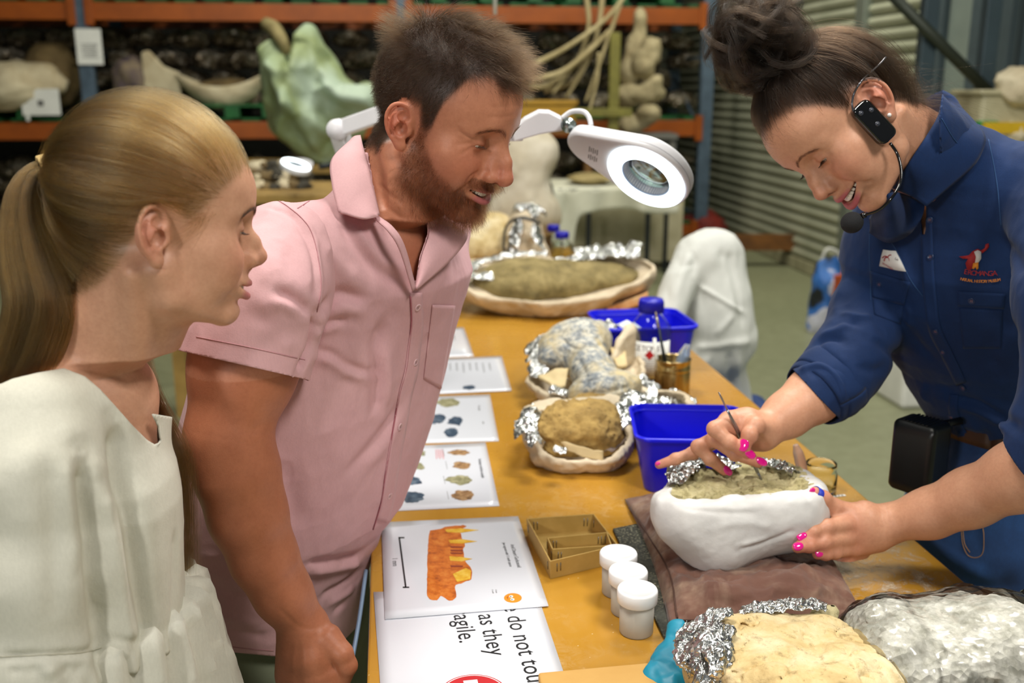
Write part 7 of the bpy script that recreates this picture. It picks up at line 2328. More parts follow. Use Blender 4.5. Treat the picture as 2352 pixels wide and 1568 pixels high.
ribbon('placket', SS, [(955, 672), (957, 740), (950, 800), (944, 850), (930, 905), (919, 970), (908, 1030), (898, 1090), (889, 1150), (872, 1215)], [13, 15, 15, 14], .0011, .0013, m_pink, shirt, 60, 5)
stitch(SS, [(942, 680), (944, 740), (937, 800), (931, 850), (916, 905), (905, 970), (894, 1030), (884, 1090), (875, 1150), (856, 1215)], M('placket_edge_shadow', '#a8606c', .8), shirt, .0011, 60, .0010)  # dark line laid along the placket edge as its painted shadow
Gp = SS.patch([(992, 699), (1044, 701), (1012, 892), (972, 868)], 14, 22, .0010)
pk_ = sheet('pocket', Gp, .0010, m_pink, shirt)
for px, py in ((953, 831), (917, 979), (893, 1138), (958, 705)):
    button(SS, px, py, .0052, m_btn, shirt)
stitch(SS, [(451, 773), (576, 798), (701, 826)], m_pinkthread, shirt, .0005, 40)
stitch(SS, [(683, 479), (724, 454), (759, 438)], m_pinkthread, shirt, .0007, 20)
stitch(SS, [(600, 452), (640, 462), (670, 481), (697, 505), (715, 532), (728, 577), (737, 639), (735, 679), (728, 716)], m_pinkthread, shirt, .0007, 40)
stitch(SS, [(436, 1446), (470, 1462), (530, 1484), (628, 1494)], m_pinkthread, shirt, .0005, 30)
# ---- trousers and shoes
m_trou = cloth_mat('grey_green_twill', '#7d836c', '#6e745f')
hipc = at(620, 1500, 1.36)
def trou_f(P):
    d = loft_sdf(P, mz - .0, mc + (np.array([.0, .0, 0])), ma * .93, MF, ML, 1.5, .02)
    d = np.maximum(d, P[:, 2] - at(620, 1455, 1.36)[2])
    for s in (-1, 1):
        h0 = hipc + ML * s * .085; h0[2] = .78
        d = smin(d, chain(P, [h0, np.array([h0[0] + .02, h0[1], .46]), np.array([h0[0] + .01, h0[1], .09])], [.098, .075, .062], .03), .04)
    return d
V, F = mesh_sdf(trou_f, [-.62, .95, .05], [.1, 1.75, .90], .008, 1)
V = wrinkle(V, F, .003, 5)
mesh_np('trousers', V, F, m_trou, man)
for s in (-1, 1):
    c = hipc + ML * s * .085 + MF * .05; c[2] = .045
    V, F = mesh_sdf(lambda P: smax(smin(rc(P, c - MF * .06, c + MF * .12 - UP * .008, .045, .036), rc(P, c - MF * .05, c - MF * .05 + UP * .05, .045, .05), .03), .002 - P[:, 2], .004), c - [.25, .25, .06], c + [.25, .25, .15], .007, 0)
    mesh_np('shoe', V, F, M('brown_leather', '#4a3322', .5), man)
# ================================================================ the girl with the ponytail
HG = Head((-.3375, .939, 1.369), (23.3, 9.7, -3.2), .860, crz=.86, jaw=.90, chin=.004, open=.0065, smile=1.1, nose=.86, nose_up=.003, bridge=.003, brow=.75, ear=.98, ear_tilt=4, eye_lo=-30, eye_up=-17, lip=.9, dim=.7, mouth_w=.026, face=.97)
m_skin_girl = skin_mat('skin_fair', .15, .14)
GF = np.array([math.cos(math.radians(30)), math.sin(math.radians(30)), 0]); GL = np.array([-GF[1], GF[0], 0])
YG = .97
girl_rows = [(850, 338, 95), (900, 345, 60), (947, 356, 30), (1000, 380, 0), (1065, 406, -20), (1118, 418, -25), (1241, 424, -10), (1339, 426, -10), (1486, 428, -20), (1700, 445, -40)]
gz, gc, ga = loft_rows(girl_rows, YG, GF, GL, 1.45)
g_neckb = at(225, 830, .965)
g_sh = at(95, 960, .89)
g_sh2 = at(290, 905, 1.09)
def girl_torso(P, off=0.0):
    d = loft_sdf(P, gz, gc, ga, GF, GL, 1.45, .05, 2.2)
    d = smin(d, rc(P, g_sh, g_neckb - UP * .035, .045, .05), .04)
    d = smin(d, rc(P, g_sh2, g_neckb - UP * .035, .042, .05), .04)
    return d - off
def blouse_f(P):
    d = girl_torso(P, .003)
    s = chain(P, [g_sh + UP * .004, at(92, 1080, .87), at(95, 1300, .86), at(100, 1490, .86), at(105, 1700, .85)], [.050, .058, .062, .064, .070], .02)
    d = smin(d, s, .018)
    # flare of the gathered hem
    z1_ = at(200, 1500, .85)[2]
    t = np.clip((z1_ - P[:, 2]) / .05, 0, 1)
    return d - t * (.004 + .005 * np.sin((P[:, 0] * 1.0 + P[:, 1] * .8) * 260))
def girl_f(P):
    d = girl_torso(P, -.006)
    d = smin(d, rc(P, HG.w([-.010, 0, -.035]), g_neckb, .046, .055), .03)
    d = smin(d, rc(P, HG.w([.022, 0, -.070]), at(285, 880, .985), .024, .034), .03)
    d = smin(d, rc(P, HG.w([-.022, -.052, -.042]), at(320, 905, .94), .0095, .0085), .014)
    d = smin(d, chain(P, [g_sh, at(92, 1100, .88), at(100, 1500, .87), at(105, 1700, .86)], [.038, .036, .032, .026], .02), .03)
    zc = at(150, 850, .88)[2]
    und = P[:, 2] < zc
    if und.any():
        ins = blouse_f(P[und]) + .012
        t = np.clip((zc - P[und][:, 2]) / .02, 0, 1)
        d[und] = d[und] * (1 - t) + np.maximum(d[und], ins) * t
    d = smin(d, HG.sdf(P), .012)
    return d
g_base = '#d7a487'
def girl_hair_w(Q):
    y = np.abs(Q[:, 1])
    zl = np.interp(Q[:, 0], [-.11, -.085, -.055, -.034, -.018, -.004, .012, .024, .036, .050, .066, .082, .10], [-.085, -.085, -.062, -.028, .016, .036, .034, .022, .030, .046, .064, .080, .086])
    w = 1 / (1 + np.exp(-(Q[:, 2] - zl) / .0032))
    return w * (np.linalg.norm((np.stack([Q[:, 0], y, Q[:, 2]], 1) - np.array([-.008, .086, -.002])) / [.85, 1, 1.45], axis=1) > .024)
def girl_paint(V):
    col = np.tile(np.array(lin(g_base)), (len(V), 1))
    Q = HG.paint(V, col, g_base, '#c4767a', '#d07d68', .35)
    w = (girl_hair_w(Q) * (np.linalg.norm(Q - np.array([0, 0, .02]), axis=1) < .17) * .75)[:, None]
    return col * (1 - w) + np.array(lin('#7d6340')) * w
lo_g = np.array([-.62, .70, .95]); hi_g = np.array([-.14, 1.22, 1.56])
zt_g = at(200, 1150, .9)[2]
girl, GVv, GFf = person('person', girl_f, lo_g, hi_g, .0020, m_skin_girl, 'girl with a long blond ponytail and cream blouse, seen from behind in profile', girl_paint, lambda V: ~((V[:, 2] < zt_g) & (girl_torso(V, .003) < 0)))
HG.eyes(girl, '#5f7484'); HG.teeth(girl)
rng = np.random.default_rng(8)
QG = HG.loc(GVv); wG = girl_hair_w(QG) * (np.linalg.norm(QG - np.array([0, 0, .02]), axis=1) < .17)
tie = at(120, 392, .955); tieQ = HG.loc(tie[None])[0]
tie_dir = np.array([-.75, .0, .35])
# ponytail spine in pixels: out of the band, up over, then hanging down the back
tail_px = [(116, 392, .955), (84, 402, .948), (56, 440, .935), (52, 520, .922), (72, 620, .910), (92, 700, .902), (70, 790, .898), (20, 900, .892), (-40, 1010, .89)]
tail = [at(*q) for q in tail_px]
tail_w = [.010, .015, .021, .028, .032, .031, .028, .024, .016]
def girl_strands(n, rng):
    W = comb(GVv, GFf, wG, HG, n, tieQ, rng, lambda q: skull(q, .86), .0012, .0052, .0035)
    SP = resample(np.array(tail), 40); SW = np.interp(np.linspace(0, 1, 40), np.linspace(0, 1, len(tail)), tail_w)
    out = []
    for i in range(n):
        lk = int(HG.lock[i] * 60); s = np.random.default_rng(lk).normal(0, .8, 3) + rng.normal(0, .35, 3); s /= max(1, np.linalg.norm(s))
        L_ = int(22 + 17 * rng.random() ** .5)
        tl = SP[1:L_] + s[None] * SW[1:L_, None] * (.9 + .1 * np.sin(np.linspace(0, 5, L_ - 1) + rng.random() * 6))[:, None]
        out.append(np.concatenate([W[i], tl[::2]]))
    return out
m_hairg = hair_mat('girl_hair', ['#251a0a', '#412f15', '#644c28', '#86693a'], .32)
st = girl_strands(15000, rng)
hair('hair', st, m_hairg, girl, .000075, .00004, HG.lock)
# loose loop of hair under the tail and flyaway wisps, the lock falling in front of the far shoulder
st = []
for k in range(420):
    o_ = rng.normal(0, 1, 3) * .004
    P = resample(np.array([at(195, 640, .96), at(186, 700, .935), at(150, 752, .915), at(110, 752, .905), at(74, 690, .902), at(48, 600, .914)]), 16) + o_
    st.append(P + rng.normal(0, .0012, P.shape) * .5)
for k in range(900):
    o_ = rng.normal(0, 1, 3) * np.array([.006, .008, .006])
    P = resample(np.array([at(330, 800, 1.10), at(338, 862, 1.055), at(356, 920, 1.04), at(384, 975, 1.03), at(410, 1030, 1.02), at(423, 1090, 1.02), at(427, 1220, 1.02), at(424, 1330, 1.02)]), 18)
    st.append(P + o_ * np.linspace(.5, 1.1, 18)[:, None])
hair('loose_hair', st, m_hairg, girl, .00006, .00003)
# fine temple strands beside the ear
st = []
for k in range(70):
    a = HG.w([.040 + rng.normal(0, .006), -.066 + rng.normal(0, .002), .034 + rng.normal(0, .005)])
    b = HG.w([.022 + rng.normal(0, .006), -.070, .006 + rng.normal(0, .010)])
    st.append(resample(np.array([a, (a + b) / 2 + HG.R @ np.array([.004, -.004, 0]), b]), 6))
hair('temple_hair', st, m_hairg, girl, .00005, .00002)
lathe('hair_band', [(.0135, -.008), (.0165, -.007), (.0168, .0), (.0165, .007), (.0135, .008), (.0125, 0)], at(114, 393, .955), M('cream_elastic', '#d9bd84', .8, color2='#cdae72', bump=(400, .4, .001)), girl, 30, R=frame_from(at(84, 402, .948) - at(140, 388, .96)), closed=True)
brows(HG, girl, hair_mat('girl_brow', ['#21160b', '#3a2917']), GVv, GFf, 420, .0075, 3, thick=.003, r=.00008)
lashes(HG, girl, hair_mat('girl_lash', '#120b06'), 70, .008, 4)
# ---- blouse
m_cream_c = cloth_mat('cream_linen', '#dad8cb', '#cfcdbf', sc=9, fine=.12)
V, F = mesh_sdf(blouse_f, lo_g - [.03, .03, .0], hi_g + [.08, .1, -.05], .0030, 1)
V = wrinkle(V, F, .0011, 21, (12, 12, 7))
S0 = Surf(V, F)
V = creases(V, F, S0, [([(186, 1035), (196, 1143), (211, 1265), (230, 1412), (240, 1486), (255, 1566)], -.016, .010), ([(265, 962), (274, 1094), (299, 1216), (313, 1329), (338, 1452), (363, 1535)], -.013, .009), ([(220, 1094), (260, 1241), (294, 1437), (320, 1540)], .009, .011), ([(118, 1035), (120, 1192), (127, 1437)], -.003, .010),
     ([(0, 1113), (73, 1045), (150, 990)], .004, .014), ([(160, 1010), (172, 1150), (190, 1330)], .006, .012), ([(330, 1040), (345, 1200), (362, 1400)], .003, .016), ([(405, 1200), (402, 1350), (400, 1480)], -.004, .008), ([(60, 1090), (66, 1300)], .003, .016), ([(246, 880), (290, 940), (330, 985)], .0015, .006),
     ([(0, 1510), (88, 1506), (191, 1500), (235, 1488)], -.004, .004), ([(250, 1467), (300, 1470), (345, 1472)], -.003, .004), ([(30, 1520), (40, 1566)], -.005, .006), ([(66, 1518), (80, 1566)], -.005, .006), ([(105, 1514), (124, 1566)], .005, .006), ([(150, 1512), (160, 1566)], -.005, .006), ([(188, 1510), (176, 1566)], -.005, .006), ([(275, 1480), (290, 1566)], .005, .007), ([(335, 1480), (345, 1566)], .005, .007)])
bl_p = [(-300, 880), (0, 882), (29, 869), (88, 855), (147, 845), (196, 864), (230, 893), (265, 932), (304, 976), (338, 1010), (362, 1024), (371, 1012), (366, 980), (352, 950), (440, 965), (440, 700), (200, 500), (-300, 600)]
V, F = trim(V, F, [lambda V: np.where(V[:, 1] < 1.02, -poly_sd(proj(V), bl_p) * 4e-4, V[:, 2] - at(350, 945, 1.08)[2]), lambda V: (proj(V)[:, 1] - 1760) * 4e-4])
bl = mesh_np('blouse', V, F, m_cream_c, girl)
mod(bl, 'SOLIDIFY', thickness=.0016, offset=-1)
SB = Surf(V, F)
stitch(SB, [(0, 1508), (88, 1504), (191, 1498), (233, 1486)], M('cream_thread', '#b9b6a4', .9), bl, .0006, 30)
# skirt and legs below the frame
def skirt_f(P):
    c = at(200, 1600, .95)
    d = chain(P, [np.array([c[0], .95, .98]), np.array([c[0], .97, .62]), np.array([c[0], .97, .45])], [.13, .19, .22], .05)
    return np.maximum(np.maximum(d, P[:, 2] - .98), .42 - P[:, 2])
V, F = mesh_sdf(skirt_f, [-.75, .65, .38], [-.05, 1.25, 1.02], .010, 0)
V = V + vnormals(V, F) * (.008 * np.sin(np.arctan2(V[:, 1] - .96, V[:, 0] + .41) * 18))[:, None]
mesh_np('skirt', V, F, m_cream_c, girl)
for s in (-1, 1):
    c = np.array([at(200, 1600, .95)[0] + s * .08, .97, 0])
    V, F = mesh_sdf(lambda P: smax(smin(rc(P, c + UP * .45, c + UP * .08, .055, .035), rc(P, c + UP * .035 - GF * .04, c + UP * .03 + GF * .13, .035, .028), .03), .002 - P[:, 2], .004), c - [.2, .2, .02], c + [.2, .25, .5], .008, 0)
    mesh_np('leg', V, F, M('fair_leg_skin', '#d39a80', .5), girl)
# ================================================================ the woman in the navy shirt
HW = Head((.451, 1.361, 1.456), (213.1, 51.2, 32.9), .9215, jaw=.92, chin=.002, open=.0112, smile=1.5, nose=.90, nose_up=.002, bridge=.003, brow=.8, ear=1.05, ear_tilt=6, eye_lo=-31, eye_up=-13, lip=.92, dim=1.1, mouth_w=.031, cheek=1.3)
m_skin_wom = skin_mat('skin_warm', .18, .13)
WF = np.array([math.cos(math.radians(222)), math.sin(math.radians(222)), 0]); WL = np.array([-WF[1], WF[0], 0])
YW = 1.50
wom_rows = [(430, 2040, 2420), (500, 2006, 2425), (560, 1988, 2430), (620, 1975, 2430), (700, 1996, 2430), (760, 2030, 2440), (835, 2076, 2450), (875, 2112, 2460), (905, 2122, 2465), (940, 2144, 2480), (1000, 2178, 2500), (1100, 2180, 2520)]
wz, wc, wa = loft_rows(wom_rows, YW, WF, WL, 1.42)
jean_rows = [(960, 2182, 2500), (1000, 2172, 2505), (1060, 2148, 2520), (1110, 2136, 2540), (1250, 2112, 2560), (1500, 2080, 2580)]
jz, jc, ja = loft_rows(jean_rows, YW, WF, WL, 1.42)
w_neckb = at(2205, 395, 1.46)
w_shR = at(2050, 560, 1.60)
w_shL = at(2420, 430, 1.36)
w_upR = [(at(2052, 590, 1.585), .060), (at(2005, 720, 1.52), .058), (at(1958, 810, 1.46), .054), (at(1915, 872, 1.43), .050), (at(1866, 912, 1.41), .0465)]
w_faR = [(at(1945, 850, 1.445), .042), (at(1868, 908, 1.41), .0385), (at(1808, 952, 1.385), .0310), (at(1757, 986, 1.36), .0240)]
w_faL = [(at(2460, 1035, 1.14), .043), (at(2345, 1092, 1.185), .0420), (at(2228, 1143, 1.235), .0365), (at(2137, 1178, 1.265), .0315), (at(2040, 1202, 1.290), .0265)]
w_upL = [(w_shL, .066), (at(2470, 700, 1.20), .064), (at(2480, 960, 1.14), .062), (at(2430, 1040, 1.15), .062), (at(2380, 1075, 1.165), .060)]
def wom_torso(P, off=0.0):
    d = loft_sdf(P, wz, wc, wa, WF, WL, 1.42, .04, 2.2)
    d = smin(d, rc(P, w_shR, w_neckb - UP * .02, .052, .062), .05)
    d = smin(d, rc(P, w_shL, w_neckb - UP * .02, .056, .062), .05)
    return d - off
def wshirt_f(P):
    d = wom_torso(P, .003)
    d = smin(d, rc(P, HW.w([-.045, 0, -.085]), w_neckb, .055, .062), .03)
    d = smin(d, chain(P, [q for q, r in w_upR], [r for q, r in w_upR], .03), .012)
    d = smin(d, chain(P, [q for q, r in w_upL], [r for q, r in w_upL], .03), .012)
    return d
hR = dict(
    palm=[(at(1757, 986, 1.36), .0225), (at(1715, 975, 1.350), .024), (at(1680, 975, 1.345), .021)],
    palm2=[(at(1750, 1005, 1.365), .020), (at(1700, 1003, 1.365), .021), (at(1660, 1000, 1.365), .016)],
    thumb=[(at(1748, 985, 1.345), .0165), (at(1734, 978, 1.325), .0128), (at(1722, 998, 1.312), .0105), (at(1712, 1021, 1.308), .0085)],
    index=[(at(1672, 968, 1.338), .0125), (at(1642, 985, 1.325), .0104), (at(1676, 1015, 1.312), .0094), (at(1716, 1042, 1.308), .0076)],
    middle=[(at(1662, 985, 1.352), .0122), (at(1640, 1008, 1.345), .0102), (at(1688, 1042, 1.335), .0092), (at(1742, 1062, 1.335), .0076)],
    ring=[(at(1658, 1000, 1.365), .0118), (at(1604, 1026, 1.352), .0098), (at(1632, 1054, 1.345), .0090), (at(1664, 1080, 1.345), .0074)],
    little=[(at(1652, 1010, 1.378), .0108), (at(1592, 1040, 1.372), .0088), (at(1552, 1054, 1.370), .0080), (at(1514, 1067, 1.368), .0062)])
hL = dict(
    palm=[(at(2040, 1202, 1.290), .0245), (at(1995, 1210, 1.288), .025), (at(1950, 1218, 1.285), .020)],
    palm2=[(at(2010, 1230, 1.290), .024), (at(1960, 1250, 1.285), .018)],
    palm3=[(at(1985, 1185, 1.290), .022), (at(1945, 1195, 1.288), .016)],
    thumb=[(at(1955, 1180, 1.292), .0160), (at(1915, 1166, 1.290), .0128), (at(1890, 1145, 1.284), .0108), (at(1872, 1132, 1.280), .0088)],
    index=[(at(1944, 1202, 1.276), .0128), (at(1898, 1210, 1.262), .0104), (at(1868, 1220, 1.254), .0092), (at(1843, 1234, 1.250), .0076)],
    middle=[(at(1944, 1234, 1.272), .0128), (at(1892, 1244, 1.252), .0104), (at(1858, 1252, 1.244), .0092), (at(1832, 1257, 1.240), .0076)],
    ring=[(at(1958, 1256, 1.280), .0120), (at(1916, 1266, 1.260), .0100), (at(1896, 1270, 1.252), .0090), (at(1878, 1272, 1.248), .0074)],
    little=[(at(1978, 1268, 1.290), .0110), (at(1946, 1282, 1.282), .0090), (at(1930, 1284, 1.282), .0082), (at(1916, 1282, 1.284), .0068)])
def hand_sdf(P, h):
    d = None
    for k, v in h.items():
        if 'palm' in k:
            e = chain(P, [a for a, r in v], [r for a, r in v], .006); d = e if d is None else smin(d, e, .014)
    f = None
    for k, v in h.items():
        if 'palm' not in k:
            e = chain(P, [a for a, r in v], [r for a, r in v], .004)
            # joints slightly thicker
            for (a, r) in v[1:3]: e = smin(e, sph(P, a, r * 1.04), .004)
            d = smin(d, e, .0065); 
    return d
def wom_f(P):
    d = wom_torso(P, -.008)
    d = smin(d, rc(P, HW.w([-.022, 0, -.040]), w_neckb, .050, .056), .03)
    d = smin(d, rc(P, HW.w([.024, 0, -.070]), at(2125, 500, 1.44), .024, .036), .03)
    d = smin(d, rc(P, HW.w([-.024, .054, -.040]), at(2140, 470, 1.40), .0100, .009), .014)
    ins = wshirt_f(P) + .010
    t = np.clip(rc(P, HW.w([-.022, 0, -.040]), w_neckb, .060, .063) / .010, 0, 1)
    d = d * (1 - t) + np.maximum(d, ins) * t
    d = smin(d, HW.sdf(P), .012)
    d = smin(d, chain(P, [q for q, r in w_faR], [r for q, r in w_faR], .02), .004)
    d = smin(d, chain(P, [q for q, r in w_faL], [r for q, r in w_faL], .02), .004)
    for c, h in ((at(1680, 1005, 1.345), hR), (at(1930, 1215, 1.275), hL)):
        m = np.linalg.norm(P - c, axis=1) < .15
        if m.any(): d[m] = smin(d[m], hand_sdf(P[m], h), .012)
    return d
w_base = '#d09c7e'
def wom_hair_w(Q):
    y = np.abs(Q[:, 1])
    zl = np.interp(Q[:, 0], [-.11, -.085, -.055, -.034, -.018, -.004, .010, .022, .032, .042, .054, .068, .080, .10], [-.080, -.080, -.060, -.028, .014, .034, .034, .026, .042, .064, .084, .094, .098, .100])
    w = 1 / (1 + np.exp(-(Q[:, 2] - zl) / .0045))
    return w * (np.linalg.norm((np.stack([Q[:, 0], y, Q[:, 2]], 1) - np.array([-.008, .086, -.002])) / [.85, 1, 1.5], axis=1) > .024)
def wom_paint(V):
    col = np.tile(np.array(lin(w_base)), (len(V), 1))
    Q = HW.paint(V, col, w_base, '#b85a66', '#cf7866', .35)
    w = (wom_hair_w(Q) * (np.linalg.norm(Q - np.array([0, 0, .02]), axis=1) < .17) * .92)[:, None]
    col = col * (1 - w) + np.array(lin('#1c120b')) * w
    # reddened hands
    red = np.array(lin('#c4725c'))
    for h in (hR, hL):
        for k, v in h.items():
            a, r = v[-1]; b, rb = v[1]
            wt = (.55 * np.exp(-(np.linalg.norm(V - a, axis=1) / .020) ** 2) + .35 * np.exp(-(np.linalg.norm(V - b, axis=1) / .012) ** 2)).clip(0, .7)[:, None]
            col = col * (1 - wt) + red * wt
    return col
def wom_keep(V):
    inn = wshirt_f(V) < -.012
    far = (np.linalg.norm(V - HW.pos, axis=1) > .20) & (rc(V, HW.w([-.022, 0, -.04]), w_neckb, .085, .09) > 0)
    sleeve = (chain(V, [q for q, r in w_faR], [r for q, r in w_faR]) > .012) & (chain(V, [q for q, r in w_faL], [r for q, r in w_faL]) > .012)
    return ~(inn & far & sleeve)
wom, WVv, WFf = person('person', wom_f, [.17, .98, .86], [1.02, 1.86, 1.64], .0020, m_skin_wom, 'woman with a brown hair bun, headset and navy shirt, scraping the white block', wom_paint, wom_keep)
HW.eyes(wom, '#4a4436'); HW.teeth(wom)
Sw0 = Surf(WVv, WFf)
WV2 = creases(WVv, WFf, Sw0, [([(2020, 1165), (2030, 1200), (2030, 1235)], -.0007, .0018), ([(2032, 1160), (2042, 1200), (2040, 1240)], -.0006, .0016), ([(1905, 1205), (1900, 1214)], -.0008, .002), ([(1905, 1240), (1898, 1250)], -.0008, .002), ([(1925, 1160), (1918, 1178)], -.0008, .002), ([(1640, 975), (1648, 985)], -.0006, .0015), ([(1738, 985), (1752, 1010), (1762, 1030)], -.0015, .004), ([(1700, 950), (1712, 962)], .0008, .003)])
wom.data.vertices.foreach_set('co', WV2.astype(np.float32).ravel()); wom.data.update()
m_nail = NT('pink_varnish'); m_nail.set(Base_Color='#e0148a', Roughness=.12, Coat_Weight=1.0, Coat_Roughness=.04); m_nail = m_nail.m
def nails(h, spec):
    for k, (l, w, fx) in spec.items():
        v = h[k]; a, r = v[-1]; b, rb = v[-2]
        al = a - b; al /= np.linalg.norm(al)
        fc = np.array([0, 0, CAM_Z]) - a; fc /= np.linalg.norm(fc); fc = fc + np.array(fx); fc -= al * (fc @ al); fc /= np.linalg.norm(fc)
        nail(wom, a + al * .0015 + fc * (r * .93), al - fc * .12, fc, l, w, m_nail)
nails(hR, dict(thumb=(.0190, .0150, (-.3, 0, .3)), index=(.0185, .0130, (.1, 0, .5)), middle=(.0185, .0125, (.2, 0, .6)), ring=(.0175, .0122, (.1, 0, .6)), little=(.0080, .0065, (0, 0, .8))))
nails(hL, dict(index=(.0145, .0120, (-.2, 0, .3)), middle=(.0145, .0120, (-.3, 0, .2)), ring=(.0125, .0110, (-.3, 0, .1))))
# blue tape round the left thumb
a, r = hL['thumb'][-1]; b, rb = hL['thumb'][-2]; al = a - b; Ln = np.linalg.norm(al); al /= Ln
cT_ = b + al * Ln * .62
pr = [(r * 1.02, -.0085), (r * 1.16, -.0080), (r * 1.12, .0085), (r * 1.0, .0088)]
lathe('thumb_tape', pr, cT_, M('blue_tape', '#2038b8', .5), wom, 28, R=frame_from(al), closed=True)
nail(wom, a + al * .004 + (np.array([0, 0, CAM_Z]) - a) / 1.4 * .0055, al, np.array([0, 0, CAM_Z]) - a, .012, .010, m_nail)
# ---- hair
rng = np.random.default_rng(12)
QW = HW.loc(WVv); wW = wom_hair_w(QW) * (np.linalg.norm(QW - np.array([0, 0, .02]), axis=1) < .17)
hc = HW.w([0, 0, .04])
bun_c = at(1752, 92, hc[1] + .01)
bun_q = HW.loc(bun_c[None])[0]
base_q = bun_q * .62 + np.array([0, 0, .04]) * .38
W = comb(WVv, WFf, wW, HW, 17000, base_q, rng, skull, .0028, .0075, .010, 11, .0028)
m_hairw = hair_mat('woman_hair', ['#0a0603', '#140c06', '#22150b', '#180e07'], .38)
strs = list(W)
# the bun: coils of hair round a ball
up_b = bun_c - HW.w([0, 0, .04]); up_b /= np.linalg.norm(up_b)
RB = frame_from(up_b)
coils = []
for k in range(120):
    ax = rng.normal(0, 1, 3); ax[2] = ax[2] * .6 + .5; ax /= np.linalg.norm(ax)
    Rr = frame_from(ax)
    r0 = .034 + .024 * rng.random(); ph = rng.random() * 6.28; ln_ = 1.6 + 2.2 * rng.random()
    off = rng.normal(0, .009, 3)
    a = np.linspace(ph, ph + ln_, 14)
    rr_ = r0 * (1 + .25 * np.sin(a * 2.3 + k))
    C = np.stack([rr_ * np.cos(a), rr_ * np.sin(a), .014 * np.sin(a * 1.7 + k)], 1) @ Rr.T + off
    C = bun_c + C @ RB.T + np.array([-.006, 0, 0])
    wd = .003 + .0035 * rng.random()
    for i in range(60):
        coils.append(C + rng.normal(0, 1, 3) * wd * .7 * np.linspace(.7, 1, 14)[:, None] + rng.normal(0, .0007, (14, 3)).cumsum(0) * .5)
for k in range(260):
    d = rng.normal(0, 1, 3); d /= np.linalg.norm(d)
    p = bun_c + d * .050; t = np.cross(d, rng.normal(0, 1, 3)); t /= np.linalg.norm(t)
    a = np.linspace(0, 1, 10)[:, None]
    coils.append(p + d * .026 * a * rng.random() + t * .035 * a + np.cross(d, t) * .012 * np.sin(a * 5 + k) + np.array([0, 0, -.012]) * a ** 2)
V, F = mesh_sdf(lambda P: sph(P, bun_c, .036) + .012 * fbm(P, 38, 3, 4), bun_c - .08, bun_c + .08, .005, 0)
bc = mesh_np('bun_core', V, F, M('dark_hair_core', '#0d0805', 1.0), wom)
hair('hair', strs, m_hairw, wom, .000085, .00005, HW.lock)
hair('hair_bun', coils, m_hairw, wom, .000085, .00006)
# frizz at the nape and forehead
st = []
for k in range(520):
    a = at(2075 + rng.normal(0, 22), 200 + rng.normal(0, 40), 1.36 + rng.normal(0, .02))
    h, n_ = Sw0.bvh.find_nearest(Vector(a))[:2]; a = np.array(h)
    d = np.array([.05, 0, -.015]) * (.4 + rng.random()) + rng.normal(0, .012, 3)
    st.append(resample(np.array([a, a + d * .4 + rng.normal(0, .003, 3), a + d + rng.normal(0, .005, 3), a + d * 1.4 + np.array([0, 0, -.012]) + rng.normal(0, .007, 3)]), 9))
for k in range(50):
    a = np.array(Sw0.bvh.find_nearest(Vector(HW.w([.080 + rng.normal(0, .008), rng.normal(0, .035), .075 + rng.normal(0, .006)])))[0])
    d = HW.R @ (np.array([.004, rng.normal(0, .008), .016]) * (.5 + rng.random()))
    st.append(resample(np.array([a, a + d * .6 + rng.normal(0, .002, 3), a + d]), 5))
hair('flyaway_hair', st, m_hairw, wom, .00005, .00002)
brows(HW, wom, hair_mat('woman_brow', ['#160d06', '#2a1a0e']), WVv, WFf, 300, .0075, 3, arch=.002, thick=.0034, r=.000045)
lashes(HW, wom, hair_mat('woman_lash', '#060403'), 64, .0095, 4)
h_, n_ = Sw0.hit(2043, 264)
if h_ is not None:
    V, F = lathe_vf([(1e-5, -.0028), (.002, -.002), (.0028, 0), (.002, .002), (1e-5, .0028)], 14, h_ + n_ * .001)
    mesh_np('earring', V, F, M('pearl', '#efe8e4', .15), wom)

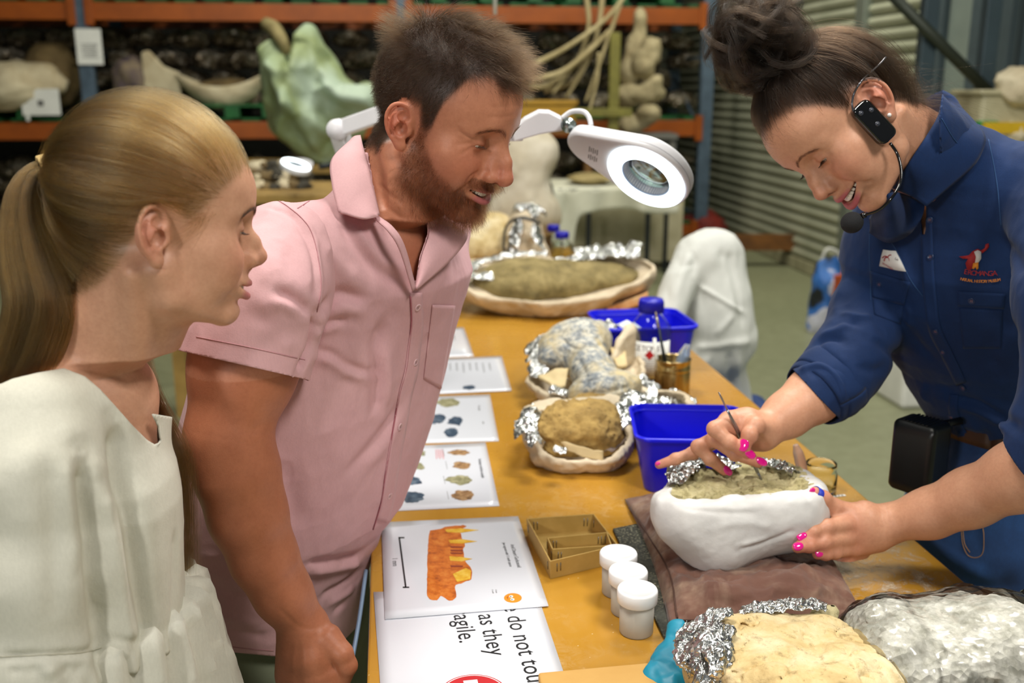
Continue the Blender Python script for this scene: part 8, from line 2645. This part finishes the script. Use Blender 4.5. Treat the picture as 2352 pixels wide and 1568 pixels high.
# ---- navy work shirt
m_navy = cloth_mat('navy_drill', '#103060', '#0b244c', sc=7, fine=.22, rough=.8)
m_navythread = M('navy_thread', '#2a5080', .8)
V, F = mesh_sdf(wshirt_f, [.30, .98, .86], [1.04, 1.86, 1.60], .0030, 1)
V = wrinkle(V, F, .0016, 31, (15, 15, 10))
S0 = Surf(V, F)
V = creases(V, F, S0, [([(1858, 800), (1905, 775), (1950, 790)], -.006, .007), ([(1866, 770), (1920, 760), (1960, 730)], .005, .008), ([(1835, 838), (1880, 822), (1930, 850), (1945, 880)], -.006, .006), ([(1830, 850), (1890, 838), (1925, 870), (1940, 930)], .005, .006), ([(1880, 800), (1920, 830), (1960, 880)], -.005, .006), ([(1930, 720), (1985, 728), (2005, 715)], .005, .006), ([(1925, 740), (1985, 745)], -.004, .006), ([(1940, 640), (1925, 690), (1922, 730)], .004, .010), ([(1960, 830), (2000, 850), (2050, 845)], -.004, .008),
     ([(2073, 835), (2040, 800), (2000, 770)], -.007, .009), ([(2073, 820), (2020, 750), (1985, 690)], -.003, .010), ([(2090, 745), (2110, 790), (2160, 840)], -.004, .010), ([(2100, 700), (2140, 740), (2200, 800)], .003, .012), ([(2260, 700), (2310, 740), (2350, 780)], -.004, .012), ([(2310, 560), (2340, 600), (2352, 640)], -.005, .010), ([(2300, 760), (2270, 810), (2300, 860)], -.004, .010),
     ([(2183, 913), (2240, 925), (2300, 960), (2352, 990)], -.007, .008), ([(2190, 930), (2250, 945), (2320, 985)], .005, .008), ([(2186, 980), (2240, 1000), (2310, 1000)], -.006, .007), ([(2130, 880), (2118, 905), (2140, 930)], .004, .006), ([(2140, 880), (2180, 890), (2230, 880)], -.004, .008), ([(2000, 540), (2010, 600), (1998, 660)], .003, .010), ([(2060, 560), (2080, 620), (2100, 680)], .006, .008), ([(2046, 700), (2090, 740), (2105, 760)], .004, .007), ([(2080, 690), (2092, 730), (2088, 752)], .003, .005), ([(2200, 640), (2240, 720), (2250, 820)], -.003, .014)])
cuff_a = w_upR[-1][0]; cuff_d = w_upR[-1][0] - w_upR[-2][0]; cuff_d /= np.linalg.norm(cuff_d)
cuffpl = plane_of(at(1823, 850, 1.40), at(1923, 956, 1.40), c0, at(1960, 850, 1.44))
def wcuff(V):
    near = np.linalg.norm(V - cuff_a, axis=1) < .12
    return np.where(near, cuffpl(V), -1)
def wcuffL(V):
    d = (w_upL[-1][0] - w_upL[-2][0]); d /= np.linalg.norm(d)
    near = np.linalg.norm(V - w_upL[-1][0], axis=1) < .13
    return np.where(near, (V - (w_upL[-1][0] - d * .012)) @ d, -1)
w_open = [(1990, 380), (1996, 512), (2016, 488), (2048, 440), (2062, 452), (2106, 470), (2113, 500), (2119, 562), (2127, 520), (2127, 473), (2165, 430), (2160, 268), (2168, 205), (2100, 60), (1900, 60)]
def wneck(V):
    g = -poly_sd(proj(V), w_open) * 6e-4
    return np.maximum(np.where(V[:, 1] < 1.50, g, -1), V[:, 2] - at(2175, 215, 1.5)[2])
hemw = np.array([(2000, 1000), (2150, 965), (2179, 990), (2205, 1009), (2259, 1014), (2320, 1006), (2400, 1000), (2700, 990)], float)
def whem(V):
    p = proj(V)
    t = chain(V, [q for q, r in w_upL], [r for q, r in w_upL]) < .02
    t2 = chain(V, [q for q, r in w_upR], [r for q, r in w_upR]) < .02
    return np.where(t | t2, -1, (p[:, 1] - np.interp(p[:, 0], hemw[:, 0], hemw[:, 1])) * 6e-4)
V, F = trim(V, F, [whem, wcuff, wcuffL, wneck])
ws = mesh_np('work_shirt', V, F, m_navy, wom)
mod(ws, 'SOLIDIFY', thickness=.0018, offset=-1)
SWs = Surf(V, F)
# rolled cuff
for kk, (e0, e1, rr) in enumerate(((-.004, -.034, 1.075), (-.016, -.050, 1.10))):
    rows = []
    for t in np.linspace(0, 1, 7):
        s = e0 + (e1 - e0) * t
        c = cuff_a + cuff_d * s; r = .0465 * rr + (.0035 * (s / -.03)) + .0022 * math.sin(math.pi * t)
        Rf = frame_from(cuff_d)
        a = np.linspace(0, 2 * math.pi, 61)
        wob = 1 + .02 * np.sin(a * 3 + kk * 2) + .012 * np.sin(a * 7 + t * 3)
        rows.append(c + (np.cos(a) * r * wob)[:, None] * Rf[:, 0] + (np.sin(a) * r * wob)[:, None] * Rf[:, 1])
    sheet('rolled_cuff', np.array(rows), .002, m_navy, ws)
# collar
n_top = ahead([at(2165, 207, 1.47), at(2160, 240, 1.455), at(2152, 270, 1.43), at(2128, 312, 1.40), at(2104, 348, 1.385), at(2073, 397, 1.375), at(2051, 431, 1.372)], Sw0, .006)
n_out = ahead([at(2205, 245, 1.47), at(2240, 282, 1.44), at(2262, 315, 1.41), at(2252, 355, 1.375), at(2225, 392, 1.36), at(2160, 447, 1.345), at(2127, 474, 1.345)], SWs, .012)
collar('collar', n_top, n_out, 44, 14, .008, ws, m_navy)
bk = [at(2166, 207, 1.475), at(2150, 214, 1.51), at(2128, 226, 1.535), at(2108, 240, 1.55)]
bk2 = [at(2185, 300, 1.47), at(2160, 305, 1.51), at(2135, 310, 1.54), at(2118, 312, 1.555)]
collar('collar_back', bk, bk2, 20, 8, .0, ws, m_navy)
f_top = ahead([at(1998, 500, 1.43), at(2040, 446, 1.41), at(2080, 448, 1.40), at(2124, 470, 1.385)], Sw0, .004)
f_out = ahead([at(1998, 535, 1.42), at(2040, 556, 1.39), at(2085, 540, 1.385), at(2114, 506, 1.38)], SWs, .006)
collar('collar', f_top, f_out, 20, 8, .003, ws, m_navy)
ribbon('placket', SWs, [(2128, 500), (2130, 560), (2132, 620), (2138, 690), (2148, 755), (2172, 805), (2192, 845), (2208, 880)], [13, 14, 14, 12], .0012, .0014, m_navy, ws, 50, 5)
ribbon('placket', SWs, [(2192, 905), (2190, 940), (2200, 975), (2212, 998)], [10, 11], .0012, .0014, m_navy, ws, 16, 5)
mb = M('navy_button', '#16305a', .3)
for px, py in ((2137, 504), (2138, 590), (2150, 760), (2166, 808), (2213, 890), (2186, 957), (2021, 652), (2232, 690)): button(SWs, px, py, .0050, mb, ws)
sheet('pocket_flap', SWs.patch([(1999, 622), (2091, 648), (2078, 700), (2004, 682)], 12, 8, .0012), .0012, m_navy, ws)
sheet('pocket', SWs.patch([(2004, 684), (2076, 702), (2068, 745), (2008, 722)], 10, 8, .0006), .0008, m_navy, ws)
sheet('pocket_flap', SWs.patch([(2200, 668), (2310, 674), (2306, 708), (2200, 702)], 12, 6, .0012), .0012, m_navy, ws)
sheet('pocket', SWs.patch([(2202, 706), (2304, 712), (2300, 800), (2212, 800)], 12, 12, .0006), .0008, m_navy, ws)
for pts in ([(1998, 528), (1997, 580), (1999, 624), (2000, 690)], [(2018, 512), (2040, 545), (2062, 580), (2090, 640), (2120, 680)], [(2000, 626), (2046, 638), (2090, 650)], [(2160, 268), (2200, 330), (2250, 352)], [(2270, 320), (2290, 420), (2300, 520)], [(2060, 436), (2126, 466), (2160, 440), (2224, 386)]):
    stitch(SWs, pts, m_navythread, ws, .0006, 30)
# ---- badge and embroidery, laid on the cloth
def on_shirt(poly, off, mat, name, parent, n_=0):
    P = []
    for x, y in poly:
        h, n_v = SWs.hit(x, y, off)
        if h is not None: P.append(h)
    P = np.array(P); c = P.mean(0); k = len(P)
    V = np.concatenate([P, [c + (c0 - c) / np.linalg.norm(c0 - c) * .0004]])
    o = mesh_np(name, V, [(i, (i + 1) % k, k) for i in range(k)], mat, parent)
    mod(o, 'SOLIDIFY', thickness=.0008, offset=0); return o
bd = on_shirt([(2031, 573), (2045, 575), (2060, 577), (2071, 600), (2081, 624), (2060, 620), (2040, 615), (2022, 611), (2026, 590)], .0022, m_paper, 'name_badge', ws)
m_emr = M('embroidery_red', '#a01c20', .7); m_emo = M('embroidery_orange', '#e8902a', .7); m_emw = M('embroidery_white', '#d9d4cf', .7)
bh, bn = SWs.hit(2040, 590, .0040)
Rb = frame_from(bn); rd = at(2060, 600, bh[1]) - at(2030, 592, bh[1]); rd -= bn * (rd @ bn); rd /= np.linalg.norm(rd); Rb = np.stack([rd, np.cross(bn, rd), bn], 1)
text_obj('lettering', 'EROMANGA', .0038, m_emr, bd, Rb, SWs.hit(2029, 606, .0034)[0])
text_obj('lettering', 'Lin', .0052, m_black, bd, Rb, SWs.hit(2060, 594, .0034)[0])
tube('badge_emblem', [SWs.hit(x, y, .0036)[0] for x, y in ((2030, 592), (2036, 588), (2042, 590), (2046, 586), (2052, 585))], .0009, m_emr, bd, seg=6, n=14)
tube('badge_emblem', [SWs.hit(x, y, .0036)[0] for x, y in ((2034, 600), (2037, 592), (2044, 592), (2047, 600))], .0009, m_emr, bd, seg=6, n=14)
lg = lambda poly, m_, nm, off=.0016: on_shirt(poly, off, m_, nm, ws)
lg([(2203, 589), (2215, 588), (2226, 586), (2234, 577), (2246, 571), (2254, 575), (2252, 590), (2242, 600), (2238, 616), (2222, 620), (2218, 604), (2224, 594), (2212, 594)], m_emr, 'embroidered_emblem')
lg([(2252, 576), (2262, 570), (2264, 560), (2271, 558), (2272, 566), (2266, 574), (2256, 582)], m_emr, 'embroidered_emblem')
lg([(2238, 578), (2246, 574), (2254, 578), (2254, 594), (2246, 606), (2240, 604), (2242, 590)], m_emw, 'embroidered_emblem', .0022)
lg([(2236, 604), (2248, 602), (2248, 616), (2244, 620), (2242, 610), (2238, 618), (2234, 616)], m_emo, 'embroidered_emblem', .0024)
def arc_text(s, x0, y0, x1, y1, sag, size, mat, sp=1.0):
    for i, ch in enumerate(s):
        t = (i + .5) / len(s); x = x0 + (x1 - x0) * t; y = y0 + (y1 - y0) * t + sag * (1 - (2 * t - 1) ** 2)
        h, n_v = SWs.hit(x, y, .0016)
        if h is None or ch == ' ': continue
        h2, _ = SWs.hit(x + 4, y + (y1 - y0) / (x1 - x0) * 4 - sag * 4 * (2 * t - 1) * 8 / (x1 - x0) * .5, .0016)
        r = h2 - h; r -= n_v * (r @ n_v); r /= np.linalg.norm(r)
        text_obj('lettering', ch, size, mat, ws, np.stack([r, np.cross(n_v, r), n_v], 1), h, 'CENTER', .0004)
arc_text('EROMANGA', 2213, 628, 2290, 632, 3, .0098, m_emr)
arc_text('NATURAL HISTORY MUSEUM', 2207, 643, 2297, 645, 5, .0056, m_emo)

# ---- jeans, belt, shoes
m_denim = NT('blue_denim')
c_ = m_denim.ramp(m_denim.noise(6, 5, .6), [(.3, '#12305c'), (.5, '#1c467c'), (.75, '#2a5a94')])
c_ = m_denim.mix(.3, c_, m_denim.ramp(m_denim.noise(500, 2, .6, 0, (1, 1, .3)), [(.3, (.45, .45, .5)), (.65, (1, 1, 1))]), 'MULTIPLY')
m_denim.set(Base_Color=c_, Roughness=.85, Sheen_Weight=.15); m_denim.bump(m_denim.noise(600, 2), .3, .0006); m_denim = m_denim.m
hipw = np.array([jc[0][0], jc[0][1], 0])
def jean_f(P):
    d = loft_sdf(P, jz, jc, ja, WF, WL, 1.42, .015, 2.1)
    for s in (-1, 1):
        h = hipw + WL * s * .085
        d = smin(d, chain(P, [h + UP * .80, h + UP * .45, h + UP * .08], [.095, .070, .060], .03), .04)
    return d
V, F = mesh_sdf(jean_f, [.40, 1.12, .04], [1.2, 1.95, 1.06], .006, 1)
V = wrinkle(V, F, .0022, 41, (14, 14, 9)); S0 = Surf(V, F)
V = creases(V, F, S0, [([(2160, 1000), (2150, 1060), (2160, 1110)], -.004, .008), ([(2130, 1240), (2200, 1290), (2280, 1330)], .004, .010), ([(2200, 1340), (2280, 1350), (2350, 1330)], -.004, .010)])
jn = mesh_np('jeans', V, F, m_denim, wom); SJ = Surf(V, F)
m_jt = M('jean_thread', '#b98a4a', .8)
for pts in ([(2208, 1215), (2212, 1250), (2224, 1275), (2244, 1280), (2258, 1268), (2260, 1230), (2256, 1200)], [(2212, 1215), (2216, 1248), (2228, 1268)]): stitch(SJ, pts, m_jt, jn, .0005, 30)
zb_ = at(2230, 1034, 1.38)[2]
rows = []
for dz in np.linspace(-.019, .019, 5):
    z = zb_ + dz; c = np.array([np.interp(z, jz, jc[:, 0]), np.interp(z, jz, jc[:, 1]), z]); a_ = np.interp(z, jz, ja) + .006
    th = np.linspace(0, 2 * math.pi, 80)
    rows.append(c + (np.cos(th) * a_)[:, None] * WF + (np.sin(th) * a_ * 1.42)[:, None] * WL)
sheet('belt', np.array(rows), .004, M('brown_belt', '#4a2d1c', .55, color2='#38210f', bump=(200, .3, .001)), wom)
fr_c = rows[2][4]; nrm_ = fr_c - np.array([np.interp(zb_, jz, jc[:, 0]), np.interp(zb_, jz, jc[:, 1]), zb_]); nrm_ /= np.linalg.norm(nrm_)
Rk = frame_from(nrm_)
q = fr_c + nrm_ * .004
loop = [np.array([x, y, 0]) for x, y in ((-.024, -.024), (.024, -.024), (.024, .024), (-.024, .024), (-.024, -.024))]
tube('belt_buckle', [q + Rk @ v for v in loop], .0028, M('brass', '#c9a24a', .3, metal=.9), wom, seg=8)
for s in (-1, 1):
    c = hipw + WL * s * .085 + WF * .05 + UP * .045
    V, F = mesh_sdf(lambda P: smax(smin(rc(P, c - WF * .06, c + WF * .12 - UP * .008, .042, .034), rc(P, c - WF * .05, c - WF * .05 + UP * .05, .042, .05), .03), .002 - P[:, 2], .004), c - [.25, .25, .06], c + [.25, .25, .15], .007, 0)
    mesh_np('shoe', V, F, M('brown_leather', '#4a3322', .5), wom)

# ---- headset with the microphone, waist speaker
m_gloss = NT('gloss_black'); m_gloss.set(Base_Color='#08080a', Roughness=.12, Coat_Weight=.6); m_gloss = m_gloss.m
m_foam = M('black_foam', '#0c0d10', .9, color2='#17181c', bump=(500, .6, .0008))
cH, nH = Sw0.hit(1992, 288)
hs = thing('headset', cH, 'black wireless headset with a foam tipped boom microphone on the woman\'s cheek', 'headset')
vC = (np.array([0, 0, CAM_Z]) - cH); vC /= np.linalg.norm(vC)
nn = nH * .5 + vC * .6; nn /= np.linalg.norm(nn)
ctr = at(2006, 281, cH[1] - .012)
axl = at(2042, 322, ctr[1]) - at(1975, 242, ctr[1]); axl -= nn * (axl @ nn); axl /= np.linalg.norm(axl)
sd_ = np.cross(nn, axl); Rh = np.stack([sd_, axl, nn], 1)
V, F = mesh_sdf(lambda P: smax(rbox(P, ctr, (.0150, .0315, .0075), .007, Rh), rbox(P, ctr, (.0150, .0315, .02), .012, Rh), .003), ctr - .05, ctr + .05, .0014, 1)
cs_ = mesh_np('transmitter_case', V, F, m_gloss, hs)
for u, v in ((-.006, -.020), (.006, -.014), (0, .004)):
    lathe('control_button', [(0, 0), (.0032, 0), (.0030, .0008), (0, .0010)], ctr + Rh @ np.array([u, v, .0074]), M('smoke_button', '#3a3d48', .25), cs_, 18, Rh)
bp = ahead([at(2044, 328, ctr[1]), at(2060, 352, ctr[1] - .004), at(2069, 385, ctr[1] - .012), at(2068, 418, ctr[1] - .020), at(2050, 452, ctr[1] - .026), at(2020, 481, ctr[1] - .02), at(1985, 494, ctr[1] - .01)], Sw0, .004)
bp = ahead(bp, SWs, .006)
tube('boom', bp, .0020, m_gloss, hs, n=40, seg=8)
fo = bp[-1] + (bp[-1] - bp[-2]) / np.linalg.norm(bp[-1] - bp[-2]) * .012
V, F = lathe_vf([(max(.0138 * math.sin(q), 1e-5), -.0145 * math.cos(q)) for q in np.linspace(0, math.pi, 17)], 32, at(1957, 511, fo[1]), R=frame_from(bp[-1] - bp[-2]))
mesh_np('foam_windshield', V, F, m_foam, hs)
tube('boom_collar', [bp[-1] + (bp[-2] - bp[-1]) * .1, bp[-1] + (bp[-1] - bp[-2]) * .2], .0038, m_gloss, hs, seg=12)
wl = ahead([at(1962, 262, cH[1] - .004), at(1957, 240, cH[1]), at(1962, 214, cH[1] + .004), at(1976, 190, cH[1] + .01), at(1995, 170, cH[1] + .015), at(2020, 148, cH[1] + .02), at(2034, 132, cH[1] + .03)], Sw0, .009)
tube('ear_hook', wl, .0014, M('hook_wire', '#6a6a70', .25, metal=.8), hs, n=30, seg=8)
cS = at(2112, 1046, 1.40)
sp_ = thing('waist_speaker', cS, 'black waist speaker box hanging at the woman\'s belt', 'speaker')
Rs = rotz(math.radians(38))
V, F = mesh_sdf(lambda P: smax(rbox(P, cS, (.028, .034, .056), .010, Rs), np.abs((P - cS) @ Rs[:, 0]) * .85 + np.abs((P - cS) @ UP) * .5 - .046, .004), cS - .09, cS + .09, .0024, 1)
o = mesh_np('speaker_case', V, F, M('satin_black', '#0d1012', .35, color2='#15191b', bump=(300, .2, .0006)), sp_)
V, F = join_vf([box_vf((.044, .003, .0012), cS + Rs @ np.array([0, -.018 + .006 * k, .0562]), Rs) for k in range(7)]); mesh_np('top_ridges', V, F, M('satin_black', '#0d1012'), sp_, smooth=False)
tube('belt_clip', [cS + np.array([.03, .02, .04]), cS + np.array([.07, .03, .045])], .006, M('satin_black', '#0d1012'), sp_, seg=8)
